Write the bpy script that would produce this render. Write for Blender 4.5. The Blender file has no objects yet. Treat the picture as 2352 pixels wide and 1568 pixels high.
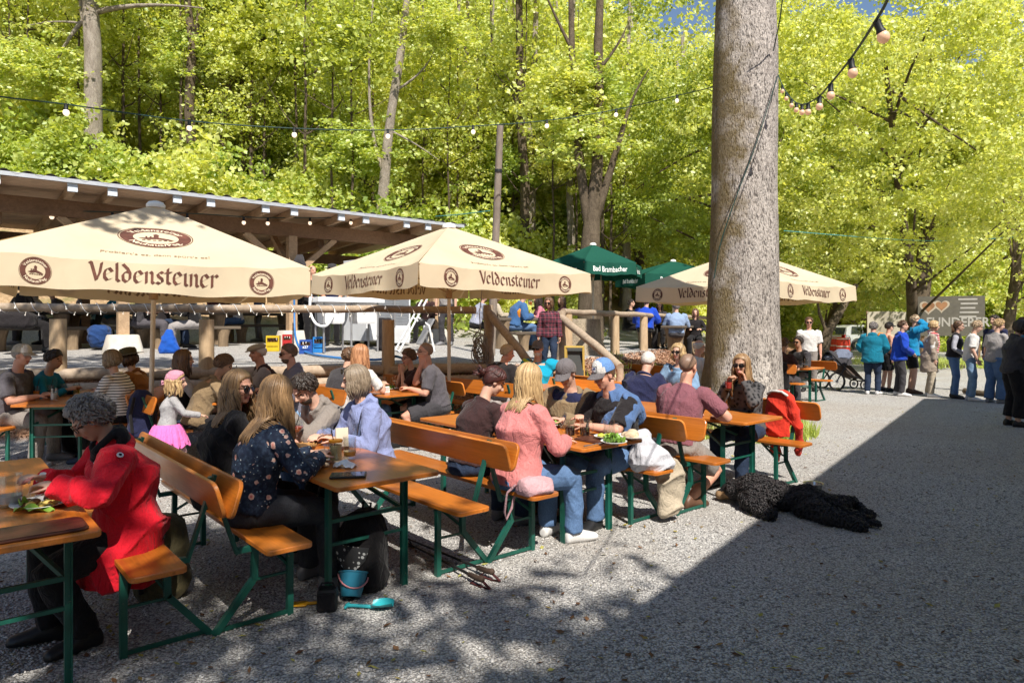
import bpy, bmesh, math, random
import numpy as np
from mathutils import Vector, Matrix, noise, Quaternion
R = math.radians
rng = np.random.default_rng(7)
random.seed(7)
SC = bpy.context.scene
COL = SC.collection

# ---------------------------------------------------------------- camera, sky, sun, exposure
cam_d = bpy.data.cameras.new("camera")
cam_d.lens = 24; cam_d.sensor_width = 36; cam_d.clip_end = 900
cam_d.shift_y = -0.01658
cam = bpy.data.objects.new("camera", cam_d)
cam.location = (0, 0, 1.68); cam.rotation_euler = (R(90), 0, 0)
COL.objects.link(cam); SC.camera = cam
SUN_EL = 50.0
SUN_H = Vector((0.33, -0.944))           # horizontal direction towards the sun
world = bpy.data.worlds.new("World"); SC.world = world
world.use_nodes = True
wn = world.node_tree.nodes; wl = world.node_tree.links
sky = wn.new("ShaderNodeTexSky"); sky.sky_type = 'NISHITA'; sky.sun_disc = False
sky.sun_elevation = R(SUN_EL); sky.sun_rotation = math.atan2(SUN_H.x, SUN_H.y)
sky.air_density = 1.0; sky.dust_density = 0.6; sky.ozone_density = 1.2
wl.new(sky.outputs[0], wn["Background"].inputs[0]); wn["Background"].inputs[1].default_value = 0.09
sun_d = bpy.data.lights.new("sun", 'SUN'); sun_d.energy = 5.0; sun_d.angle = R(0.53); sun_d.color = (1, 0.94, 0.85)
sun = bpy.data.objects.new("sun", sun_d); COL.objects.link(sun)
ce, se = math.cos(R(SUN_EL)), math.sin(R(SUN_EL))
SUN_T = Vector((-SUN_H.x*ce, -SUN_H.y*ce, -se))     # direction the light travels
sun.rotation_euler = SUN_T.to_track_quat('-Z', 'Y').to_euler(); sun.location = (5, -15, 20)
SC.view_settings.view_transform = 'Standard'; SC.view_settings.look = 'None'
SC.view_settings.exposure = 0.62; SC.view_settings.gamma = 1.0
SC.render.engine = 'CYCLES'
SC.cycles.max_bounces = 8; SC.cycles.transparent_max_bounces = 12
SC.cycles.diffuse_bounces = 4; SC.cycles.caustics_reflective = False; SC.cycles.caustics_refractive = False
SC.cycles.use_denoising = True

# ---------------------------------------------------------------- helpers
FPX, HC, HY = 1568.0, 1.68, 745.0
def P(px, py, d):
    return Vector(((px-1176)/FPX*d, d, HC-(py-HY)/FPX*d))
def G(px, py, z=0.0):
    return P(px, py, FPX*(HC-z)/(py-HY))
def PX(px, d, z=0.0):
    return Vector(((px-1176)/FPX*d, d, z))
W2 = Vector((0.76, 0.65)); W2.normalize()
L2 = Vector((-W2.y, W2.x))
AL = math.degrees(math.atan2(L2.y, L2.x))     # heading of the long direction of the tables

def new_ob(name, data, parent=None):
    o = bpy.data.objects.new(name, data); COL.objects.link(o)
    if parent is not None: o.parent = parent
    return o
def tag(o, label, cat=None, group=None, kind=None):
    if label: o["label"] = label
    if cat: o["category"] = cat
    if group: o["group"] = group
    if kind: o["kind"] = kind
    return o
def thing(name, label, cat, loc=(0, 0, 0), rz=0, group=None, scale=None):
    o = bpy.data.objects.new(name, None); COL.objects.link(o)
    o.empty_display_size = 0.2
    o.location = loc; o.rotation_euler = (0, 0, R(rz))
    if scale: o.scale = (scale,)*3 if not hasattr(scale, '__len__') else scale
    return tag(o, label, cat, group)
KIDS = {}
def copy_tree(root, loc, rz, label=None, scale=None):
    kids = {}
    def dup(o, par):
        c = o.copy(); COL.objects.link(c); c.parent = par
        for k in [x for x in bpy.data.objects if x.parent == o]:
            dup(k, c)
        return c
    c = dup(root, None)
    c.location = loc; c.rotation_euler = (0, 0, R(rz))
    if label: c["label"] = label
    if scale: c.scale = (scale,)*3 if not hasattr(scale, '__len__') else scale
    return c

def rotm(rx=0, ry=0, rz=0):
    return (Matrix.Rotation(R(rz), 3, 'Z') @ Matrix.Rotation(R(ry), 3, 'Y') @ Matrix.Rotation(R(rx), 3, 'X'))

class MB:
    def __init__(s): s.v = []; s.f = []; s.m = []; s.mi = 0
    def add(s, vs, fs):
        o = len(s.v); s.v += [tuple(v) for v in vs]
        for f in fs: s.f.append(tuple(i+o for i in f)); s.m.append(s.mi)
    def box(s, c, size, rot=None):
        x, y, z = (q/2 for q in size); c = Vector(c)
        vs = [Vector((sx*x, sy*y, sz*z)) for sx in (-1, 1) for sy in (-1, 1) for sz in (-1, 1)]
        if rot is not None: vs = [rot @ v for v in vs]
        s.add([v+c for v in vs], [(0, 1, 3, 2), (4, 6, 7, 5), (0, 4, 5, 1), (2, 3, 7, 6), (0, 2, 6, 4), (1, 5, 7, 3)])
    def bar(s, a, b, w, h=None, up=(0, 0, 1)):
        h = h or w; a = Vector(a); b = Vector(b); d = (b-a); l = d.length
        if l < 1e-6: return
        d /= l; up = Vector(up)
        if abs(d.dot(up)) > .98: up = Vector((1, 0, 0)) if abs(d.x) < .9 else Vector((0, 1, 0))
        x = d.cross(up).normalized(); y = x.cross(d)
        vs = []
        for p in (a, b):
            for sx, sy in ((-1, -1), (1, -1), (1, 1), (-1, 1)): vs.append(p+x*sx*w/2+y*sy*h/2)
        s.add(vs, [(3, 2, 1, 0), (4, 5, 6, 7), (0, 1, 5, 4), (1, 2, 6, 5), (2, 3, 7, 6), (3, 0, 4, 7)])
    def tube(s, pts, rad, n=8, caps=True, round_end=False, flat=1.0, up=None):
        pts = [Vector(p) for p in pts]; k = len(pts)
        if not hasattr(rad, '__len__'): rad = [rad]*k
        rad = list(rad)
        if round_end:
            d0 = (pts[0]-pts[1]).normalized(); d1 = (pts[-1]-pts[-2]).normalized()
            pts = [pts[0]+d0*rad[0]*.9, pts[0]+d0*rad[0]*.6] + pts + [pts[-1]+d1*rad[-1]*.6, pts[-1]+d1*rad[-1]*.9]
            rad = [rad[0]*.35, rad[0]*.78] + rad + [rad[-1]*.78, rad[-1]*.35]; k += 4
        u = None; vs = []
        for i in range(k):
            t = (pts[min(i+1, k-1)]-pts[max(i-1, 0)])
            if t.length < 1e-9: t = Vector((0, 0, 1))
            t.normalize()
            if u is None:
                a = Vector(up) if up is not None else (Vector((0, 0, 1)) if abs(t.z) < .9 else Vector((1, 0, 0)))
                u = (a-t*a.dot(t)).normalized()
            else:
                u = u-t*u.dot(t)
                u = u.normalized() if u.length > 1e-6 else t.orthogonal().normalized()
            w = t.cross(u)
            for j in range(n):
                q = 2*math.pi*j/n
                vs.append(pts[i]+(u*math.cos(q)*flat+w*math.sin(q))*rad[i])
        fs = [(i*n+j, i*n+(j+1) % n, (i+1)*n+(j+1) % n, (i+1)*n+j) for i in range(k-1) for j in range(n)]
        if caps: fs += [tuple(range(n))[::-1], tuple((k-1)*n+j for j in range(n))]
        s.add(vs, fs)
    def rings(s, rings, n=14, pw=1.0):
        """rings: (centre, ax, ay, a, b) -> closed loft"""
        vs = []
        for c, ax, ay, a, b in rings:
            for j in range(n):
                q = 2*math.pi*j/n; cx, sx = math.cos(q), math.sin(q)
                if pw != 1: cx = math.copysign(abs(cx)**pw, cx); sx = math.copysign(abs(sx)**pw, sx)
                vs.append(Vector(c)+Vector(ax)*cx*a+Vector(ay)*sx*b)
        k = len(rings)
        fs = [(i*n+j, i*n+(j+1) % n, (i+1)*n+(j+1) % n, (i+1)*n+j) for i in range(k-1) for j in range(n)]
        fs += [tuple(range(n))[::-1], tuple((k-1)*n+j for j in range(n))]
        s.add(vs, fs)
    def ell(s, c, r, rot=None, nu=14, nv=9, fn=None):
        c = Vector(c)
        if not hasattr(r, '__len__'): r = (r, r, r)
        vs = [Vector((0, 0, -1))]
        for i in range(1, nv):
            a = -math.pi/2+math.pi*i/nv
            for j in range(nu):
                b = 2*math.pi*j/nu
                vs.append(Vector((math.cos(a)*math.cos(b), math.cos(a)*math.sin(b), math.sin(a))))
        vs.append(Vector((0, 0, 1)))
        out = []
        for v in vs:
            k = fn(v) if fn else 1.0
            w = Vector((v.x*r[0], v.y*r[1], v.z*r[2]))*k
            if rot is not None: w = rot @ w
            out.append(w+c)
        fs = [(0, 1+(j+1) % nu, 1+j) for j in range(nu)]
        for i in range(nv-2):
            for j in range(nu):
                a = 1+i*nu+j; b = 1+i*nu+(j+1) % nu
                fs.append((a, b, b+nu, a+nu))
        t = len(vs)-1; o = 1+(nv-2)*nu
        fs += [(o+j, o+(j+1) % nu, t) for j in range(nu)]
        s.add(out, fs)
    def lathe(s, prof, c=(0, 0, 0), n=20, rot=None, closed=False):
        c = Vector(c); vs = []
        for r, z in prof:
            for j in range(n):
                q = 2*math.pi*j/n; v = Vector((r*math.cos(q), r*math.sin(q), z))
                if rot is not None: v = rot @ v
                vs.append(v+c)
        k = len(prof)
        fs = [(i*n+j, i*n+(j+1) % n, (i+1)*n+(j+1) % n, (i+1)*n+j) for i in range(k-1) for j in range(n)]
        if closed: fs += [((k-1)*n+j, (k-1)*n+(j+1) % n, (j+1) % n, j) for j in range(n)]
        else:
            if prof[0][0] > 1e-5: fs.append(tuple(range(n))[::-1])
            if prof[-1][0] > 1e-5: fs.append(tuple((k-1)*n+j for j in range(n)))
        s.add(vs, fs)
    def plank(s, lx, ly, z0, z1, r=.03, ch=.004, xf=None):
        """rounded, chamfered board, long in x, centred"""
        def outline(ins):
            pts = []; rr = max(r-ins, .002); hx, hy = lx/2-ins, ly/2-ins
            for cx, cy, a0 in ((hx-rr, hy-rr, 0), (-hx+rr, hy-rr, 90), (-hx+rr, -hy+rr, 180), (hx-rr, -hy+rr, 270)):
                for q in (0, 30, 60, 90):
                    pts.append((cx+rr*math.cos(R(a0+q)), cy+rr*math.sin(R(a0+q))))
            return pts
        lay = [(outline(ch), z0), (outline(0), z0+ch), (outline(0), z1-ch), (outline(ch), z1)]
        vs = []; n = 16
        for o, z in lay:
            for x, y in o:
                v = Vector((x, y, z)); vs.append(xf @ v if xf is not None else v)
        fs = [(i*n+j, i*n+(j+1) % n, (i+1)*n+(j+1) % n, (i+1)*n+j) for i in range(3) for j in range(n)]
        fs += [tuple(range(n))[::-1], tuple(3*n+j for j in range(n))]
        s.add(vs, fs)
    def grid(s, fn, nu, nv):
        vs = [fn(i/nu, j/nv) for i in range(nu+1) for j in range(nv+1)]
        fs = [(i*(nv+1)+j, (i+1)*(nv+1)+j, (i+1)*(nv+1)+j+1, i*(nv+1)+j+1) for i in range(nu) for j in range(nv)]
        s.add(vs, fs)
    def mesh(s, name, mats, smooth=None, fix=True):
        me = bpy.data.meshes.new(name)
        me.from_pydata(s.v, [], s.f)
        if not isinstance(mats, (list, tuple)): mats = [mats]
        for m in mats: me.materials.append(m)
        if len(mats) > 1: me.polygons.foreach_set("material_index", s.m)
        if fix:
            bm = bmesh.new(); bm.from_mesh(me); bmesh.ops.recalc_face_normals(bm, faces=bm.faces); bm.to_mesh(me); bm.free()
        if smooth is not None:
            me.shade_smooth()
            if smooth < 180: me.set_sharp_from_angle(angle=R(smooth))
        me.update()
        return me
    def build(s, name, mats, parent=None, smooth=None, fix=True, loc=None):
        o = new_ob(name, s.mesh(name, mats, smooth, fix), parent)
        if loc is not None: o.location = loc
        return o

def np_mesh(name, verts, faces, mats, smooth=False):
    """verts (n,3), faces (m,k) numpy -> mesh"""
    me = bpy.data.meshes.new(name); n = len(verts); m, k = faces.shape
    me.vertices.add(n); me.vertices.foreach_set("co", np.asarray(verts, np.float32).ravel())
    me.loops.add(m*k); me.loops.foreach_set("vertex_index", faces.astype(np.int32).ravel())
    me.polygons.add(m); me.polygons.foreach_set("loop_start", np.arange(0, m*k, k, dtype=np.int32))
    if smooth: me.polygons.foreach_set("use_smooth", np.ones(m, bool))
    for q in (mats if isinstance(mats, (list, tuple)) else [mats]): me.materials.append(q)
    me.update(calc_edges=True)
    return me

# ---------------------------------------------------------------- materials
MATS = {}
def lin(r, g, b):
    f = lambda c: (c/255/12.92) if c/255 <= .04045 else ((c/255+.055)/1.055)**2.4
    return (f(r), f(g), f(b))
class NT:
    def __init__(s, name):
        s.mat = bpy.data.materials.new(name); s.mat.use_nodes = True
        s.t = s.mat.node_tree; s.n = s.t.nodes; s.b = s.n["Principled BSDF"]; s.out = s.n["Material Output"]
        s.tc = None
    def co(s, kind="Object", scale=None, rot=None):
        if s.tc is None: s.tc = s.n.new("ShaderNodeTexCoord")
        o = s.tc.outputs[kind]
        if scale is not None or rot is not None:
            mp = s.n.new("ShaderNodeMapping")
            if scale is not None: mp.inputs["Scale"].default_value = scale
            if rot is not None: mp.inputs["Rotation"].default_value = [R(a) for a in rot]
            s.t.links.new(o, mp.inputs[0]); o = mp.outputs[0]
        return o
    def L(s, a, b): s.t.links.new(a, b)
    def noise(s, vec, scale=5, detail=4, rough=.55, dist=0):
        q = s.n.new("ShaderNodeTexNoise"); q.inputs["Scale"].default_value = scale; q.inputs["Detail"].default_value = detail
        q.inputs["Roughness"].default_value = rough; q.inputs["Distortion"].default_value = dist; s.L(vec, q.inputs["Vector"]); return q.outputs["Fac"]
    def vor(s, vec, scale=5, feat='F1', out="Distance", rand=1.0):
        q = s.n.new("ShaderNodeTexVoronoi"); q.feature = feat; q.inputs["Scale"].default_value = scale
        q.inputs["Randomness"].default_value = rand; s.L(vec, q.inputs["Vector"]); return q.outputs[out]
    def ramp(s, fac, stops, const=False):
        q = s.n.new("ShaderNodeValToRGB"); e = q.color_ramp.elements
        if const: q.color_ramp.interpolation = 'CONSTANT'
        while len(e) < len(stops): e.new(.5)
        for i, (p, c) in enumerate(stops):
            e[i].position = p; e[i].color = tuple(c)+(1,) if len(c) == 3 else c
        s.L(fac, q.inputs[0]); return q.outputs[0]
    def mix(s, fac, a, b, mode='MIX'):
        q = s.n.new("ShaderNodeMix"); q.data_type = 'RGBA'; q.blend_type = mode
        for inp, v in ((q.inputs[0], fac), (q.inputs[6], a), (q.inputs[7], b)):
            if hasattr(v, 'is_linked') or isinstance(v, bpy.types.NodeSocket): s.L(v, inp)
            elif isinstance(v, (int, float)): inp.default_value = v
            else: inp.default_value = tuple(v)+(1,)
        return q.outputs[2]
    def math(s, op, a, b=0.0):
        q = s.n.new("ShaderNodeMath"); q.operation = op
        for inp, v in ((q.inputs[0], a), (q.inputs[1], b)):
            if isinstance(v, bpy.types.NodeSocket): s.L(v, inp)
            else: inp.default_value = v
        return q.outputs[0]
    def sep(s, vec):
        q = s.n.new("ShaderNodeSeparateXYZ"); s.L(vec, q.inputs[0]); return q.outputs
    def bump(s, h, strength=.3, dist=.01):
        q = s.n.new("ShaderNodeBump"); q.inputs["Strength"].default_value = strength; q.inputs["Distance"].default_value = dist
        s.L(h, q.inputs["Height"]); s.L(q.outputs[0], s.b.inputs["Normal"]); return q
    def set(s, color=None, rough=None, metal=None, coat=None, spec=None, trans=None, ior=None, sheen=None):
        b = s.b.inputs
        if color is not None:
            if isinstance(color, bpy.types.NodeSocket): s.L(color, b["Base Color"])
            else: b["Base Color"].default_value = tuple(color)+(1,)
        for k, v in (("Roughness", rough), ("Metallic", metal), ("Coat Weight", coat), ("Specular IOR Level", spec),
                     ("Transmission Weight", trans), ("IOR", ior), ("Sheen Weight", sheen)):
            if v is None: continue
            if isinstance(v, bpy.types.NodeSocket): s.L(v, b[k])
            else: b[k].default_value = v
        return s.mat
def mat(name, color, rough=.7, var=.18, vs=6.0, bs=0, bd=.004, bstr=.4, metal=0, spec=.4, coat=0, sheen=0):
    """generic surface: colour mottled by noise, optional bump"""
    if name in MATS: return MATS[name]
    t = NT(name); c = Vector(color)
    n = t.noise(t.co(), vs, 4)
    col = t.ramp(n, [(.28, tuple(c*(1-var))), (.72, tuple(min(1, q) for q in c*(1+var)))])
    t.set(col, rough, metal, coat, spec, sheen=sheen)
    if bs: t.bump(t.noise(t.co(), bs, 3), bstr, bd)
    MATS[name] = t.mat; return t.mat
def cloth(name, color, fuzz=.3, bs=14, bd=.02, bstr=.55, var=.14, rough=.9):
    """woven cloth with soft folds"""
    if name in MATS: return MATS[name]
    t = NT(name); c = Vector(color); o = t.co()
    n = t.noise(o, 5, 3)
    f = t.noise(o, 160, 2)
    col = t.ramp(n, [(.3, tuple(c*(1-var))), (.7, tuple(min(1, q) for q in c*(1+var)))])
    col = t.mix(.25, col, t.ramp(f, [(.35, tuple(c*.7)), (.65, tuple(min(1, q) for q in c*1.25))]))
    t.set(col, rough, spec=.2, sheen=fuzz*.3)
    h = t.noise(t.co(scale=(1, 1, .45)), bs, 2, .5, .8)
    for sc_, w_ in ((7, 1.1), (16, .6)):          # sharp creases
        q = t.math('ABSOLUTE', t.math('SUBTRACT', t.noise(t.co(scale=(1, 1.1, .6), rot=(25, 10, 0)), sc_, 2, .5, 1.4), .5))
        h = t.math('SUBTRACT', h, t.math('MULTIPLY', t.math('MINIMUM', q, .09), -9*w_*.28))
    t.bump(h, bstr*1.15, bd)
    MATS[name] = t.mat; return t.mat
def emis(name, color, strength, base=None):
    if name in MATS: return MATS[name]
    t = NT(name); t.set(base or color, .3)
    t.b.inputs["Emission Color"].default_value = tuple(color)+(1,); t.b.inputs["Emission Strength"].default_value = strength
    MATS[name] = t.mat; return t.mat
def glass(name, color=(1, 1, 1), rough=.02):
    if name in MATS: return MATS[name]
    t = NT(name); nt = t.n
    gl = nt.new("ShaderNodeBsdfGlossy"); gl.inputs["Roughness"].default_value = rough
    tr = nt.new("ShaderNodeBsdfTransparent"); tr.inputs[0].default_value = tuple(color)+(1,)
    lw = nt.new("ShaderNodeLayerWeight"); lw.inputs[0].default_value = .28
    mx = nt.new("ShaderNodeMixShader")
    r = t.ramp(lw.outputs["Facing"], [(0, (.1,)*3), (.55, (.22,)*3), (1, (.85,)*3)])
    t.L(r, mx.inputs[0]); t.L(tr.outputs[0], mx.inputs[1]); t.L(gl.outputs[0], mx.inputs[2]); t.L(mx.outputs[0], t.out.inputs[0])
    MATS[name] = t.mat; return t.mat
def leafmat(name, c0, c1, c2, tr=.45, rough=.55):
    if name in MATS: return MATS[name]
    t = NT(name); nt = t.n
    g = nt.new("ShaderNodeNewGeometry")
    oi = nt.new("ShaderNodeObjectInfo")
    f = t.math('MULTIPLY_ADD', g.outputs["Random Per Island"], .52); f.node.inputs[2].default_value = 0
    f2 = t.math('MULTIPLY', oi.outputs["Random"], .48)
    f = t.math('ADD', f, f2)
    col = t.ramp(f, [(.05, c0), (.5, c1), (.95, c2)])
    df = nt.new("ShaderNodeBsdfDiffuse"); tl = nt.new("ShaderNodeBsdfTranslucent"); gs = nt.new("ShaderNodeBsdfGlossy")
    gs.inputs["Roughness"].default_value = .45; gs.inputs[0].default_value = (.8, .85, .8, 1)
    t.L(col, df.inputs[0])
    t.L(t.mix(1.0, col, (1.25, 1.15, .5), 'MULTIPLY'), tl.inputs[0])
    m1 = nt.new("ShaderNodeMixShader"); m1.inputs[0].default_value = tr
    t.L(df.outputs[0], m1.inputs[1]); t.L(tl.outputs[0], m1.inputs[2])
    m2 = nt.new("ShaderNodeMixShader"); m2.inputs[0].default_value = .05
    t.L(m1.outputs[0], m2.inputs[1]); t.L(gs.outputs[0], m2.inputs[2]); t.L(m2.outputs[0], t.out.inputs[0])
    MATS[name] = t.mat; return t.mat

def mat_varnish(name, base=(.53, .160, .018), dark=(.36, .092, .010)):
    """orange varnished boards, grain along local x"""
    t = NT(name); o = t.co(scale=(.55, 9, 9))
    n = t.noise(o, 2.2, 5, .6, .6); n2 = t.noise(t.co(scale=(1.5, 40, 40)), 3, 3)
    col = t.ramp(n, [(.25, dark), (.48, base), (.75, tuple(q*1.25 for q in base))])
    col = t.mix(.25, col, t.ramp(n2, [(.3, tuple(q*.55 for q in base)), (.7, tuple(q*1.35 for q in base))]))
    w = t.noise(t.co(), 1.6, 5, .7)           # worn, paler patches
    col = t.mix(t.ramp(w, [(.5, (0, 0, 0)), (.78, (.5,)*3)]), col, (.50, .26, .11))
    sc_ = t.noise(t.co(scale=(3, 60, 60)), 4, 2, .5); col = t.mix(t.ramp(sc_, [(.66, (0, 0, 0)), (.72, (.5,)*3)]), col, tuple(q*.45 for q in base))
    kn = t.vor(t.co(scale=(1.2, 5, 5)), 1.5)
    col = t.mix(t.ramp(kn, [(.0, (.8,)*3), (.09, (0, 0, 0))]), col, tuple(q*.35 for q in base))
    oi = t.n.new('ShaderNodeObjectInfo'); col = t.mix(1.0, col, t.ramp(oi.outputs['Random'], [(0, (.72, .70, .68)), (1, (1.12, 1.14, 1.2))]), 'MULTIPLY')
    t.set(col, t.ramp(w, [(.3, (.28,)*3), (.8, (.5,)*3)]), spec=.5, coat=.25)
    t.b.inputs["Coat Roughness"].default_value = .22
    t.bump(n2, .12, .002)
    MATS[name] = t.mat; return t.mat
def mat_timber(name, c0, c1, sc=(1, 12, 12), rough=.8, axis=None):
    t = NT(name); n = t.noise(t.co(scale=sc), 2.5, 5, .65, .4)
    col = t.ramp(n, [(.25, c0), (.75, c1)])
    w = t.noise(t.co(), 2.3, 4, .6)
    col = t.mix(t.ramp(w, [(.5, (0, 0, 0)), (.75, (.5,)*3)]), col, tuple(q*.55 for q in c0))
    t.set(col, rough, spec=.25); t.bump(n, .5, .006)
    MATS[name] = t.mat; return t.mat
def mat_bark(name, c0, c1, moss=(.10, .10, .02), scale=1.0, crack=.45, mossy=.35, side=False):
    """bark with short vertical fissures, mossy patches (heavier on one side when side is set)"""
    t = NT(name)
    f1 = t.noise(t.co(scale=(1, 1, .30)), 72*scale, 3, .55, .35); f2 = t.noise(t.co(scale=(1, 1, .25)), 30*scale, 4, .6, .3)
    f = t.math('ADD', t.math('MULTIPLY', f1, .65), t.math('MULTIPLY', f2, .40))
    n = t.noise(t.co(scale=(1, 1, .5)), 4*scale, 5, .65, .5); n2 = t.noise(t.co(), 1.1, 5, .65)
    col = t.ramp(n, [(.28, c0), (.68, c1)])
    fis = t.ramp(f, [(.43, (crack,)*3), (.50, (0, 0, 0))])
    col = t.mix(fis, col, tuple(q*.30 for q in c0))
    col = t.mix(t.ramp(f, [(.58, (0, 0, 0)), (.70, (.35,)*3)]), col, tuple(min(1, q*1.25) for q in c1))
    mk = n2
    if side: mk = t.math('ADD', n2, t.math('MULTIPLY', t.sep(t.co())[0], -.42))
    col = t.mix(t.ramp(mk, [(.56 if side else .60, (0, 0, 0)), (.70 if side else .76, (mossy,)*3)]), col, moss)
    t.set(col, .95, spec=.1)
    h = t.ramp(f, [(.40, (0, 0, 0)), (.62, (1, 1, 1))])
    t.bump(h, .9, .02)
    MATS[name] = t.mat; return t.mat
# ================================================================ terrain
fA, fB, fC, fD = Vector((-7.5, 10.0)), Vector((-.5, 12.0)), Vector((1.0, 13.2)), Vector((5.0, 21.0))
N1 = Vector((-.275, .9615)); N2 = Vector((-.89, .456))
SH1 = Vector((-7.58, 13.3))                 # first front post of the shed
def sstep(a, b, x):
    t = min(1, max(0, (x-a)/(b-a))); return t*t*(3-2*t)
def hgt(x, y):
    p = Vector((x, y))
    s1 = (p-fA).dot(N1); s2 = (p-fC).dot(N2)
    s = min(s1, s2)
    if s > 0: z = 1.0+.045*min(max(s-.5, 0), 5)
    else:
        w = .6+2.2*sstep(0, 1.6, x)
        z = 1.0-sstep(0, w, -s)
    u = (p-SH1).dot(L2)-4.9-max(0, x-5)*.55
    if u > 0:
        z = max(z, 0)+(.5*u-max(0, u-14)*.16 if u > 1.5 else .5*u*u/1.5*.5+.25*u)
    z += max(0, x-24)*.05*sstep(24, 40, x)+max(0, y-60)*.12*sstep(60, 75, y)
    return z
def terrain():
    xs = np.unique(np.concatenate([np.linspace(-90, -14, 26), np.linspace(-14, 10, 110), np.linspace(10, 110, 34)]))
    ys = np.unique(np.concatenate([np.linspace(-40, 6, 24), np.linspace(6, 24, 100), np.linspace(24, 150, 50)]))
    vs = [(x, y, hgt(x, y)+(noise.noise(Vector((x*.9, y*.9, 0)))*.12 if hgt(x, y) > 1.3 else 0)) for x in xs for y in ys]
    ny = len(ys)
    fs = [(i*ny+j, (i+1)*ny+j, (i+1)*ny+j+1, i*ny+j+1) for i in range(len(xs)-1) for j in range(ny-1)]
    return vs, fs
def ground_mat():
    t = NT("gravel ground"); o = t.co()
    # crushed limestone: small light stones, darker gaps, a few brown leaves' worth of dirt
    v = t.n.new("ShaderNodeTexVoronoi"); v.inputs["Scale"].default_value = 76; t.L(o, v.inputs["Vector"])
    stone = t.ramp(v.outputs["Distance"], [(0, (.62, .60, .57)), (.42, (.54, .525, .50)), (.78, (.20, .195, .19))])
    tone = t.ramp(t.sep(v.outputs["Color"])[0], [(0, (.62,)*3), (.5, (1,)*3), (1, (1.22,)*3)])
    gr = t.mix(1.0, stone, tone, 'MULTIPLY')
    big = t.noise(o, .55, 5, .6); mid = t.noise(o, 3.2, 4, .6)
    gr = t.mix(t.ramp(big, [(.42, (0, 0, 0)), (.70, (.45,)*3)]), gr, (.33, .28, .225))
    gr = t.mix(t.ramp(mid, [(.55, (0, 0, 0)), (.75, (.25,)*3)]), gr, (.26, .24, .22))
    # leaf litter on the wooded slope (high ground)
    ln = t.noise(o, 14, 5, .7)
    lit = t.ramp(ln, [(.25, (.16, .10, .055)), (.5, (.40, .27, .15)), (.72, (.58, .43, .27))])
    grn = t.noise(o, .8, 4)
    lit = t.mix(t.ramp(grn, [(.5, (0, 0, 0)), (.66, (.75,)*3)]), lit, (.09, .14, .025))
    z = t.sep(o)
    hm = t.ramp(t.math('ADD', z[2], t.math('MULTIPLY', t.math('SUBTRACT', mid, .5), .5)), [(.0, (0, 0, 0)), (1, (1, 1, 1))])
    zz = t.math('MULTIPLY_ADD', z[2], 1/.5); zz.node.inputs[2].default_value = -1.38/.5
    hm = t.ramp(t.math('ADD', zz, t.math('MULTIPLY', t.math('SUBTRACT', mid, .5), .6)), [(0, (0, 0, 0)), (1, (1, 1, 1))])
    # bank: wood chips between the yard and the terrace
    b0 = t.ramp(z[2], [(.02, (0, 0, 0)), (.10, (1,)*3), (.90, (1,)*3), (.985, (0, 0, 0))])
    chip = t.ramp(t.noise(t.co(scale=(1, 1, 1)), 38, 3, .7), [(.3, (.09, .045, .025)), (.5, (.32, .17, .10)), (.7, (.55, .36, .24))])
    far = t.ramp(t.math('MULTIPLY', z[1], 1/100), [(.62, (0, 0, 0)), (.70, (1,)*3)])
    col = t.mix(b0, gr, chip); col = t.mix(hm, col, lit); col = t.mix(far, col, lit)
    t.set(col, .95, spec=.15)
    h = t.math('ADD', t.ramp(v.outputs["Distance"], [(0, (1,)*3), (.8, (0, 0, 0))]), t.math('MULTIPLY', t.noise(o, 22, 3), .8))
    t.bump(h, .9, .012)
    return t.mat
vs, fs = terrain()
me = bpy.data.meshes.new("ground"); me.from_pydata(vs, [], fs); me.materials.append(ground_mat()); me.shade_smooth()
tag(new_ob("ground", me), None, kind='structure')

# loose stones lying on the yard near the viewer
def scatter_stones():
    n = 30000
    d = 2.6+7.0*rng.random(n)**1.5
    px = rng.uniform(-60, 2420, n)
    x = (px-1176)/FPX*d; y = d
    keep = np.array([hgt(a, b) < .03 for a, b in zip(x, y)])
    x, y = x[keep], y[keep]; n = len(x)
    base = np.array([(1, 0, 0), (-1, 0, 0), (0, 1, 0), (0, -1, 0), (0, 0, 1), (0, 0, -1)], float)
    f0 = np.array([(0, 2, 4), (2, 1, 4), (1, 3, 4), (3, 0, 4), (2, 0, 5), (1, 2, 5), (3, 1, 5), (0, 3, 5)])
    s = rng.uniform(.004, .012, (n, 1, 1)); ax = rng.uniform(.6, 1.5, (n, 1, 3)); ax[:, :, 2] *= .6
    q = base[None]*ax*(1+rng.uniform(-.3, .3, (n, 6, 3)))*s
    a = rng.uniform(0, 6.28, n); c, sn = np.cos(a), np.sin(a)
    vx = q[:, :, 0]*c[:, None]-q[:, :, 1]*sn[:, None]+x[:, None]
    vy = q[:, :, 0]*sn[:, None]+q[:, :, 1]*c[:, None]+y[:, None]
    vz = q[:, :, 2]+s[:, :, 0]*.35
    v = np.stack([vx, vy, vz], -1).reshape(-1, 3)
    f = (f0[None]+np.arange(n)[:, None, None]*6).reshape(-1, 3)
    t = NT("stone"); g = t.n.new("ShaderNodeNewGeometry")
    t.set(t.ramp(g.outputs["Random Per Island"], [(0, (.20, .19, .18)), (.4, (.42, .41, .40)), (1, (.62, .60, .57))]), .9, spec=.2)
    tag(new_ob("loose_stones", np_mesh("loose_stones", v, f, t.mat)), "loose pale crushed stones lying on the beer garden yard", "gravel", kind='stuff')
scatter_stones()
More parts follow.
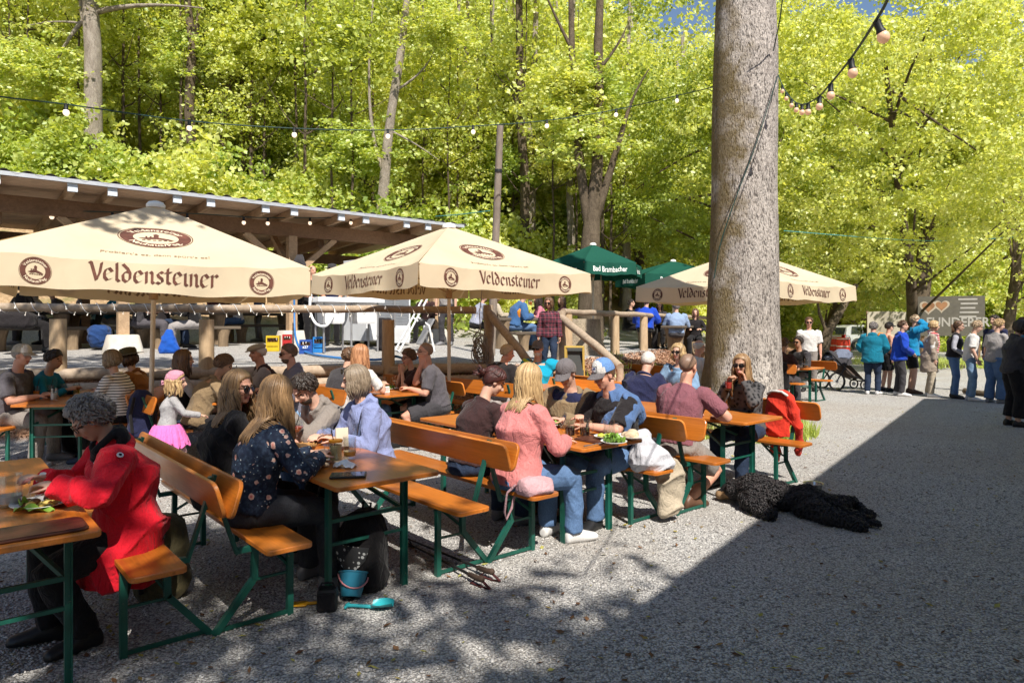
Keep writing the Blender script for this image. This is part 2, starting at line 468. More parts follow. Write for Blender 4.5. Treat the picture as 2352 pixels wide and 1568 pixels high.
def scatter_litter():
    n = 2600; d = 2.8+15*rng.random(n)**1.3; px = rng.uniform(-50, 2420, n); x = (px-1176)/FPX*d
    k = np.array([hgt(a, b) < .03 for a, b in zip(x, d)]); x, d = x[k], d[k]; n = len(x)
    a = rng.uniform(0, 6.28, n); l = rng.uniform(.008, .030, n); w = l*rng.uniform(.25, .6, n); z = np.full(n, .012)
    p = np.stack([x, d, z], -1); ux = np.stack([np.cos(a), np.sin(a), rng.uniform(-.3, .3, n)], -1)*l[:, None]; uy = np.stack([-np.sin(a), np.cos(a), rng.uniform(-.3, .3, n)], -1)*w[:, None]
    v = np.stack([p-ux, p-uy, p+ux, p+uy], 1).reshape(-1, 3)
    t = NT("fallen litter"); g = t.n.new("ShaderNodeNewGeometry"); t.set(t.ramp(g.outputs["Random Per Island"], [(0, (.07, .035, .02)), (.5, (.22, .12, .06)), (.8, (.30, .26, .06)), (1, (.40, .38, .12))]), .9, spec=.1)
    tag(new_ob("leaf_litter", np_mesh("leaf_litter", v, np.arange(n*4).reshape(-1, 4), t.mat)), "fallen brown and yellow leaf scraps scattered over the gravel", "leaf litter", kind='stuff')
scatter_litter()
def scatter_chips():
    pts = []
    while len(pts) < 15000:
        x = random.uniform(-8, 7); y = random.uniform(9, 21)
        z = hgt(x, y)
        if .03 < z < .985: pts.append((x, y, z))
    p = np.array(pts); n = len(p)
    p[:, 2] += rng.uniform(.002, .03, n)
    a = rng.uniform(0, 6.28, n); l = rng.uniform(.018, .05, n); w = rng.uniform(.006, .014, n); ti = rng.uniform(-.7, .7, (n, 2))
    ux = np.stack([np.cos(a), np.sin(a), ti[:, 0]], -1)*l[:, None]
    uy = np.stack([-np.sin(a), np.cos(a), ti[:, 1]], -1)*w[:, None]
    v = np.stack([p-ux-uy, p+ux-uy*.6, p+ux+uy*.8, p-ux+uy], 1).reshape(-1, 3)
    f = np.arange(n*4).reshape(-1, 4)
    t = NT("wood chip"); g = t.n.new("ShaderNodeNewGeometry")
    t.set(t.ramp(g.outputs["Random Per Island"], [(0, (.10, .05, .03)), (.4, (.34, .18, .11)), (1, (.62, .42, .30))]), .9, spec=.1)
    tag(new_ob("wood_chips", np_mesh("wood_chips", v, f, t.mat)), "reddish brown wood chips covering the bank below the log fence", "wood chips", kind='stuff')
scatter_chips()

# ================================================================ house beside the viewer (its eave throws the straight shadow edge)
def house():
    th = thing("house", "plastered house with an overhanging tiled roof beside the gravel yard", "house", (0, 0, 0))
    plaster = mat("house plaster", (.55, .50, .42), .9, .1, 2, 40, .004)
    tiles = mat_timber("roof tile", (.20, .07, .045), (.32, .12, .075), (6, 6, 6))
    wood = mat_timber("eave board", (.16, .09, .05), (.30, .18, .10))
    gl = mat("house pane", (.03, .035, .04), .08, .1)
    d = Vector((.6, .8, 0)); nr = Vector((.8, -.6, 0))      # along the wall, away from the yard
    h = 5.0
    shift = Vector((SUN_T.x, SUN_T.y, 0))*(h/se)
    e0 = Vector((.276, 3.49, 0))-shift; e1 = Vector((9.35, 15.5, 0))-shift
    a = e0-d*14; b = e1-d*.6
    m = MB(); w0 = a+nr*.75; w1 = b+nr*.75
    hw = 4.75
    for p, q in ((w0, w1), (w1, w1+nr*8), (w1+nr*8, w0+nr*8), (w0+nr*8, w0)):
        m.bar(p+Vector((0, 0, hw/2)), q+Vector((0, 0, hw/2)), .3, hw)
    m.build("wall", plaster, th)
    m = MB(); ridge = 4.75
    for k, s in ((0, 1), (1, -1)):
        o = 0 if k == 0 else 9.5
        p0 = a+nr*o; p1 = e1+nr*o; r0 = a+nr*ridge+Vector((0, 0, 3.0)); r1 = e1+nr*ridge+Vector((0, 0, 3.0))
        up = Vector((0, 0, h))
        vs = [p0+up, p1+up, r1+up, r0+up]; vs += [v-Vector((0, 0, .14)) for v in vs]
        m.add(vs, [(0, 1, 2, 3), (4, 5, 6, 7), (0, 1, 5, 4), (1, 2, 6, 5), (2, 3, 7, 6), (3, 0, 4, 7)])
    m.build("roof", tiles, th)
    for k in range(9):
        c = w0+(w1-w0)*((k+.6)/9.4)+Vector((0, 0, 1.6 if k % 3 else 1.1))-nr*.14
        f = MB(); hh = 1.25 if k % 3 else 2.1
        for z, s in ((hh/2, 0), (-hh/2, 0)): f.bar(c-d*.55+Vector((0, 0, z)), c+d*.55+Vector((0, 0, z)), .09)
        for s in (-1, 0, 1): f.bar(c+d*.5*s-Vector((0, 0, hh/2)), c+d*.5*s+Vector((0, 0, hh/2)), .08)
        fr = f.build("window" if k % 3 else "door", wood, th)
        g = MB(); g.bar(c-d*.5+nr*.02, c+d*.5+nr*.02, .02, hh-.05); g.build("pane", gl, fr)
house()

# ================================================================ shed (open roof on posts) along the terrace
timber = mat_timber("shed timber", (.34, .22, .13), (.55, .39, .24))
timber_d = mat_timber("weathered beam", (.15, .085, .045), (.27, .16, .09))
def W3(s, l, z): return Vector((SH1.x+W2.x*s+L2.x*l, SH1.y+W2.y*s+L2.y*l, z))
def shed():
    th = thing("open_shed", "long open timber shed with corrugated roof over the terrace tables", "shed")
    s0, s1 = -6.5, 7.62
    f = -.75; r = 4.7
    zf, zr = 4.18, 3.92
    boards = mat_timber("soffit board", (.50, .34, .22), (.70, .51, .35), (1.5, 14, 14))
    # boarded deck
    m = MB()
    nb = 18
    for k in range(nb):
        l0 = f+(r-f)*k/nb; l1 = f+(r-f)*(k+1)/nb-.012
        z0 = zf+(zr-zf)*k/nb; z1 = zf+(zr-zf)*(k+1)/nb
        vs = [W3(s0, l0, z0), W3(s1, l0, z0), W3(s1, l1, z1), W3(s0, l1, z1)]
        vs += [v+Vector((0, 0, .025)) for v in vs]
        m.add(vs, [(0, 1, 2, 3), (4, 5, 6, 7), (0, 1, 5, 4), (1, 2, 6, 5), (2, 3, 7, 6), (3, 0, 4, 7)])
    m.build("soffit", boards, th)
    # corrugated sheet
    tin = mat("corrugated sheet", (.23, .22, .22), .5, .25, 3, metal=.5)
    m = MB()
    m.grid(lambda u, v: W3(s0-.1+(s1-s0+.2)*u, f-.12+(r-f+.2)*v, zf+.075+(zr-zf)*v+.035*math.sin(u*15.7*2*math.pi/.36*1.0)), 520, 3)
    m.build("roof_sheet", tin, th, smooth=180, fix=False)
    m = MB(); m.bar(W3(s0, f-.10, zf+.03), W3(s1, f-.10, zf+.03), .03, .07); m.build("fascia", mat("zinc edge", (.55, .57, .60), .4, .08, metal=.4), th)
    # rafters in pairs with pale painted ends
    for k in range(9):
        for q in (0, .62):
            s = s0+.4+k*1.72+q
            if s > s1-.1: continue
            m = MB(); m.bar(W3(s, f+.0, zf-.09), W3(s, r, zr-.09), .09, .16)
            ra = m.build("rafter", timber, th)
            e = MB(); e.bar(W3(s, f-.06, zf-.075), W3(s, f-.004, zf-.075), .15, .15)
            e.build("rafter_end", mat("painted rafter end", (.62, .68, .75), .6, .06), ra)
    # front and rear beams
    m = MB(); m.bar(W3(s0, 0, zf-.36), W3(s1, 0, zf-.36), .18, .30); m.build("front_beam", timber_d, th)
    m = MB(); m.bar(W3(s0, 4.2, zr-.28), W3(s1, 4.2, zr-.28), .18, .28); m.build("rear_beam", timber_d, th)
    conc = mat("footing concrete", (.52, .48, .42), .95, .12, 8, 50, .004)
    for s in (-3.5, 0, 3.39, 7.28):
        p = W3(s, 0, 0); g = hgt(p.x, p.y)
        m = MB(); m.bar(W3(s, 0, g+.35), W3(s, 0, zf-.5), .19, .19, up=(W2.x, W2.y, 0))
        po = m.build("post", timber, th)
        m = MB(); m.rings([(W3(s, 0, g-.1), W2.to_3d(), L2.to_3d(), .36, .36), (W3(s, 0, g+.34), W2.to_3d(), L2.to_3d(), .26, .26), (W3(s, 0, g+.36), W2.to_3d(), L2.to_3d(), .24, .24)], 16, .35)
        m.build("footing", conc, po, smooth=40)
        m = MB()
        for q in ((-1, 1) if s < 7 else (-1,)):
            a = W3(s+q*.08, 0, zf-1.35); b = W3(s+q*1.05, 0, zf-.50); m.bar(a, b, .12, .12)
        m.bar(W3(s, .1, zf-1.25), W3(s, 1.2, zf-.30), .12, .12)
        m.build("knee_brace", timber, th)
        p = W3(s, 4.2, 0)
        m = MB(); m.bar(W3(s, 4.2, hgt(p.x, p.y)-.1), W3(s, 4.2, zr-.42), .18, .18, up=(W2.x, W2.y, 0))
        m.build("rear_post", timber_d, th)
    for k in range(5):
        s = -5+k*3.05
        m = MB(); m.bar(W3(s, .1, zf-.6), W3(s, 4.1, zr-.5), .13, .2); m.build("tie_beam", timber_d, th)
shed()

# ================================================================ log fences, edging logs, stairs
log_m = mat_timber("grey log", (.27, .20, .14), (.46, .37, .28), (9, 9, 9))
def flog(m, a, b, r0, r1=None, n=12, wob=.012):
    a = Vector(a); b = Vector(b); r1 = r1 or r0; k = 9
    m.tube([a+(b-a)*(i/(k-1))+Vector((noise.noise(a*3+Vector((i*.7, 0, 0)))*wob*2, 0, noise.noise(b*3+Vector((0, i*.7, 0)))*wob*2)) for i in range(k)],
           [(r0+(r1-r0)*i/(k-1))*(1+.06*noise.noise(a+Vector((i*1.3, 0, 0)))) for i in range(k)], n)
def fence(label, pts, posts, zrail=.93, rr=.062, rp=.105):
    th = thing("log_fence", label, "fence")
    for a, b in zip(pts[:-1], pts[1:]):
        m = MB(); flog(m, Vector((a[0], a[1], hgt(*a)+zrail)), Vector((b[0], b[1], hgt(*b)+zrail)), rr); m.build("rail", log_m, th, smooth=50)
    for x, y in posts:
        g = min(hgt(x, y), 1.0)
        m = MB(); m.rings([(Vector((x, y, z)), (1, 0, 0), (0, 1, 0), rp*k, rp*k) for z, k in ((g-.25, 1.05), (g+.3, 1.0), (g+zrail-.05, .95))], 14, .7)
        m.build("post", mat_timber("fence post", (.36, .25, .15), (.55, .41, .26), (10, 10, 1.5)) if "fence post" not in MATS else MATS["fence post"], th, smooth=50)
    return th
def along(a, b, s): return (a.x+(b.x-a.x)*s, a.y+(b.y-a.y)*s)
fpost = []
for px in (-160, 138, 475, 888):
    # intersect the sight line with the fence line
    k = (px-1176)/FPX; dx, dy = fB.x-fA.x, fB.y-fA.y
    s = (k*fA.y-fA.x)/(dx-k*dy); fpost.append((fA.x+dx*s+.05, fA.y+dy*s-.12))
fence("log rail fence with fairy lights running along the terrace edge", [(fA.x-3, fA.y-3*.2857), along(fA, fB, 0.35), along(fA, fB, .98)], fpost)
fence("log rail fence on the terrace beside the wood chip bank", [(fC.x+.0, fC.y), along(fC, fD, .45), (fD.x, fD.y), (fD.x+3, fD.y+5.9)],
      [along(fC, fD, 0.02), along(fC, fD, .35), along(fC, fD, .62), along(fC, fD, .95)])
stair_top = .5*(fB+fC); sn = Vector((.625, -.78)); sw = Vector((.78, .625))
def stairs():
    th = thing("stairs", "pale concrete garden steps leading up to the terrace", "steps")
    conc = mat("step concrete", (.50, .47, .43), .95, .12, 5, 40, .004)
    for k in range(6):
        c = stair_top+sn*(.32*k-.1); z = 1.0-k*.17
        m = MB(); m.box((c.x, c.y, z/2-.02), (1.55, .34, z+.04), rotm(rz=math.degrees(math.atan2(sw.y, sw.x))))
        m.build("step", conc, th)
stairs()
def handrail(a, b, label, post=None):
    th = thing("handrail", label, "handrail")
    m = MB(); flog(m, a, b, .075, .07); m.build("rail", log_m, th, smooth=50)
    m = MB(); flog(m, Vector((a.x, a.y, hgt(a.x, a.y)-.2)), Vector((a.x, a.y, a.z+.12)), .10, .09); m.build("post", log_m, th, smooth=50)
    m = MB(); flog(m, Vector((b.x, b.y, hgt(b.x, b.y)-.2)), Vector((b.x, b.y, b.z-.02)), .07, .06); m.build("post", log_m, th, smooth=50)
handrail(P(1122, 716, 12.1), P(1218, 835, 10.9), "slanting log handrail left of the concrete steps, cables coiled on its post")
handrail(P(1288, 728, 13.2), P(1424, 842, 11.0), "slanting log handrail running down the wood chip bank")
def edging():
    for k, (x0, x1, y0, y1, dz, off) in enumerate([(-20, 430, 0, 0, .0, .16), (440, 880, 0, 0, .0, .16), (890, 1110, 0, 0, .0, .16), (-20, 640, 0, 0, -.19, .30), (650, 1120, 0, 0, -.19, .30)]):
        def on(px):
            kk = (px-1176)/FPX; dx, dy = fB.x-fA.x, fB.y-fA.y
            s = (kk*fA.y-fA.x)/(dx-kk*dy); return Vector((fA.x+dx*s-N1.x*off, fA.y+dy*s-N1.y*off, .93+dz))
        m = MB(); flog(m, on(x0), on(x1), .095, .085, 12, .02)
        o = m.build("edging_log", log_m, None, smooth=50)
        tag(o, ["weathered edging log at the left end of the terrace edge", "upper edging log between the two middle fence posts", "upper edging log right of the middle fence post",
                "lower edging log half buried in chips behind the left tables", "lower edging log half buried in chips behind the middle table"][k], "log", "logs edging the terrace")
edging()
def stump():
    th = thing("tree_stump", "broad cut tree stump with a flaring root on the wood chip bank", "tree stump", G(1345, 770, .75))
    bark = mat_bark("stump wood", (.34, .27, .19), (.52, .43, .31), mossy=.2)
    c = P(1334, 772, 15.6); c.z = hgt(c.x, c.y)
    th.location = c
    m = MB(); m.rings([(Vector((0, 0, z)), (1, 0, 0), (0, 1, 0), a, a) for z, a in ((-.3, .80), (.1, .58), (.4, .47), (.75, .45), (.80, .44))], 18)
    m.build("trunk", bark, th, smooth=50)
stump()

# ================================================================ trees
def leaf_cloud(centers, radii, per, size, seed=1, flat=.55, droop=.25):
    """leaf-sized folded quads gathered in clumps -> verts, faces"""
    g = np.random.default_rng(seed)
    c = np.repeat(np.asarray(centers), per, 0); r = np.repeat(np.asarray(radii), per, 0)[:, None]
    n = len(c)
    d = g.normal(size=(n, 3)); d /= np.linalg.norm(d, axis=1)[:, None]
    p = c+d*r*(g.random((n, 1))**.5)*np.array([1, 1, flat])
    nr = g.normal(size=(n, 3))*.75+np.array([0, 0, .55])+d*.35
    nr /= np.linalg.norm(nr, axis=1)[:, None]
    t = g.normal(size=(n, 3)); t -= nr*(t*nr).sum(1)[:, None]; t /= np.linalg.norm(t, axis=1)[:, None]
    t[:, 2] -= droop; t /= np.linalg.norm(t, axis=1)[:, None]
    b = np.cross(nr, t)
    s = size*g.uniform(.6, 1.35, (n, 1)); w = s*g.uniform(.36, .55, (n, 1))
    f = nr*s*.14
    a0 = p; a1 = p+t*s*.42+b*w+f; a2 = p+t*s; a3 = p+t*s*.42-b*w+f
    v = np.stack([a0, a1, a2, a3], 1).reshape(-1, 3)
    fa = np.arange(n)[:, None]*4
    f = np.concatenate([fa+np.array([[0, 1, 2]]), fa+np.array([[0, 2, 3]])], 1).reshape(-1, 3)
    return v, f
def crown_mesh(name, mt, rx, rz, z0, nclump, per, size, seed, shell=.45, cr=(.5, 1.0), shape=0.0):
    g = np.random.default_rng(seed)
    d = g.normal(size=(nclump, 3)); d /= np.linalg.norm(d, axis=1)[:, None]
    rr = (shell+(1-shell)*g.random((nclump, 1)))
    c = d*rr*np.array([rx, rx, rz])
    c[:, :2] *= 1-shape*((c[:, 2:3]/rz)*.5+.5)         # narrower towards the top
    c += g.normal(size=c.shape)*.25
    c[:, 2] += z0
    v, f = leaf_cloud(c, g.uniform(cr[0], cr[1], nclump), per, size, seed+50)
    return np_mesh(name, v, f, mt), c
leaf_a = leafmat("spring leaves", (.27, .36, .060), (.52, .60, .13), (.80, .81, .31), .54)
leaf_b = leafmat("lime leaves", (.34, .43, .075), (.60, .67, .17), (.85, .86, .38), .54)
leaf_c = leafmat("understory leaves", (.25, .37, .060), (.47, .58, .13), (.74, .77, .28), .54)
bark_g = mat_bark("grey bark", (.24, .20, .16), (.46, .40, .33))
bark_d = mat_bark("dark bark", (.085, .065, .045), (.20, .155, .11))
bark_big = mat_bark("big trunk bark", (.32, .28, .25), (.56, .505, .455), moss=(.15, .105, .03), scale=.8, crack=.95, mossy=.8, side=True)

CROWNS = [crown_mesh("crown%d" % k, m, rx, rz, 0, nc, per, sz, 100+k, sh, (.5, 1.1), shp)[0] for k, (m, rx, rz, nc, per, sz, sh, shp) in enumerate([
    (leaf_a, 3.6, 5.0, 340, 48, .155, .35, .3), (leaf_b, 3.2, 5.5, 330, 50, .15, .35, .4), (leaf_a, 4.2, 4.2, 370, 48, .16, .4, .2),
    (leaf_b, 2.8, 6.0, 320, 50, .15, .3, .45), (leaf_b, 4.0, 5.0, 350, 48, .165, .45, .25)])]
BUSHES = [crown_mesh("bush%d" % k, m, rx, rz, rz*.7, nc, 44, sz, 300+k, .25, (.3, .6), .2)[0] for k, (m, rx, rz, nc, sz) in enumerate([
    (leaf_c, 1.7, 1.3, 90, .14), (leaf_b, 1.5, 1.8, 100, .15), (leaf_c, 2.1, 1.6, 120, .14)])]
for k, m in enumerate(CROWNS): m.name = "tree_crown"
THIN = [crown_mesh("thin_crown", leaf_b, 2.6, 3.4, 0, 70, 16, .2, 140, .4, (.4, .8), .2)[0], crown_mesh("thin_crown", leaf_a, 3.0, 2.6, 0, 70, 16, .2, 141, .4, (.4, .8), .2)[0]]
def trunk_mb(pts, radii, limbs=(), n=12, fl=1.35):
    m = MB()
    k = len(pts); P3 = [Vector(p) for p in pts]
    m.tube(P3, radii, n)
    for a, b, c, r0, r1 in limbs:
        a, b, c = Vector(a), Vector(b), Vector(c)
        q = [a*(1-t)**2+b*2*t*(1-t)+c*t*t for t in (0, .15, .3, .45, .6, .75, .9, 1)]
        m.tube(q, [r0+(r1-r0)*t for t in (0, .15, .3, .45, .6, .75, .9, 1)], 7)
    return m
def gtrunk(seed, h, r, lean=0.0):
    g = random.Random(seed)
    pts = []; x = y = 0
    for i in range(9):
        t = i/8; pts.append((x, y, h*t-.4)); x += g.uniform(-.14, .14)+lean*h/9; y += g.uniform(-.12, .12)
    rad = [r*(1.25 if i == 0 else 1)*(1-.75*i/8) for i in range(9)]
    lim = []
    for j in range(9):
        t = g.uniform(.3, .92); i = int(t*8); a = Vector(pts[i]); an = g.uniform(0, 6.28); l = g.uniform(1.6, 3.6)*(1.15-t*.5)
        b = a+Vector((math.cos(an)*l*.5, math.sin(an)*l*.5, l*.12)); c = a+Vector((math.cos(an)*l, math.sin(an)*l, l*g.uniform(.25, .8)))
        lim.append((a, b, c, rad[i]*.42, .015))
    return trunk_mb(pts, rad, lim)
TRUNKS = [gtrunk(k, 15, r, ln).mesh("trunk", bm, 60) for k, (r, ln, bm) in enumerate([(.20, 0, bark_g), (.16, .01, bark_d), (.24, -.01, bark_g), (.13, .015, bark_d)])]
def forest_tree(x, y, s, kt, kc, label, group, zc=9.5, rz=0, name="forest_tree"):
    r = thing(name, label, "tree", (x, y, hgt(x, y)), rz, group, s)
    new_ob("trunk", TRUNKS[kt], r)
    c = new_ob("crown", CROWNS[kc], r); c.location = (0, 0, zc)
    return r
HILL_L = "slender spring green tree on the wooded hillside behind the terrace"
FAR_L = "leafy tree at the edge of the car park beyond the yard"
def forest():
    g = random.Random(5)
    k = 0
    # rows climbing the hillside; closer rows have low crowns
    for row, (d, n, zc, s) in enumerate([(31, 12, 6.2, .9), (35, 13, 6.0, .95), (40, 13, 6.5, 1.0), (46, 14, 7.5, 1.1), (53, 14, 8, 1.25), (62, 13, 8.5, 1.4)]):
        for i in range(n):
            px = -120+(1920)*(i+g.uniform(.1, .9))/n
            dd = d+g.uniform(-2, 2); x = (px-1176)/FPX*dd
            u = (Vector((x, dd))-SH1).dot(L2)
            if u < 6.2: continue
            forest_tree(x, dd, s*g.uniform(.85, 1.15), g.randrange(4), g.randrange(5), HILL_L, "trees on the wooded hillside", zc+g.uniform(-2.2, 2.2), g.uniform(0, 360))
    for i in range(16):
        px = 900+520*(i+g.uniform(.1, .9))/16; dd = g.uniform(33, 48); x = (px-1176)/FPX*dd
        forest_tree(x, dd, g.uniform(.85, 1.1), g.randrange(4), g.randrange(5), HILL_L, "trees on the wooded hillside", g.uniform(8, 13), g.uniform(0, 360))
    for i in range(30):
        px = -60+1500*(i+g.uniform(.1, .9))/30; dd = g.uniform(26, 30.5); x = (px-1176)/FPX*dd
        t = forest_tree(x, dd, g.uniform(.7, 1.0), g.choice([1, 3, 3, 1]), 0, HILL_L, "trees on the wooded hillside", g.uniform(9, 13), g.uniform(0, 360))
        for c in t.children:
            if c.name.startswith('crown'): c.data = THIN[i % 2]
            else: c.scale = (.55, .55, 1)
    # right side: trees round the car park
    for d, n, s in ((47, 8, .95), (56, 8, 1.15), (66, 8, 1.35)):
        for i in range(n):
            px = 1500+1000*(i+g.uniform(.1, .9))/n; dd = d+g.uniform(-2, 2); x = (px-1176)/FPX*dd
            if d < 50 and 1900 < px < 2040: dd += 6; x = (px-1176)/FPX*dd
            forest_tree(x, dd, s*g.uniform(.9, 1.15), g.randrange(4), g.randrange(5), FAR_L, "trees round the car park", 6.2+g.uniform(-.6, 1.5), g.uniform(0, 360))
    for px, dd, z in ((1880, 53, 13), (1925, 55, 15), (2045, 54, 14), (1830, 52, 15), (2075, 56, 14)):
        x = (px-1176)/FPX*dd; forest_tree(x, dd, 1.35, 1, 1, FAR_L, "trees round the car park", z, px)
    # understory
    for i in range(120):
        d = g.choice([24, 27, 29, 32, 36, 40, 46]); px = g.uniform(-100, 1720); x = (px-1176)/FPX*d
        if (Vector((x, d))-SH1).dot(L2) < 5.6: continue
        o = new_ob("shrub", g.choice(BUSHES)); o.location = (x, d, hgt(x, d)-.1); o.rotation_euler = (0, 0, g.uniform(0, 6.28)); o.scale = (g.uniform(.9, 1.6),)*3
        tag(o, "low green shrub growing among the trunks on the hillside", "shrub", "shrubs on the hillside")
    for i in range(60):
        d = g.choice([44, 50, 54, 60]); px = g.uniform(1620, 2480); x = (px-1176)/FPX*d
        if 1860 < px < 2060 and d < 56: d = 60; x = (px-1176)/FPX*d
        o = new_ob("shrub", g.choice(BUSHES)); o.location = (x, d, hgt(x, d)-.1); o.rotation_euler = (0, 0, g.uniform(0, 6.28)); o.scale = (g.uniform(1.2, 2.2),)*3
        tag(o, "green shrub lining the car park at the back of the yard", "shrub", "shrubs lining the car park")
forest()
def far_wood():
    g = np.random.default_rng(21); n = 900
    px = g.uniform(-250, 2600, n); d = g.uniform(72, 105, n)
    x = (px-1176)/FPX*d
    z = np.array([hgt(a, b) for a, b in zip(x, d)])+g.uniform(0, 26, n)
    v, f = leaf_cloud(np.stack([x, d, z], -1), g.uniform(2.0, 3.6, n), 60, .55, 77, .7)
    tag(new_ob("distant_wood", np_mesh("distant_wood", v, f, leaf_a)), "far mass of spring woodland behind the nearer trees", "woodland", kind='stuff')
far_wood()

def solo_tree(name, label, base, path, radii, limbs, bark, crowns, cat="tree", group=None):
    """a tree told apart in the picture: path of (px,py) at depth d"""
    r = thing(name, label, cat, base, 0, group)
    b = Vector(base)
    m = trunk_mb([Vector(p)-b for p in path], radii, [(Vector(a)-b, Vector(c)-b, Vector(e)-b, r0, r1) for a, c, e, r0, r1 in limbs], 16)
    m.build("trunk", bark, r, smooth=60)
    sp = random.Random(len(label)); zt = path[-1].z-b.z
    for k in range(3 if zt > 8 and not label.startswith('massive') else 0):
        crowns = list(crowns)+[(BUSHES[k], (sp.uniform(-2.4, 2.4), sp.uniform(-.5, 1.5), sp.uniform(4, 9.5)), (1.1, .8, .75))]
    for me, off, sc in crowns:
        c = new_ob("crown", me, r); c.location = off; c.scale = (sc,)*3 if not hasattr(sc, '__len__') else sc
    return r
def pl(d, *pp): return [P(x, y, d) for x, y in pp]
TAKEN = []
# pale trunk behind the shed
d = 25.0
b = P(215, 470, d); b.z = hgt(b.x, b.y)
solo_tree("beech_tree", "pale straight trunk rising behind the left end of the shed roof", b, [b-Vector((0, 0, .3))]+pl(d, (215, 400), (214, 250), (214, 120), (208, 20), (205, -80), (205, -260)),
          [.46, .33, .30, .29, .27, .25, .2],
          [(P(210, 30, d), P(150, 80, d), P(110, 190, d), .10, .02), (P(210, 80, d), P(170, 30, d), P(195, -60, d), .10, .04), (P(214, 30, d), P(320, 0, d), P(470, 20, d), .12, .02), (P(214, 60, d), P(140, 40, d), P(60, 60, d), .06, .01)],
          bark_g, [(THIN[0], (0, 0, 16.5), 1.1)])
d = 28.0
b = P(440, 500, d); b.z = hgt(b.x, b.y)
solo_tree("forked_tree", "dark crooked forked trunk behind the middle of the shed roof", b, [b-Vector((0, 0, .3))]+pl(d, (444, 440), (440, 330), (434, 250), (438, 170), (442, 100), (430, 0), (425, -150)),
          [.3, .2, .19, .19, .19, .17, .13, .1], [(P(440, 120, d), P(462, 60, d), P(462, -60, d), .14, .08), (P(440, 90, d), P(500, 60, d), P(560, 40, d), .07, .015)],
          bark_d, [(THIN[0], (0, 0, 16), 1.1)])
b = P(505, 480, d+1); b.z = hgt(b.x, b.y)
solo_tree("leaning_tree", "dark ivy leaved trunk leaning right behind the shed roof", b, [b-Vector((0, 0, .3))]+pl(d+1, (500, 380), (508, 310), (512, 270), (520, 200), (535, 120), (545, 40), (550, -120)),
          [.3, .27, .26, .25, .21, .2, .17, .1], [(P(522, 190, d+1), P(560, 190, d+1), P(575, 100, d+1), .10, .03), (P(530, 140, d+1), P(620, 80, d+1), P(705, 20, d+1), .10, .02)],
          bark_d, [(THIN[0], (1, 0, 16), 1.1)])
d = 26.0
b = P(878, 520, d); b.z = hgt(b.x, b.y)
solo_tree("birch_like_tree", "light grey trunk leaning right above the right end of the shed", b, [b-Vector((0, 0, .3))]+pl(d, (878, 470), (886, 380), (890, 330), (900, 250), (908, 200), (922, 110), (930, 40), (944, -80)),
          [.26, .21, .19, .18, .17, .17, .15, .13, .1], [(P(884, 400, d), P(850, 330, d), P(848, 200, d), .09, .05), (P(848, 200, d), P(845, 100, d), P(862, -40, d), .05, .03), (P(895, 300, d), P(960, 330, d), P(1010, 370, d), .05, .01), (P(905, 210, d), P(980, 170, d), P(1000, 110, d), .06, .01)],
          bark_g, [(THIN[0], (1, 0, 16), 1.0)])
d = 29.0
for px, lab, w in ((1204, "tall thin dark trunk left of the forked tree over the stairs", .2), (1222, "tall thin pale trunk close beside a dark one over the stairs", .15)):
    b = P(px, 600, d+(px-1204)*.05); b.z = hgt(b.x, b.y); dd = b.y
    solo_tree("tall_tree", lab, b, [b-Vector((0, 0, .3))]+pl(dd, (px, 560), (px+2, 420), (px-8, 280), (px-10 if px < 1210 else px+5, 150), (px-12 if px < 1210 else px+10, 0), (px-10, -150)), [w*1.5, w, w, w*.95, w*.85, w*.75, w*.5],
              [(P(px, 420, dd), P(px-30, 400, dd), P(px-60, 350, dd), .07, .01), (P(px-5, 250, dd), P(px-50, 190, dd), P(px-70, 160, dd), .07, .01)], bark_d if px < 1210 else bark_g, [(THIN[0], (0, 0, 17), 1.0)])
d = 24.0
b = P(1356, 620, d); b.z = hgt(b.x, b.y)
solo_tree("multi_stem_tree", "dark tree dividing into several stems above the green parasol", b, [b-Vector((0, 0, .3))]+pl(d, (1356, 560), (1360, 500), (1372, 380), (1376, 250), (1374, 100), (1378, 0), (1380, -200)),
          [.5, .34, .28, .2, .17, .16, .13, .1],
          [(P(1352, 520, d), P(1330, 380, d), P(1318, 250, d), .19, .15), (P(1318, 250, d), P(1312, 120, d), P(1310, -100, d), .15, .08), (P(1362, 520, d), P(1400, 400, d), P(1432, 290, d), .18, .09), (P(1432, 290, d), P(1450, 220, d), P(1490, 160, d), .08, .02),
           (P(1376, 160, d), P(1420, 110, d), P(1440, 60, d), .07, .02), (P(1312, 110, d), P(1280, 50, d), P(1250, -20, d), .07, .03)],
          bark_d, [(THIN[0], (-1.5, 0, 17), .9), (THIN[1], (2.2, 1, 13), .7)])
for px, dd, w, lab in ((1312, 30, .17, "pale thin trunk left of the dark multi stem tree"), (1440, 31, .17, "pale thin trunk right of the dark multi stem tree"), (1068, 33, .22, "grey trunk standing behind the utility pole"), (60, 30, .12, "thin pale stem left of the big pale trunk")):
    b = P(px, 600, dd); b.z = hgt(b.x, b.y)
    solo_tree("slim_tree", lab, b, [b-Vector((0, 0, .3))]+pl(dd, (px, 540), (px-4, 430), (px+6, 300), (px+2, 150), (px+8, -50)), [w*1.4, w, w*.9, w*.8, w*.6, w*.3],
              [(P(px, 380, dd), P(px+30, 330, dd), P(px+60, 300, dd), .06, .01)], bark_g, [(THIN[0], (0, 0, 14), 1.0)])
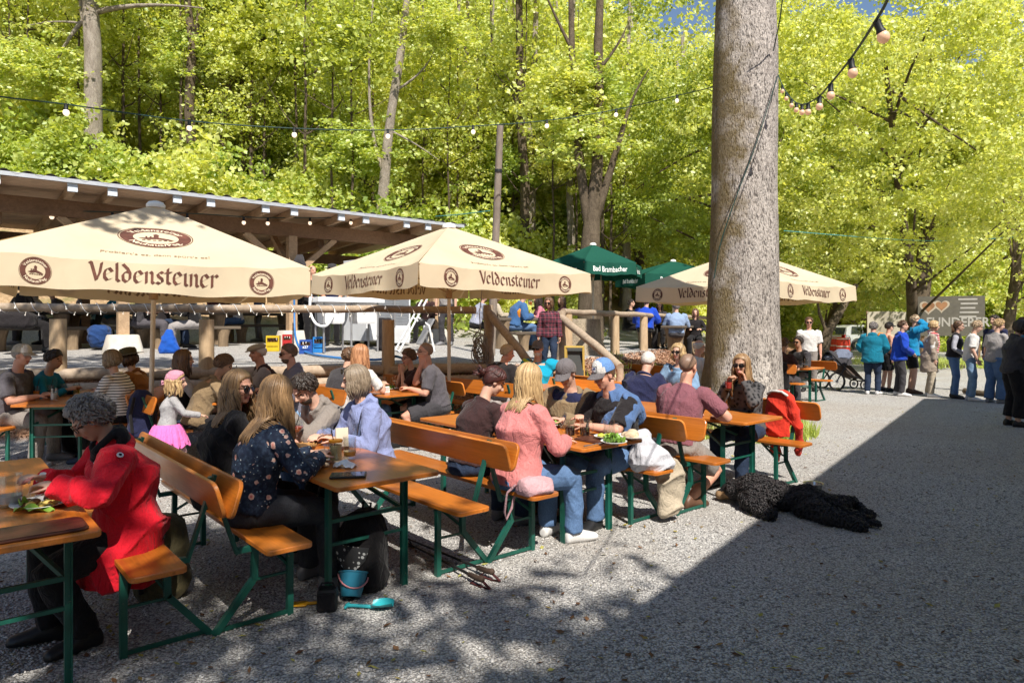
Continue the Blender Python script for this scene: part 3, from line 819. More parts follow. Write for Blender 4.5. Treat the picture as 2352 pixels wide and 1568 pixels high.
# right: thick dark trunks by the sign
for (x0, y0, x1, y1, dd, w, lab) in ((1984, 770, 2002, 640, 54, .44, "dark leaning trunk behind the parked silver car"), (2108, 740, 2128, 560, 33, .42, "thick brown trunk standing behind the event sign"), (1922, 785, 1925, 640, 58, .45, "dark trunk behind the red barrels")):
    b = P(x0, 780, dd); b.z = hgt(b.x, b.y)
    solo_tree("park_tree", lab, b, [b-Vector((0, 0, .3))]+pl(dd, (x0, y0), (x1, y1), (2*x1-x0-3, 2*y1-y0), (2*x1-x0-12, 2*y1-y0-300)), [w*1.3, w, w*.85, w*.7, w*.3], [(P(x1, y1, dd), P(x1+60, y1-60, dd), P(x1+100, y1-70, dd), .1, .02)], bark_d, [(CROWNS[2], (1, 1, 9.5), 1.15), (CROWNS[4], (1.5, -1.5, 13.5), .9)])
# the great trunk in the middle ground
b = PX(1708, 10.7)
BIGB = b
pth = [(1700, 1010), (1702, 965), (1706, 900), (1708, 830), (1706, 740), (1706, 640), (1708, 500), (1710, 380), (1711, 250), (1712, 120), (1712, 0), (1716, -200), (1720, -500)]
wid = [122, 108, 93, 86, 81, 78, 74, 73, 72, 71, 66, 64, 58]
g = random.Random(3)
r = thing("great_tree", "massive grey tree trunk standing between the tables", "tree", b)
m = MB(); vs = []; nn = 44
rings = []
for k, ((px, py), w) in enumerate(zip(pth, wid)):
    c = P(px, py, 10.7)-b; a = w/FPX*10.7
    if k == 0: c.z = -.05
    rings.append((c, a))
fine = []
for i in range(len(rings)-1):
    for t in (0, .25, .5, .75): fine.append((rings[i][0].lerp(rings[i+1][0], t), rings[i][1]*(1-t)+rings[i+1][1]*t))
fine.append(rings[-1])
for c, a in fine:
    for j in range(nn):
        q = 2*math.pi*j/nn; dv = Vector((math.cos(q), math.sin(q), 0))
        fl = max(0, 1-c.z/1.1)
        rr = a*(1+.05*noise.noise(Vector((dv.x*1.3, dv.y*1.3, c.z*.5)))+fl*.12*math.sin(q*5+1)+.015*noise.noise(Vector((dv.x*6, dv.y*6, c.z*2))))
        vs.append(c+dv*rr)
kk = len(fine)
m.add(vs, [(i*nn+j, i*nn+(j+1) % nn, (i+1)*nn+(j+1) % nn, (i+1)*nn+j) for i in range(kk-1) for j in range(nn)])
m.build("trunk", bark_big, r, smooth=180)
# its crown far overhead, limbs out of frame, and hanging boughs to the right
mb = trunk_mb([P(1720, -480, 10.7)-b, Vector((.6, .3, 11)), Vector((.8, 1, 14))], [.4, .34, .2], [((.4, 0, 10), (3, 1, 12), (5, 3, 13), .2, .05), ((.4, 0, 10), (-2, 3, 13), (-4, 4, 14), .2, .05)])
mb.build("bough", bark_big, r, smooth=60)

# big leafy maple filling the right of the picture
def maple(name, label, c, rx, ry, rz, zc, ncl, per, size, seed, base, limbs, lm, cut=None):
    g = np.random.default_rng(seed)
    r = thing(name, label, "tree", base)
    d = g.normal(size=(ncl*3, 3)); d /= np.linalg.norm(d, axis=1)[:, None]
    rr = .55+.45*g.random((ncl*3, 1))
    q = d*rr*np.array([rx, ry, rz])+np.array([c[0]-base[0], c[1]-base[1], zc])
    if cut is not None: q = q[[cut(p+np.array(base)) for p in q]]
    q = q[:ncl]
    v, f = leaf_cloud(q, g.uniform(.35, .75, len(q)), per, size, seed+9, .6, .5)
    new_ob("crown", np_mesh("crown", v, f, lm), r)
    m = MB()
    b0 = Vector((0, 0, 0)); top = Vector((c[0]-base[0], c[1]-base[1], zc+rz*.5))
    m.tube([b0-Vector((0, 0, .3)), b0.lerp(top, .33)+Vector((.15, 0, 0)), b0.lerp(top, .66), top], [.30, .20, .13, .05], 10)
    gg = random.Random(seed)
    for k in range(limbs):
        t = gg.uniform(.15, .9); a = b0.lerp(top, t); e = Vector(q[gg.randrange(len(q))]); e = a.lerp(e, .97)
        mid = a.lerp(e, .5)+Vector((gg.uniform(-.4, .4), gg.uniform(-.4, .4), gg.uniform(-.1, .7)))
        pts = [a*(1-s)**2+mid*2*s*(1-s)+e*s*s for s in (0, .2, .4, .6, .8, 1)]
        m.tube(pts, [.055*(1-s)+.010 for s in (0, .2, .4, .6, .8, 1)], 6)
    m.build("trunk", bark_d, r, smooth=60)
maple("maple_tree", "large lime green maple hanging over the right side of the yard", (12.5, 23), 7.5, 4.5, 5.5, 8.6, 720, 72, .128, 41, (19.5, 33, 0), 16, leaf_b)
maple("maple_tree", "bright green tree spreading just right of the great trunk", (8.5, 27), 5.0, 4.0, 5.0, 8.0, 470, 70, .135, 43, (9.6, 29, 0), 14, leaf_a)
maple("maple_tree", "sparse pale tree with dry twigs at the right edge of the yard", (23.6, 31), 4.6, 3.0, 6.0, 8.0, 240, 46, .15, 45, (22.6, 31.5, 0), 22, leaf_b)
maple("maple_tree", "low bright bushy tree above the event sign", (19, 38), 5.5, 3.0, 3.2, 5.4, 300, 56, .17, 51, (18, 40, 0), 10, leaf_c)
maple("maple_tree", "low bright bushy tree above the parked silver car", (21.5, 56), 7, 3.0, 4.0, 6.6, 300, 56, .22, 53, (24, 57, 0), 8, leaf_b)
maple("maple_tree", "fresh green tree between the great trunk and the green parasols", (6.5, 33), 4.5, 4.0, 5.5, 8.5, 330, 60, .17, 47, (6, 34, 0), 12, leaf_a)
# trees behind the viewer whose leaves dapple the foreground
def shade_tree(label, base, c, r, zc, ncl, per, seed, size=.17):
    maple("shade_tree", label, c, r[0], r[1], r[2], zc, ncl, per, size, seed, base, 14, leaf_b)
shade_tree("leafy tree standing close behind the viewpoint", (-3.2, -4.6, 0), (-.5, -3.65), (4.2, 1.8, 1.5), 9.4, 205, 32, 61)
shade_tree("leafy tree standing left of the first parasol", (-8.6, 2.6, 0), (-4.6, 3.4), (2.8, 2.6, 1.5), 9.6, 120, 34, 63)
# ================================================================ lettering
# broad-nib strokes for the old-style lettering on the parasols
GLY = {
 'V': ([[(-.02, 1.38), (.1, 1.30), (.42, .06)], [(.42, .04), (.62, .6), (.72, 1.35)]], .78),
 'e': ([[(.20, .86), (.12, .6), (.13, .28), (.30, .06), (.56, .20)], [(.18, .86), (.40, .98), (.60, .74)], [(.60, .74), (.16, .44)]], .70),
 'l': ([[(.16, 1.42), (.18, .9), (.18, .18), (.34, .04)]], .42),
 'd': ([[(.12, 1.38), (.42, 1.06), (.58, .72), (.57, .30), (.36, .05), (.16, .20), (.13, .58), (.30, .84), (.52, .80)]], .74),
 'n': ([[(.04, .86), (.17, .92), (.17, .06)], [(.20, .76), (.42, .95), (.54, .82), (.54, .16), (.66, .06)]], .74),
 's': ([[(.50, .84), (.32, .95), (.15, .78), (.22, .58), (.44, .42), (.48, .18), (.30, .05), (.08, .16)]], .60),
 't': ([[(.22, 1.20), (.20, .9), (.20, .18), (.38, .05)], [(.04, .88), (.44, .92)]], .50),
 'i': ([[(.06, .86), (.18, .92), (.18, .16), (.32, .05)], [(.14, 1.22), (.22, 1.28)]], .40),
 'r': ([[(.04, .86), (.17, .92), (.17, .06)], [(.20, .74), (.40, .95), (.54, .80)]], .58)}
def nib_text(txt, wn=.115):
    """-> list of quads (2d) and total width, x height 1"""
    nx, ny = wn*math.cos(R(38)), wn*math.sin(R(38)); x = 0; Q = []
    for ch in txt:
        st, adv = GLY[ch]
        for s in st:
            for a, b in zip(s[:-1], s[1:]):
                k = 3
                for i in range(k):
                    p = (a[0]+(b[0]-a[0])*i/k, a[1]+(b[1]-a[1])*i/k); q = (a[0]+(b[0]-a[0])*(i+1)/k, a[1]+(b[1]-a[1])*(i+1)/k)
                    Q.append([(x+p[0]-nx, p[1]-ny), (x+p[0]+nx, p[1]+ny), (x+q[0]+nx, q[1]+ny), (x+q[0]-nx, q[1]-ny)])
        x += adv
    return Q, x
_fc = {}
def font_mesh(txt, bold=0.0):
    """triangulated mesh of the built-in font: verts2d, faces, width (size 1)"""
    if (txt, bold) in _fc: return _fc[(txt, bold)]
    cu = bpy.data.curves.new("lettering", 'FONT'); cu.body = txt; cu.size = 1; cu.offset = bold; cu.resolution_u = 3
    o = bpy.data.objects.new("lettering", cu); COL.objects.link(o)
    bpy.context.view_layer.update()
    me = bpy.data.meshes.new_from_object(o.evaluated_get(bpy.context.evaluated_depsgraph_get()))
    v = [(q.co.x, q.co.y) for q in me.vertices]; f = [tuple(p.vertices) for p in me.polygons]
    bpy.data.objects.remove(o); bpy.data.curves.remove(cu); bpy.data.meshes.remove(me)
    w = max((q[0] for q in v), default=.3)
    _fc[(txt, bold)] = (v, f, w); return _fc[(txt, bold)]
def put_nib(mb, txt, cx, cy, xh, fn, off=.004, sx=1.0):
    Q, w = nib_text(txt)
    for k, q in enumerate(Q):
        mb.add([fn(cx+(p[0]-w/2)*xh*sx, cy+p[1]*xh, off+(k % 7)*.00035) for p in q], [(0, 1, 2, 3)])
def put_font(mb, txt, cx, cy, size, fn, off=.004, bold=0.0, sx=1.0):
    v, f, w = font_mesh(txt, bold)
    mb.add([fn(cx+(p[0]-w/2)*size*sx, cy+p[1]*size, off) for p in v], f)
def put_arc(mb, txt, cx, cy, rad, size, fn, off, top=True, ax=1.0, ay=1.0, bold=.01, span=None):
    ws = [font_mesh(c, bold)[2]+.10 if c != ' ' else .35 for c in txt]; tot = sum(ws)
    span = span or tot*size/rad
    a = (math.pi/2+span/2) if top else (-math.pi/2-span/2)
    for c, w in zip(txt, ws):
        da = span*w/tot; m = a-da/2 if top else a+da/2
        if c != ' ':
            v, f, cw = font_mesh(c, bold); pts = []
            for p in v:
                lx, ly = (p[0]-cw/2)*size, p[1]*size
                if top: q = m; px_, py_ = (rad+ly)*math.cos(q)+lx*math.sin(q), (rad+ly)*math.sin(q)-lx*math.cos(q)
                else: q = m; px_, py_ = (rad+size*.7-ly)*math.cos(q)-lx*math.sin(q), (rad+size*.7-ly)*math.sin(q)+lx*math.cos(q)
                pts.append(fn(cx+px_*ax, cy+py_*ay, off))
            mb.add(pts, f)
        a = a-da if top else a+da
def put_disc(mb, cx, cy, r0, r1, fn, off, ax=1.0, ay=1.0, n=40):
    vs = []
    for j in range(n):
        q = 2*math.pi*j/n
        vs.append(fn(cx+r1*math.cos(q)*ax, cy+r1*math.sin(q)*ay, off))
    if r0 > 0:
        for j in range(n):
            q = 2*math.pi*j/n; vs.append(fn(cx+r0*math.cos(q)*ax, cy+r0*math.sin(q)*ay, off))
        mb.add(vs, [(j, (j+1) % n, n+(j+1) % n, n+j) for j in range(n)])
    else: mb.add(vs, [tuple(range(n))])
def put_poly(mb, pts, fn, off): mb.add([fn(x, y, off) for x, y in pts], [tuple(range(len(pts)))])
ink = mat("brown print", (.105, .038, .025), .85, .45, 9)
ink2 = mat("slogan and show-through print", (.20, .12, .07), .8, .1)
cream_ink = mat("cream print", (.74, .62, .45), .85, .05)
def emblem(parent, cx, cy, r, fn, big=True, base=.003):
    """ring emblem with a hill and tower in its middle"""
    m = MB(); ax = 1.28 if big else 1.0
    put_disc(m, cx, cy, r*.64, r, fn, base, ax)
    put_disc(m, cx, cy, r*1.03, r*1.06, fn, base, ax)
    # hill with tower
    if True:
        put_poly(m, [(cx-r*.50*ax, cy-r*.10), (cx-r*.30*ax, cy-r*.02), (cx-r*.12*ax, cy+r*.06), (cx+r*.12*ax, cy+r*.04), (cx+r*.32*ax, cy-r*.05), (cx+r*.52*ax, cy-r*.18), (cx+r*.30*ax, cy-r*.20), (cx, cy-r*.12), (cx-r*.25*ax, cy-r*.18)], fn, base+.0006)
        put_poly(m, [(cx-r*.09, cy+r*.05), (cx+r*.09, cy+r*.05), (cx+r*.09, cy+r*.32), (cx-r*.09, cy+r*.32)], fn, base+.0006)
        put_poly(m, [(cx-r*.13, cy+r*.30), (cx+r*.13, cy+r*.30), (cx, cy+r*.42)], fn, base+.0012)
        for k in range(6):
            x = cx+(-.4+.15*k)*r*ax; put_poly(m, [(x, cy-r*.24), (x+r*.12, cy-r*.22), (x+r*.14, cy-r*.28), (x+r*.02, cy-r*.30)], fn, base+.0006)
        for k in range(3):
            x = cx+(-.30+.12*k)*r*ax; put_poly(m, [(x, cy+r*.0), (x+r*.07, cy+r*.0), (x+r*.07, cy+r*.14), (x, cy+r*.14)], fn, base+.0012)
    o = m.build("emblem", ink, parent, fix=False)
    m = MB()
    put_arc(m, "Veldensteiner", cx, cy, r*.70, r*.30, fn, base+.0018, True, ax, 1.0, .012, 2.3)
    m.build("emblem_lettering", cream_ink, parent, fix=False); m = MB()
    put_arc(m, "Neuhaus/Peg.", cx, cy, r*.69, r*.30, fn, base+.0018, False, ax, 1.0, .012, 2.0)
    m.build("emblem_lettering", cream_ink, parent, fix=False)

# ================================================================ parasols
def canvas(name, col, tr=.35):
    t = NT(name); n = t.noise(t.co(), 1.4, 4); f = t.noise(t.co(), 90, 2)
    c = t.ramp(n, [(.25, tuple(q*.90 for q in col)), (.7, tuple(min(1, q*1.06) for q in col))])
    st = t.noise(t.co(scale=(1, 1, .35)), 3.5, 5, .7); c = t.mix(t.ramp(st, [(.56, (0, 0, 0)), (.8, (.35,)*3)]), c, tuple(q*.72 for q in col))
    df = t.n.new("ShaderNodeBsdfDiffuse"); tl = t.n.new("ShaderNodeBsdfTranslucent"); mx = t.n.new("ShaderNodeMixShader"); mx.inputs[0].default_value = tr
    t.L(c, df.inputs[0]); t.L(t.mix(1.0, c, (.95, .72, .42) if col[0] > col[1] else (.9, 1, .9), 'MULTIPLY'), tl.inputs[0])
    b = t.n.new("ShaderNodeBump"); b.inputs["Strength"].default_value = .35; b.inputs["Distance"].default_value = .02
    t.L(t.math('ADD', t.noise(t.co(), 3.0, 3, .5, .6), t.math('MULTIPLY', f, .03)), b.inputs["Height"]); t.L(b.outputs[0], df.inputs["Normal"])
    t.L(df.outputs[0], mx.inputs[1]); t.L(tl.outputs[0], mx.inputs[2]); t.L(mx.outputs[0], t.out.inputs[0]); return t.mat
cream = canvas("cream canvas", (.70, .60, .43), .28)
polemat = mat("parasol pole", (.62, .54, .44), .5, .08, 4, metal=.1)
def parasol(name, label, loc, rz, hs, ze, zt, val, prints, fabric, tilt=(0, 0), polew=.027, sag=.085, nside=4):
    th = thing(name, label, "parasol", loc, rz, "parasols" if nside == 4 else "green parasols")
    th.rotation_euler = (R(tilt[0]), R(tilt[1]), R(rz))
    m = MB(); m.tube([(0, 0, -.02 if not tilt[0] else .0), (0, 0, zt-.02)], polew, 12); m.build("pole", polemat, th, smooth=60)
    m = MB(); m.lathe([(.10, zt-.03), (.105, zt), (.08, zt+.035), (.03, zt+.05), (0, zt+.052)], n=16); m.build("top_cap", mat("white plastic", (.8, .79, .76), .4, .03), th, smooth=50)
    cs = []
    rad = hs*math.sqrt(2) if nside == 4 else hs
    for k in range(nside): q = 2*math.pi*(k+.5)/nside; cs.append(Vector((rad*math.cos(q), rad*math.sin(q), ze)))
    apex = Vector((0, 0, zt))
    for k in range(nside):
        c0, c1 = cs[k], cs[(k+1) % nside]      # counterclockwise seen from above; outside left->right seen from outside is c0->c1
        el = (c1-c0).length; mid = (c0+c1)/2; outw = Vector((mid.x, mid.y, 0)).normalized(); ex = (c1-c0).normalized()
        ph = k*1.7
        def top(u, v, c0=c0, c1=c1, outw=outw, ph=ph):
            e = c0.lerp(c1, u); p = e.lerp(apex.lerp(e, .05), v)
            w = 4*u*(1-u)
            p = p-Vector((0, 0, sag*w*(1-v)*(.4+v)*1.3))-outw*sag*.9*w*(1-v)+Vector((0, 0, .012*math.sin(u*31+ph)*(1-v)**3*(1-w*.6)))
            return p
        nrm = (apex-c0).cross(c1-c0).normalized()
        if nrm.dot(outw) < 0: nrm = -nrm
        sl = (apex-mid).length
        m = MB(); m.grid(lambda a, b: top(a, b), 30, 14)
        pan = m.build("canopy_panel", fabric, th, smooth=180, fix=False)
        def valp(u, w, c0=c0, c1=c1, outw=outw, ph=ph):
            p = top(u, 0); ww = 4*u*(1-u)
            return p+Vector((0, 0, -val*w))+outw*(.02*w+w*(.028*math.sin(u*11+ph)+.014*math.sin(u*27+ph*2))*ww)+Vector((0, 0, w*.018*math.sin(u*9+ph*1.3)*ww))
        m = MB(); m.grid(lambda a, b: valp(a, b), 44, 6)
        va = m.build("valance", fabric, th, smooth=180, fix=False)
        def fv(x, y, o, el=el, outw=outw, valp=valp):          # x along the edge, y up from the hem
            return valp(min(1, max(0, .5+x/el)), 1-y/val)+outw*o
        def ft(x, y, o, el=el, sl=sl, top=top, nrm=nrm):       # on the roof panel, y up the slope
            v = y/sl; wd = (1-v*.95)
            return top(min(1, max(0, .5+x/(el*wd))), v)+nrm*o
        prints(pan, va, fv, ft, val, sl, k)
        m = MB(); m.tube([c0-Vector((0, 0, .03)), Vector((0, 0, zt-.06))], .012, 6); m.build("rib", mat("rib wood", (.32, .2, .1), .6), th)
        m = MB(); m.tube([c0.lerp(apex, .45)-Vector((0, 0, .04)), Vector((0, 0, ze-.28))], .009, 6); m.build("strut", MATS["rib wood"], th)
    m = MB(); m.lathe([(.028, ze-.36), (.05, ze-.35), (.05, ze-.24), (.028, ze-.23)], n=12, closed=True); m.build("hub", MATS["rib wood"], th, smooth=40)
    return th
def brew_prints(pan, va, fv, ft, val, sl, k):
    m = MB(); put_nib(m, "Veldensteiner", 0, val*.30, val*.46, fv, .004); m.build("lettering", ink, va, fix=False)
    m = MB(); put_nib(m, "Veldensteiner", 0, val*.30, val*.46, fv, -.004); m.build("show_through", ink2, va, fix=False)  # backlit lettering seen through the canvas, put on as a paler inner print
    for sx in (-1.0, 1.0): emblem(va, sx, val*.5, val*.40, fv, False)
    emblem(pan, 0, sl*.46, .27, ft, True)
    m = MB(); put_font(m, "Probiert's es, dann spürt's es!", 0, sl*.14, .085, ft, .003, .004, 1.0); m.build("slogan", ink2, pan, fix=False)
WZ = math.degrees(math.atan2(W2.y, W2.x))
def zg(x, y): return hgt(x, y)
parasol("parasol", "cream parasol at the left over the nearest tables, dappled with leaf shade", (-4.30, 8.1, 0), WZ-12, 1.5, 2.33, 3.10, .30, brew_prints, cream, (0, 1.2))
parasol("parasol", "cream parasol in the middle beside the concrete steps", (-.95, 10.3, 0), WZ, 1.5, 2.43, 3.16, .28, brew_prints, cream)
parasol("parasol", "cream parasol partly hidden behind the great trunk", (4.6, 13.5, 0), WZ, 1.5, 2.42, 3.15, .28, brew_prints, cream)
green = canvas("bottle green canvas", (.018, .085, .060), .12)
white_ink = mat("white print", (.75, .78, .75), .8, .05)
def bath_prints(pan, va, fv, ft, val, sl, k):
    m = MB(); v, f, w = font_mesh("Bad Brambacher", .012); put_font(m, "Bad Brambacher", 0, val*.28, val*.62, fv, .006, .012, .72); m.build("lettering", white_ink, va, fix=False)
for px, d, lab in ((1362, 20.2, "green parasol with white lettering beside the middle cream parasol"), (1546, 24.0, "darker green parasol further back, left of the great trunk")):
    c = PX(px, d); g = hgt(c.x, c.y)
    t = parasol("parasol", lab, (c.x, c.y, g), 44 if px < 1400 else 20, 1.55 if px < 1400 else 2.0, 2.35, 2.98 if px < 1400 else 2.9, .34, bath_prints, green, (0, 0), .03, .05, 6)

# ================================================================ beer garden tables and benches
varnish = mat_varnish("orange varnish")
def chipped():
    t = NT("green painted steel"); n = t.noise(t.co(), 34, 4, .7); b = t.noise(t.co(), 5, 3)
    c = t.ramp(b, [(.3, (.006, .066, .047)), (.7, (.010, .105, .075))]); c = t.mix(t.ramp(n, [(.66, (0, 0, 0)), (.70, (.8,)*3)]), c, (.16, .15, .13))
    t.set(c, .42, spec=.5); return t.mat
gmetal = chipped()
def table_parts(label, loc, rz, L=2.2, Wd=.70):
    th = thing("beer_table", label, "table", loc, rz, "folding beer tables")
    m = MB(); m.plank(L, Wd, .742, .77, .035, .004); m.build("tabletop", varnish, th, smooth=40)
    m = MB()
    for s in (-1, 1): m.bar((-L/2+.1, s*(Wd/2-.12), .728), (L/2-.1, s*(Wd/2-.12), .728), .04, .022)
    for s in (-.85, 0, .85): m.bar((s, -Wd/2+.05, .728), (s, Wd/2-.05, .728), .07, .020)
    m.build("batten", mat_timber("pale batten", (.36, .2, .08), (.52, .32, .15), (8, 8, 8)) if "pale batten" not in MATS else MATS["pale batten"], th)
    for e in (-1, 1):
        x = e*(L/2-.30)
        for s in (-1, 1):
            y = s*(Wd/2-.09)
            m = MB(); m.bar((x, y, 0), (x, y, .72), .032, .032); m.bar((x+e*.012, y+s*.012, 0), (x+e*.012, y+s*.012, .72), .004, .045)
            m.build("leg", gmetal, th)
        for z, w in ((.70, .03), (.36, .018), (.50, .022)):
            m = MB(); m.bar((x, -Wd/2+.10, z), (x, Wd/2-.10, z), w, w); m.build("crossbar", gmetal, th)
        for s in (-1, 1): m = MB(); m.bar((x, s*(Wd/2-.10), .50), (x-e*.52, s*.03, .715), .022, .022); m.build("brace", gmetal, th)
    return th
def bench_parts(label, loc, rz, L=2.2, back=True):
    th = thing("beer_bench", label, "bench", loc, rz, "folding beer benches")
    m = MB(); m.plank(L, .26, .452, .48, .035, .004); m.build("seat", varnish, th, smooth=40)
    m = MB()
    for s in (-.72, .72): m.bar((s, -.10, .438), (s, .10, .438), .06, .022)
    m.bar((-L/2+.25, 0, .438), (L/2-.25, 0, .438), .04, .02); m.build("batten", MATS.get("pale batten") or varnish, th)
    for e in (-1, 1):
        x = e*(L/2-.28)
        m = MB(); m.bar((x, .105, 0), (x, .105, .445), .034, .034); m.build("leg", gmetal, th)
        m = MB(); m.bar((x, -.095, .445), (x, -.10, .25), .034, .034); m.bar((x, -.10, .26), (x, -.315, 0), .034, .034)
        m.build("leg", gmetal, th)
        m = MB(); m.bar((x, .105, .02), (x, -.31, .02), .012, .022); m.build("floor_bar", gmetal, th)
        m = MB(); m.bar((x, .10, .25), (x, -.10, .25), .014, .014); m.build("crossbar", gmetal, th)
        for s in (-1, 1): m = MB(); m.bar((x, s*.09, .30), (x-e*.22, 0, .43), .016, .016); m.build("brace", gmetal, th)
        if back:
            m = MB(); m.bar((x, .0, .43), (x, -.19, .43), .03, .03); m.bar((x, -.195, .415), (x, -.338, .86), .036, .018, up=(0, 1, 0)); m.build("back_support", gmetal, th)
    if back:
        xf = Matrix.Translation((0, -.283, .775)) @ Matrix.Rotation(R(-106), 4, 'X')
        m = MB(); m.plank(L, .20, -.011, .011, .05, .004, xf); m.build("backrest", varnish, th, smooth=40)
    return th
if "pale batten" not in MATS: mat_timber("pale batten", (.36, .2, .08), (.52, .32, .15), (8, 8, 8)); 
PB = bpy.data.materials.get("pale batten"); MATS["pale batten"] = PB
_tp = [None, None]
def beer_table(label, near, rz=AL):
    """near = middle of the nearer end"""
    d = Vector((math.cos(R(rz)), math.sin(R(rz)), 0)); c = Vector((near[0], near[1], 0))+d*1.1
    if _tp[0] is None: _tp[0] = table_parts(label, c, rz); return _tp[0]
    return copy_tree(_tp[0], c, rz, label)
def beer_bench(label, near, right, rz=AL, z=0):
    """right: sitter's back is on the +W side"""
    d = Vector((math.cos(R(rz)), math.sin(R(rz)), 0)); c = Vector((near[0], near[1], z))+d*1.1
    a = rz if right else rz+180
    if _tp[1] is None: _tp[1] = bench_parts(label, c, a); return _tp[1]
    return copy_tree(_tp[1], c, a, label)
# front row
T1 = Vector((-1.81, 3.02))-W2*.35
beer_table("nearest beer table at the lower left with a plate and a tray on it", T1)
B1 = Vector((-1.70, 3.30)); beer_bench("bench the person in the red jacket sits on", B1, True)
T2 = Vector((-.707, 4.024)); beer_table("second beer table from the left in the front row with jars and glasses on it", T2)
B2 = Vector((-1.19, 3.685)); beer_bench("bench the person in the flowered blouse sits on", B2, False)
B3 = Vector((-.234, 4.42)); beer_bench("half empty bench right of the second front table", B3, True)
T3 = Vector((.785, 5.21)); beer_table("third front beer table with two dark drinks and salad plates", T3)
B4 = Vector((.25, 4.81)); beer_bench("bench the person in the pink sweater sits on", B4, False)
B5 = Vector((1.26, 5.60)); beer_bench("bench with the white cloth bag on its end", B5, True)
T4 = Vector((2.43, 6.54)); beer_table("rightmost beer table of the front row, before the great trunk", T4)
B6 = Vector((1.865, 6.0)); beer_bench("bench the person in the maroon shirt sits on", B6, False)
B7 = Vector((2.97, 6.86)); beer_bench("bench with the red hooded jacket hung over its backrest", B7, True)
# second row
R5 = 98.0
T5 = Vector((-5.33, 7.75)); beer_table("beer table at the left edge with drinks and straws, behind the red jacket", T5, R5)
n5 = Vector((math.sin(R(R5)), -math.cos(R(R5))))
B5L = T5-n5*.62; B5R = T5+n5*.62
beer_bench("bench left of the left edge table", B5L, False, R5); beer_bench("bench under the person in the striped shirt", B5R, True, R5)
T6 = Vector((-3.25, 8.10)); beer_table("beer table hidden behind the long haired people, under the left parasol", T6)
B6L = T6-W2*.62; B6R = T6+W2*.62
beer_bench("bench beside the child in the pink cap", B6L, False); beer_bench("bench under the bearded person in the grey hoodie", B6R, True)
T7 = Vector((-1.35, 8.93)); beer_table("beer table in the middle with beer mugs and a bread basket", T7)
B7L = T7-W2*.62; B7R = T7+W2*.62
beer_bench("bench under the red haired person at the middle table", B7L, False); beer_bench("bench under the person with glasses in a grey tee", B7R, True)
T8 = Vector((.85, 9.7)); beer_table("beer table in front of the concrete steps", T8)
B8L = T8-W2*.62; B8R = T8+W2*.62
beer_bench("bench under the person in a black sweater before the steps", B8L, False); beer_bench("bench with its backrest under the turquoise sleeve", B8R, True)
T9 = Vector((2.6, 9.56)); beer_table("beer table just left of the great trunk", T9)
B9L = T9-W2*.62; B9R = T9+W2*.60
beer_bench("bench under the white haired person left of the great trunk", B9L, False)
beer_bench("bench with open backrest on the wood chips behind the maroon shirt", (3.3, 12.4), True, AL-6)
T10 = Vector((6.4, 14.3)); beer_table("beer table right of the great trunk, under the third parasol", T10)
B10L = T10-W2*.62; B10R = T10+W2*.62
beer_bench("bench just right of the great trunk with a black jacket on it", B10L, False); beer_bench("bench in front of the pushchair", B10R, True)
# ================================================================ people
SKIN = {}
def skin(tone):
    nm = "skin "+tone
    if nm in MATS: return MATS[nm]
    c = {'fair': (.56, .34, .25), 'rosy': (.58, .30, .21), 'tan': (.42, .235, .15), 'old': (.50, .295, .215)}[tone]
    t = NT(nm); n = t.noise(t.co(), 14, 3); n2 = t.noise(t.co(), 3, 2)
    col = t.ramp(n, [(.3, tuple(q*.92 for q in c)), (.7, tuple(q*1.06 for q in c))])
    col = t.mix(t.ramp(n2, [(.5, (0, 0, 0)), (.75, (.35,)*3)]), col, (c[0], c[1]*.78, c[2]*.72))
    t.set(col, .55, spec=.35); t.b.inputs["Subsurface Weight"].default_value = .08
    t.b.inputs["Subsurface Radius"].default_value = (.02, .008, .004)
    MATS[nm] = t.mat; return t.mat
lipm = mat("lips", (.36, .12, .10), .5, .1)
browm = mat("eyebrow", (.09, .055, .035), .8, .1)
eyem = mat("eye", (.03, .022, .018), .25, .1)
def hairmat(nm, c0, c1):
    k = "hair "+nm
    if k in MATS: return MATS[k]
    t = NT(k); a = t.n.new("ShaderNodeAttribute"); a.attribute_name = "lock"
    n = t.noise(t.co(scale=(60, 60, 5)), 3, 3)
    f = t.math('ADD', t.math('MULTIPLY', a.outputs["Fac"], .7), t.math('MULTIPLY', n, .45))
    t.set(t.ramp(f, [(.15, c0), (.85, c1)]), .42, spec=.45)
    t.bump(t.noise(t.co(scale=(140, 140, 8)), 2, 2), .5, .004)
    MATS[k] = t.mat; return t.mat
HAIR = {'grey': ((.06, .05, .047), (.27, .24, .225)), 'stubble': ((.15, .09, .06), (.26, .16, .11)), 'white': ((.38, .35, .32), (.68, .65, .60)), 'brown': ((.035, .018, .010), (.15, .080, .042)),
        'dark': ((.008, .006, .005), (.045, .03, .022)), 'blond': ((.20, .115, .05), (.55, .38, .19)), 'dkblond': ((.09, .05, .025), (.36, .215, .10)),
        'auburn': ((.018, .007, .006), (.075, .022, .018)), 'red': ((.16, .06, .025), (.48, .24, .12)), 'ash': ((.10, .075, .05), (.30, .23, .16)), 'sand': ((.22, .15, .09), (.45, .33, .21))}
def hm(k): return hairmat(k, *HAIR[k])
JOBS = []      # (name, MB, voxel, smooth, paint, mats, parent, post)
PERSON_N = [0]
def frame_z(d, ref=Vector((0, 1, 0))):
    d = d.normalized(); x = ref.cross(d)
    if x.length < 1e-4: x = Vector((1, 0, 0))
    x.normalize(); return x, d.cross(x)
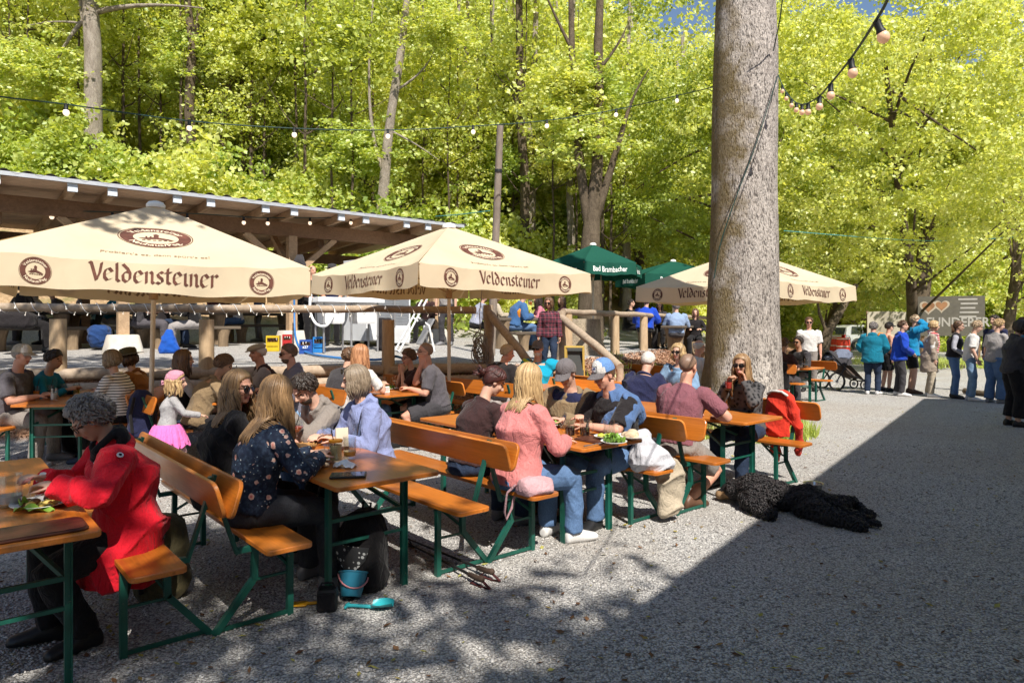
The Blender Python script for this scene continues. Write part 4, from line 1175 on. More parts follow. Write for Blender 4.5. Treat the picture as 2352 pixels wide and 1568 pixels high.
def ik(a, t, l1, l2, pole):
    d = t-a; L = min(d.length, (l1+l2)*.995); d.normalize(); t = a+d*L
    ca = max(-1, min(1, (l1*l1+L*L-l2*l2)/(2*l1*L)))
    p = Vector(pole)-d*Vector(pole).dot(d)
    p = p.normalized() if p.length > 1e-5 else d.orthogonal().normalized()
    return a+d*l1*ca+p*l1*math.sqrt(1-ca*ca), t
def seg(m, pts, rad, infl=0.0, n=12, flat=1.0):
    m.tube(pts, [r+infl for r in rad], n, True, True, flat)
def limb_pts(a, b, c, r, k=3):
    """polyline a-b-c with in-between points; r = radii at a, ab mid, b, bc mid, c"""
    return [a, a.lerp(b, .5), a.lerp(b, .9), b, b.lerp(c, .12), b.lerp(c, .45), c], [r[0], r[1], (r[1]+r[2])*.5, r[2], (r[2]+r[3])*.5, r[3], r[4]]
def hand(m, w, d, nrm, side, s, curl=.5, vox=.01):
    """wrist w, hand direction d, palm normal nrm (towards the palm), side=+1 when the thumb lies on the +x2 side"""
    d = d.normalized(); nrm = (nrm-d*nrm.dot(d)).normalized(); x = d.cross(nrm).normalized()*side
    m.rings([(w-d*.015*s, x, nrm, .026*s, .018*s), (w+d*.02*s, x, nrm, .033*s, .016*s), (w+d*.055*s, x, nrm, .041*s, .0145*s), (w+d*.088*s, x, nrm, .041*s, .012*s), (w+d*.096*s, x, nrm, .034*s, .008*s)], 10)
    fr = max(.0088, vox*.9)*s
    for k, (off, ln) in enumerate(((.031, .070), (.0105, .079), (-.0105, .074), (-.031, .058))):
        p = w+d*.085*s+x*off*s; q = d.copy(); pts = [p-d*.02*s]; 
        for j, f in enumerate((.42, .33, .27)):
            ang = curl*(.55+.45*j)*(1+.08*k)
            q = (q*math.cos(ang)+nrm*math.sin(ang)).normalized() if j == 0 else (q*math.cos(curl*.8)+(nrm-q*nrm.dot(q)).normalized()*math.sin(curl*.8)).normalized()
            p = p+q*ln*f*s; pts.append(p)
        m.tube(pts, [fr*1.05, fr, fr*.93, fr*.82], 7, True, True)
    a = w+d*.018*s+x*.026*s; b = a+(d*.55+x*.75+nrm*.35).normalized()*.042*s; c = b+(d*.85+x*.25+nrm*.45).normalized()*.034*s; e = c+(d*.9+nrm*.4).normalized()*.022*s
    m.tube([a, b, c, e], [fr*1.3, fr*1.15, fr*1.05, fr*.85], 7, True, True)
def foot(m, a, d, s, infl=0.0):
    """ankle a, direction d (flat)"""
    d = Vector((d.x, d.y, 0)).normalized(); x = Vector((d.y, -d.x, 0)); z = Vector((0, 0, 1))
    z0 = a.z-.082*s
    R_ = lambda f, w, h, b: (Vector((a.x, a.y, z0))+d*f*s+z*(h*.5+b)*s, x, z, (w+infl)*s, (h*.5+infl)*s)
    m.rings([R_(-.075, .018, .05, .005), R_(-.06, .034, .085, .0), R_(-.02, .038, .12, 0), R_(.04, .040, .095, 0), (R_(.10, .047, .07, 0)), R_(.16, .046, .052, 0), R_(.195, .034, .040, .002), R_(.212, .014, .022, .006)], 12)

def person(label, loc, heading, sit=True, s=1.0, sex='f', seat=.48, lean=8, bend=0, twist=0, head=(0, 0, 0), rh=None, lh=None, rpole=None, lpole=None,
           rf=None, lf=None, curl=.6, fat=1.0, tone='fair', top=None, bottom=None, shoes=None, hair=None, hat=None, glasses=None, vox=.012, group=None, extras=(), knees=None,
           hand_dir=None, name="person", pz=None, coat=None, vest=None, cat="person", hoodup=False, ground=None):
    H = heading-90
    root = thing(name, label, cat, loc, H, group)
    PERSON_N[0] += 1; seed = PERSON_N[0]; g = random.Random(seed*13)
    V = Vector; sw = (.195 if sex == 'm' else .168)*s
    pzv = pz if pz is not None else ((seat+.095*s) if sit else .958*s)
    p0 = V((0, 0, pzv))
    lr = R(lean); br = R(bend)
    d1 = V((math.sin(br)*.6, math.sin(lr*.7), math.cos(lr*.7))).normalized(); d2 = V((math.sin(br), math.sin(lr*1.25), math.cos(lr*1.25))).normalized()
    chest = p0+d1*.27*s; neck = chest+d2*.245*s
    tw = R(twist)
    rt = V((math.cos(tw), math.sin(tw), 0)); rt = (rt-d2*rt.dot(d2)).normalized(); fw = d2.cross(rt)
    # torso rings
    def spine(t):
        if t <= 0: return p0+d1*t*s, d1, 0
        if t < .27: return p0+d1*t*s, d1, t/.27*.6
        return chest+d2*(t-.27)*s, d2, min(1, .6+(t-.27)/.2*.4)
    if sex == 'm': TR = [(-.10, .10, .09), (-.075, .145, .115), (-.02, .165, .122), (.06, .158, .115), (.15, .155, .110), (.25, .168, .115), (.33, .182, .118), (.40, .185, .108), (.445, .165, .090), (.475, .115, .072), (.50, .066, .060), (.54, .055, .055)]
    else: TR = [(-.10, .11, .10), (-.075, .155, .125), (-.02, .172, .128), (.06, .158, .112), (.14, .135, .100), (.22, .142, .108), (.30, .155, .130), (.37, .160, .112), (.43, .145, .085), (.468, .100, .068), (.50, .054, .052), (.54, .046, .047)]
    def torso(m, infl, t0=-.2, t1=.6, flare=0.0):
        rg = []
        for t, a, b in TR:
            if t < t0 or t > t1: continue
            c, dd, k = spine(t)
            ax = V((1, 0, 0)).lerp(rt, k); ax = (ax-dd*ax.dot(dd)).normalized(); ay = dd.cross(ax)
            fx = fat if t < .35 else 1+(fat-1)*.4
            rg.append((c+ay*(.012*s*max(0, fat-1)*5 if t < .3 else 0), ax, ay, a*s*fx+infl, b*s*(1+(fx-1)*1.4)+infl))
        m.rings(rg, 18, .9)
    # limbs
    shR = neck-d2*.065*s+rt*sw; shL = neck-d2*.065*s-rt*sw
    ua, fa = .285*s, .255*s
    def tgt(h, side, default):
        v = V(h) if h is not None else V(default)
        return v
    defR = (.16, .40, .80) if sit else (.26*s, .06, .80*s); defL = (-.16, .40, .80) if sit else (-.26*s, .06, .80*s)
    elR, wrR = ik(shR, tgt(rh, 1, defR), ua, fa, rpole or (.7, -.5, -.6)); elL, wrL = ik(shL, tgt(lh, -1, defL), ua, fa, lpole or (-.7, -.5, -.6))
    hipR = p0+V((.092*s, 0, -.02*s)); hipL = p0+V((-.092*s, 0, -.02*s))
    tl, sl = .44*s, .42*s
    ank = .085*s
    if sit: dR, dL = (.13, .46*s, ank), (-.13, .43*s, ank)
    else: dR, dL = (.11*s, .03, ank), (-.11*s, -.02, ank)
    aR0 = V(rf) if rf is not None else V(dR); aL0 = V(lf) if lf is not None else V(dL)
    kp = knees or ((0, 1, .55) if sit else (0, 1, 0))
    knR, aR = ik(hipR, aR0, tl, sl, V((.12, 0, 0))+V(kp)); knL, aL = ik(hipL, aL0, tl, sl, V((-.12, 0, 0))+V(kp))
    am = (1.0 if sex == 'm' else .86)*s*(1+(fat-1)*.6)
    AR = [.056*am, .047*am, .040*am, .039*am, .0275*am]
    lm = s*(1+(fat-1)*.5)
    LR = [.090*lm, .080*lm, .058*lm, .056*lm, .040*lm]
    neckbase = neck+d2*.01*s
    # head frame
    hy, hp, hr = (R(a) for a in head)
    base_dir = (d2*.45+V((0, 0, 1))*.55).normalized()
    HM = (Matrix.Rotation(hy, 3, 'Z') @ Matrix.Rotation(-hp, 3, 'X') @ Matrix.Rotation(hr, 3, 'Y'))
    hs = s**.5*(1.0 if sex == 'm' else .955)
    if s < .8: hs = .93
    hc = neckbase+base_dir*.075*s+(HM @ V((0, .022, .095)))*hs
    def hd(x, y, z): return hc+(HM @ V((x, y, z)))*hs
    # ---- body (one continuous skin)
    b = MB()
    torso(b, -.004)
    b.tube([neck-d2*.03*s, neckbase+base_dir*.03*s, hd(0, -.015, -.06)], [.058*am, .052*am, .054*am], 12)
    for a_, e_, w_ in ((shR, elR, wrR), (shL, elL, wrL)): seg(b, *limb_pts(a_, e_, w_, AR))
    for h_, k_, a_ in ((hipR, knR, aR), (hipL, knL, aL)): seg(b, *limb_pts(h_, k_, a_, LR))
    hdir = hand_dir or (None, None)
    for w_, e_, sd, hdv in ((wrR, elR, 1, hdir[0]), (wrL, elL, -1, hdir[1])):
        fd = (w_-e_).normalized(); dirv = V(hdv) if hdv is not None else fd
        nv = V((0, 0, -1)) if abs(dirv.normalized().z) < .75 else V((-sd, .3, 0))
        hand(b, w_, dirv, nv, -sd if abs(dirv.normalized().z) < .75 else sd, s, curl, vox)
    fdR = (aR-hipR); fdL = (aL-hipL)
    fR = V((.25, 1, 0)); fL = V((-.25, 1, 0))
    foot(b, aR, fR, s); foot(b, aL, fL, s)
    HR = HM
    # head
    b.ell(hd(0, -.012, .036), [q*hs for q in (.073, .092, .086)], HM, 20, 14)
    b.ell(hd(0, .018, -.032), [q*hs for q in (.059, .070, .082)], HM, 18, 12)
    b.ell(hd(0, .052, -.086), [q*hs for q in (.034, .030, .024)], HM, 12, 8)
    b.ell(hd(0, .020, -.062), [q*hs for q in (.054, .058, .040)], HM, 12, 8)
    b.tube([hd(0, .080, .020), hd(0, .096, -.004), hd(0, .107, -.024), hd(0, .092, -.032)], [.008*hs, .011*hs, .0155*hs, .012*hs], 8, True, True)
    b.ell(hd(0, .068, .030), [q*hs for q in (.050, .024, .012)], HM, 12, 8)
    b.ell(hd(0, .080, -.054), [q*hs for q in (.024, .011, .008)], HM, 10, 6); b.ell(hd(0, .079, -.066), [q*hs for q in (.020, .010, .007)], HM, 10, 6)
    for sx in (-1, 1):
        b.ell(hd(.034*sx, .058, -.024), [q*hs for q in (.022, .022, .020)], HM, 10, 7)
        b.ell(hd(.073*sx, -.008, -.008), [q*hs for q in (.010, .021, .032)], HM, 10, 8)
    inv = HM.inverted()
    def paint(c):
        q = inv @ (c-hc)/hs
        if q.y > .05 and abs(q.x) < .07:
            if abs(q.x) < .026 and abs(q.z+.060) < .0095 and q.y > .07: return 1
            ax_ = abs(abs(q.x)-.031)
            if ax_ < .014 and abs(q.z-.006) < .0062: return 3
            if ax_ < .020 and abs(q.z-.029+.01*ax_) < .0048: return 2
        return 0
    JOBS.append(("body", b, vox, 3, paint, [skin(tone), lipm, browm, eyem], root, None))
    cvx = max(vox*1.15, .010)
    # ---- trousers / shorts / skirt
    if bottom:
        m = MB(); inf = bottom.get('infl', .014)*s
        torso(m, inf*.45, -.12, .07)
        ln = bottom.get('len', 1.0)
        for h_, k_, a_ in ((hipR, knR, aR), (hipL, knL, aL)):
            pts, rad = limb_pts(h_, k_, a_, LR)
            if ln < .5: e = h_.lerp(k_, ln*2); pts, rad = [h_, h_.lerp(e, .5), e], [LR[0], (LR[0]+LR[1])/2, LR[1]*.96]
            elif ln < .99:
                e = k_.lerp(a_, (ln-.5)*2); pts, rad = [h_, h_.lerp(k_, .5), k_, k_.lerp(e, .4), e], [LR[0], LR[1], LR[2], (LR[2]+LR[3])/2, LR[3]]
            else:
                rad[-1] = rad[-1]+.010*s; rad[-2] *= 1.02
            m.tube(pts, [r_+inf*(1 if i < len(rad)-1 else 1.25) for i, r_ in enumerate(rad)], 14, True, False)
        if sit: m.ell(p0+V((0, -.03*s, -.045*s)), (.175*s*fat, .125*s*fat, .085*s))
        JOBS.append((bottom.get('name', 'trousers'), m, cvx, 4, None, [bottom['mat']], root, .006))
    # ---- shoes
    if shoes is not None:
        for a_, f_ in ((aR, fR), (aL, fL)):
            m = MB(); foot(m, a_, f_, s, .009)
            JOBS.append(("shoe", m, max(vox, .010), 2, None, [shoes], root, None))
    # ---- tops
    def garment(nm, mt, inf, sleeve=1.0, hem=-.05, collar=.462, hood=False, wr=.008, skirt=0.0, openf=False, cuff=1.0):
        m = MB(); torso(m, inf, hem, collar)
        cc, dd, _ = spine(hem+.02)
        if skirt:
            ax = V((1, 0, 0)); ay = V((0, 1, 0))
            if sit:
                m.rings([(p0+V((0, 0, .03)), ax, ay, .178*s*fat+inf, .14*s*fat+inf), (p0+V((0, .05, -.06)), ax, ay, .20*s*fat+inf, .19*s+inf), (p0+V((0, .06, -.06-skirt)), ax, ay, .205*s*fat+inf, .185*s+inf), (p0+V((0, .06, -.075-skirt)), ax, ay, .18*s, .16*s)], 18)
            else:
                m.rings([(p0+V((0, 0, .06)), ax, ay, .165*s*fat+inf, .125*s*fat+inf), (p0+V((0, 0, -.05)), ax, ay, .180*s*fat+inf, .145*s*fat+inf), (p0+V((0, 0, -.05-skirt)), ax, ay, .19*s*fat+inf, .15*s*fat+inf), (p0+V((0, 0, -.07-skirt)), ax, ay, .16*s, .12*s)], 18)
        if sleeve > 0:
            for a_, e_, w_ in ((shR, elR, wrR), (shL, elL, wrL)):
                pts, rad = limb_pts(a_, e_, w_, AR)
                if sleeve < .5: e = a_.lerp(e_, sleeve*2); pts, rad = [a_, a_.lerp(e, .5), e], [AR[0], AR[0]*.97, AR[1]*1.08]
                elif sleeve < .99: e = e_.lerp(w_, (sleeve-.5)*2); pts, rad = [a_, a_.lerp(e_, .5), e_, e], [AR[0], AR[1], AR[2], AR[3]]
                else: rad[-1] += .006*s*cuff
                pts = [a_.lerp(neck-d2*.05*s, .25)]+pts; rad = [rad[0]*.95]+rad
                m.tube(pts, [r_+inf*(1.0 if i < len(rad)-1 else 1.15) for i, r_ in enumerate(rad)], 14, True, False)
        else:
            for a_ in (shR, shL): m.ell(a_.lerp(neck-d2*.05*s, .35), (.058*am+inf, .06*am+inf, .062*am+inf))
        if hood:
            bk = -fw
            c = neck+d2*.02*s+bk*.055*s
            m.rings([(c+d2*(-.13)*s+bk*.005*s, rt, fw, .07*s, .02*s), (c+d2*(-.08)*s+bk*.015*s, rt, fw, .11*s, .040*s), (c+d2*(-.03)*s+bk*.012*s, rt, fw, .115*s, .045*s), (c+d2*.005*s, rt, fw, .095*s, .040*s), (c+d2*.02*s, rt, fw, .06*s, .025*s)], 16)
            q = [neck+d2*(-.005)*s+fw*.075*s, neck+d2*.02*s+rt*.075*s+fw*.03*s, neck+d2*.045*s+rt*.07*s-fw*.05*s, neck+d2*.05*s-fw*.09*s, neck+d2*.045*s-rt*.07*s-fw*.05*s, neck+d2*.02*s-rt*.075*s+fw*.03*s, neck+d2*(-.005)*s+fw*.075*s]
            m.tube([v_-d2*.018*s for v_ in q], .019*s, 8)
        else:
            q = [neck-d2*.030*s+(rt*math.cos(a)*.086*(1.08 if sex == 'm' else 1)+fw*math.sin(a)*.066)*s+d2*(-.022*math.sin(a))*s for a in [i*math.pi/6 for i in range(13)]]
            m.tube(q, .012*s+inf*.5, 7)
        JOBS.append((nm, m, cvx, 4, None, [mt], root, wr))
    if top:
        garment(top.get('name', 'shirt'), top['mat'], top.get('infl', .014)*s, top.get('sleeve', 1.0), top.get('hem', -.06), top.get('collar', .505), top.get('hood', False), top.get('wr', .007), top.get('skirt', 0))
    if coat:
        garment(coat.get('name', 'jacket'), coat['mat'], coat.get('infl', .03)*s, coat.get('sleeve', 1.0), coat.get('hem', -.08), coat.get('collar', .462), coat.get('hood', False), coat.get('wr', .012), coat.get('skirt', .0))
    if vest: garment(vest.get('name', 'vest'), vest['mat'], vest.get('infl', .026)*s, 0, -.05, .46, False, .006)
    # ---- hair
    if hair and hat: hair = dict(hair, under=True)
    if hair: make_hair(root, hair, hd, HM, hs, hc, neck, d2, fw, rt, sw, s, g, spine, vox)
    if hat: make_hat(root, hat, hd, HM, hs)
    if glasses: make_glasses(root, glasses, hd, HM, hs)
    root["_n"] = seed; del root["_n"]
    info = dict(root=root, hd=hd, HM=HM, neck=neck, fw=fw, rt=rt, d2=d2, spine=spine, wrR=wrR, wrL=wrL, elR=elR, elL=elL, shR=shR, shL=shL, p0=p0, s=s, sw=sw, knR=knR, knL=knL, hs=hs)
    for ex in extras: ex(info)
    return info

def add_lock_attr(me, vals):
    a = me.attributes.new("lock", 'FLOAT', 'POINT'); a.data.foreach_set("value", np.asarray(vals, np.float32))
def make_hair(root, spec, hd, HM, hs, hc, neck, d2, fw, rt, sw, s, g, spine, vox):
    style, colr = spec['style'], spec['color']; mt = hm(colr); m = MB()
    seed = g.random()*50
    puff = spec.get('puff', .013); front = spec.get('front', .2)
    def rad(v):
        f = v.y-.9*v.z-.1+.06*noise.noise(Vector((v.x*4, v.y*4, v.z*4+seed)))
        k = 1-sstep(front, front+.12, f)
        if style == 'bald':                                  # ring of hair round the sides
            k *= 1-sstep(.42, .62, v.z-.25*min(0, v.y))
        low = sstep(-.85, -.6, v.z) if style in ('short', 'bald', 'crop') else sstep(-1.0, -.9, v.z)
        k *= low
        n_ = noise.noise(Vector((v.x*7, v.y*7, v.z*7+seed)))
        th = puff*(1+.5*n_)
        if style == 'curly': th = puff*(1.2+.9*n_+.5*noise.noise(Vector((v.x*13, v.y*13, v.z*13))))
        return .90+k*(.115+th/.085)
    m.ell(hd(0, -.014, .026), [q*hs for q in (.0755, .094, .092)], HM, 44, 30, rad)
    nbase = len(m.v); attr = [.5+.5*noise.noise(Vector(v)*40) for v in m.v]
    inv = HM.inverted(); HMt = HM
    if style in ('long', 'wavy', 'bob', 'pony', 'updo'):
        N = spec.get('n', 170 if vox < .011 else 90)*(2 if vox < .010 else 1)
        fine = .62 if vox < .010 else 1.0
        Ln = spec.get('len', .30)
        for i in range(N):
            a = g.uniform(-math.pi, math.pi)              # azimuth from the back, 0 = straight back
            face = spec.get('face', 2.25)
            if abs(a) > face: a = math.copysign(g.uniform(.4, face), a)
            x, y = math.sin(a), -math.cos(a)
            pts = []; part = spec.get('part', .0)
            cr = [.080*hs, .099*hs, .094*hs]
            lift = 1.03+g.uniform(0, .10)
            el0 = g.uniform(.9, 1.45) if not spec.get('under') else g.uniform(-.05, .1)
            for t in np.linspace(el0, -.15 if style != 'curly' else g.uniform(-.5, .6), 6):
                v = Vector((x*math.cos(t)*cr[0]*lift, y*math.cos(t)*cr[1]*lift, math.sin(t)*cr[2]*lift))
                pts.append(hc+HM @ (Vector((0, -.014, .026))*hs+v))
            if style == 'curly':
                q = pts[-1]; o = HM @ Vector((x, y, .2)); k = g.uniform(.012, .034)
                w = HM @ Vector((-y, x, 0))
                pts = pts[-3:]+[q+o*k*.6-Vector((0, 0, .012)), q+o*k+w*.018-Vector((0, 0, .03)), q+o*k*.5+w*.02-Vector((0, 0, .045))]
                rr = [.007, .009, .0095, .009, .007, .003]
                rr = [q_*hs*.85 for q_ in rr]
            elif style in ('pony', 'updo'):
                tg = hd(0, -.115, .005) if style == 'updo' else hd(0, -.11, .03)
                pts = pts[:4]+[pts[3].lerp(tg, .5)+HM @ Vector((x, y, 0))*.012, tg]
                rr = [.008, .010, .010, .009, .008, .006]
            else:
                q = pts[-1].copy(); outd = HM @ Vector((x, y, 0)); outd.z = 0
                if outd.length > 1e-4: outd.normalize()
                l = Ln*g.uniform(.72, 1.08); nst = 8; wav = spec.get('wave', .006); ph = g.uniform(0, 6.28)
                for k in range(1, nst+1):
                    t = k/nst
                    q = q+Vector((0, 0, -l/nst))+outd*(.10 if t < .4 else .02)*l/nst
                    w = Vector((-outd.y, outd.x, 0))
                    p = q+w*wav*math.sin(ph+t*7)+outd*wav*math.cos(ph+t*7)
                    # keep outside the shoulders and the back
                    for it in range(2):
                        h = (p-neck).dot(d2)
                        if h < .03*s:
                            c = neck+d2*h; r_ = p-c; ly = r_.dot(fw); lx = r_.dot(rt)
                            dep = .075*s+min(.055*s, max(0, -h)*.45); wid = min(sw*1.02, .07*s+max(0, .03*s-h)*2.2)
                            e_ = (lx/wid)**2+(ly/dep)**2
                            if e_ < 1.12:
                                sgn = -1 if ly < .01 else 1
                                ly2 = sgn*dep*math.sqrt(max(.15, 1.12-min(1, (lx/wid)**2)))
                                p = c+rt*lx+fw*ly2
                    pts.append(p)
                if style == 'bob':
                    for k in range(3): pts[-1-k] = pts[-1-k]-outd*(.012*(3-k))
                n_ = len(pts); rr = [(.006+.0055*min(1, i_/4))*(1-.75*max(0, (i_-n_*.55)/(n_*.45))) for i_ in range(n_)]
                rr = [q_*fine*(1 if vox < .011 else 1.5) for q_ in rr]
            o = len(m.v); m.tube(pts, rr, 5); attr += [min(1, max(0, .5+g.gauss(0, .26)))]*1 if False else [min(1, max(0, .5+g.gauss(0, .25)))]*0
            val = min(1, max(0, .5+g.gauss(0, .27))); attr += [val]*(len(m.v)-o)
        if style == 'pony':
            tg = hd(0, -.115, .03)
            for i in range(30):
                o = len(m.v); j = Vector((g.uniform(-.02, .02), g.uniform(-.02, .02), 0))
                m.tube([tg+j, tg+HM @ Vector((0, -.03, -.02))+j, tg+Vector((j.x*2, j.y*2, -.10)), tg+Vector((j.x*2.5, j.y*2.5, -spec.get('len', .22)))], [.008, .010, .009, .003], 5)
                val = min(1, max(0, .5+g.gauss(0, .27))); attr += [val]*(len(m.v)-o)
        if style == 'updo':
            tg = hd(0, -.125, .0)
            for i in range(26):
                o = len(m.v); a = g.uniform(0, 6.28); v = Vector((math.cos(a)*.045, -.01, math.sin(a)*.04)); w = Vector((math.cos(a+1.2)*.03, -.035, math.sin(a+1.2)*.03))
                m.tube([tg, tg+HM @ v, tg+HM @ w, tg+HM @ Vector((w.x*1.8, -.05-g.random()*.03, w.z*1.6))], [.010, .013, .011, .003], 5)
                val = min(1, max(0, .5+g.gauss(0, .27))); attr += [val]*(len(m.v)-o)
    if style in ('short', 'curly') and not spec.get('under'):
        cu = style == 'curly'
        for i in range(spec.get('n', 900) if cu else (260 if vox < .013 else 120)):
            a = g.uniform(-2.3, 2.3); x, y = math.sin(a), -math.cos(a); t = g.uniform(-.35, 1.5)
            v = Vector((x*math.cos(t), y*math.cos(t), math.sin(t)))
            if v.y-.9*v.z-.1 > .1: continue
            p = hd(v.x*.078, -.014+v.y*.097, .026+v.z*.095); n_ = HM @ v; dn = (HM @ Vector((x*.35, .6 if v.z > .4 else -.1, -.75))); dn = (dn-n_*dn.dot(n_)).normalized()
            w = n_.cross(dn)*g.uniform(-.5, .5); l = g.uniform(.03, .055)*hs; q = puff*.75
            o = len(m.v)
            if cu:
                l *= g.uniform(.9, 1.5); sd_ = n_.cross(dn)*.55; ph_ = g.uniform(0, 6.28); q += g.uniform(-.004, .008)
                m.tube([p+n_*(q+.007*math.sin(ph_+k_*1.5))+dn*l*k_/5+sd_*l*.32*math.sin(ph_+k_*1.25) for k_ in range(6)], [.0045, .0062, .0062, .006, .005, .002], 5)
            else: m.tube([p+n_*(q-.004), p+n_*(q+.006)+dn*l*.5+w*l*.4, p+n_*(q-.006)+dn*l+w*l], [.007*hs, .008*hs, .002], 5)
            val = min(1, max(0, .5+g.gauss(0, .27))); attr += [val]*(len(m.v)-o)
    me = m.mesh("hair", mt, 180); add_lock_attr(me, attr)
    new_ob("hair", me, root)
    if spec.get('beard'):
        m = MB()
        def rb(v):
            k = sstep(.05, .3, v.y+.25)*(1-sstep(-.15, .10, v.z+.35*abs(v.x)-.0))
            return .90+k*(.16+.08*noise.noise(v*9))
        m.ell(hd(0, .022, -.048), [q*hs for q in (.060, .068, .068)], HM, 26, 18, rb)
        me = m.mesh("beard", hm(spec['beard']), 180); add_lock_attr(me, [.4]*len(m.v)); new_ob("beard", me, root)

def make_hat(root, spec, hd, HM, hs):
    kind = spec['kind']; mt = spec['mat']; m = MB()
    def T(x, y, z): return hd(x, y, z)
    if kind in ('cap', 'trucker'):
        z0 = .040
        def fn(v):
            return 1.0
        vs = []; nu, nv = 32, 10
        for i in range(nv+1):
            a = i/nv*math.pi/2
            for j in range(nu):
                q = 2*math.pi*j/nu; h = math.sin(a)*(.108 if kind == 'trucker' else .098); c = math.cos(a)**.75
                vs.append(T(.0875*c*math.cos(q), -.010+.106*c*math.sin(q), z0-.012*(1 if math.sin(q) < 0 else 0)*abs(math.sin(q))*(1-i/nv)+h))
        fs = [(i*nu+j, i*nu+(j+1) % nu, (i+1)*nu+(j+1) % nu, (i+1)*nu+j) for i in range(nv) for j in range(nu)]
        m.add(vs, fs)
        # front panel in its own colour for a trucker cap
        if spec.get('front'):
            for k, f in enumerate(m.f):
                c = sum((Vector(m.v[i]) for i in f), Vector())/len(f); q = HM.inverted() @ (c-hd(0, 0, 0))
                if q.y > .035: m.m[k] = 1
        mats = [mt]+([spec['front']] if spec.get('front') else [])
        cap = m.build("cap", mats, root, smooth=60)
        b = MB()
        def br(u, v, dz=0):
            a = (u-.5)*2*1.18; x = math.sin(a)*.082; y0 = -.012+.103*math.cos(a); 
            return T(x*(1+.02*v), y0+v*.078*max(.25, math.cos(a))**.6, z0+.004-.020*v-.018*abs(math.sin(a))*v+dz)
        b.grid(lambda u, v: br(u, v), 16, 5); o = len(b.v); b.grid(lambda u, v: br(u, v, .005), 16, 5)
        b.build("brim", spec.get('brim', mt), cap, smooth=60, fix=False)
        if spec.get('patch'):
            p = MB()
            def pf(u, v, o=0):
                x = (u-.5)*.062; z = z0+.018+v*.050
                zz = (z-z0)/.108; a = math.asin(min(.99, zz)); c = math.cos(a)**.75
                y = -.010+.106*math.sqrt(max(.01, c*c-(x/.0875)**2))
                return T(x, y+.003+o, z)
            p.mi = 0; p.grid(lambda u, v: pf(u, v), 6, 4); p.mi = 1; p.grid(lambda u, v: pf(.07+u*.86, .09+v*.82, .0015), 6, 4)
            p.mi = 2; p.add([pf(.35, .15, .003), pf(.85, .15, .003), pf(.93, .85, .003), pf(.75, .85, .003)], [(0, 1, 2, 3)])
            p.mi = 3; p.add([pf(.12, .5, .0032), pf(.5, .5, .0032), pf(.45, .85, .0032), pf(.12, .85, .0032)], [(0, 1, 2, 3)])
            p.build("patch", [mat("patch edge", (.02, .02, .025), .8), mat("patch white", (.7, .7, .72), .8), mat("patch red", (.6, .04, .04), .8), mat("patch navy", (.03, .06, .18), .8)], cap, fix=False)
    elif kind == 'flat':
        def rad(v): return 1+.04*noise.noise(v*5)
        m.ell(T(0, .005, .072), [q*hs for q in (.098, .125, .048)], HM @ rotm(-8, 0, 0), 26, 14, rad)
        m.ell(T(0, .105, .045), [q*hs for q in (.062, .052, .010)], HM @ rotm(-16, 0, 0), 18, 8)
        m.build("flat_cap", mt, root, smooth=60)
    elif kind == 'beanie':
        def rad(v):
            f = v.y-.9*v.z-.1
            return .93+(1-sstep(.02, .12, f))*(.17+.05*noise.noise(v*6))
        m.ell(T(0, -.014, .034), [q*hs for q in (.078, .097, .092)], HM, 30, 20, rad); m.build("beanie", mt, root, smooth=180)
    elif kind == 'knot_cap':
        def rad(v):
            f = v.y-.9*v.z-.1
            return .93+(1-sstep(-.05, .08, f))*(.20+.03*math.sin(v.z*18+v.x*6))
        m.ell(T(0, -.014, .034), [q*hs for q in (.080, .102, .096)], HM, 34, 24, rad)
        c = T(0, -.118, -.02)
        m.tube([c, c+HM @ Vector((.035, -.03, .02)), c+HM @ Vector((.05, -.04, -.02)), c], .012, 6); m.tube([c, c+HM @ Vector((-.035, -.03, .015)), c+HM @ Vector((-.05, -.04, -.025)), c], .012, 6)
        m.build("cap", mt, root, smooth=180)
    elif kind == 'hood':
        def rad(v):
            f = v.y-.55*v.z
            return .92+(1-sstep(.35, .5, f))*(.30+.06*noise.noise(v*4))
        m.ell(T(0, -.02, .0), [q*hs for q in (.086, .105, .125)], HM, 34, 24, rad); m.build("hood", mt, root, smooth=180)
    elif kind == 'brimmed':
        m.lathe([(.098, .05), (.10, .10), (.085, .135), (.03, .15), (0, .151)], n=22); m.lathe([(.098, .050), (.17, .040), (.175, .046), (.10, .060)], n=26, closed=True)
        m.v = [tuple(T(v[0], v[1]*1.12-.01, v[2])) for v in m.v]; m.build("hat", mt, root, smooth=50)
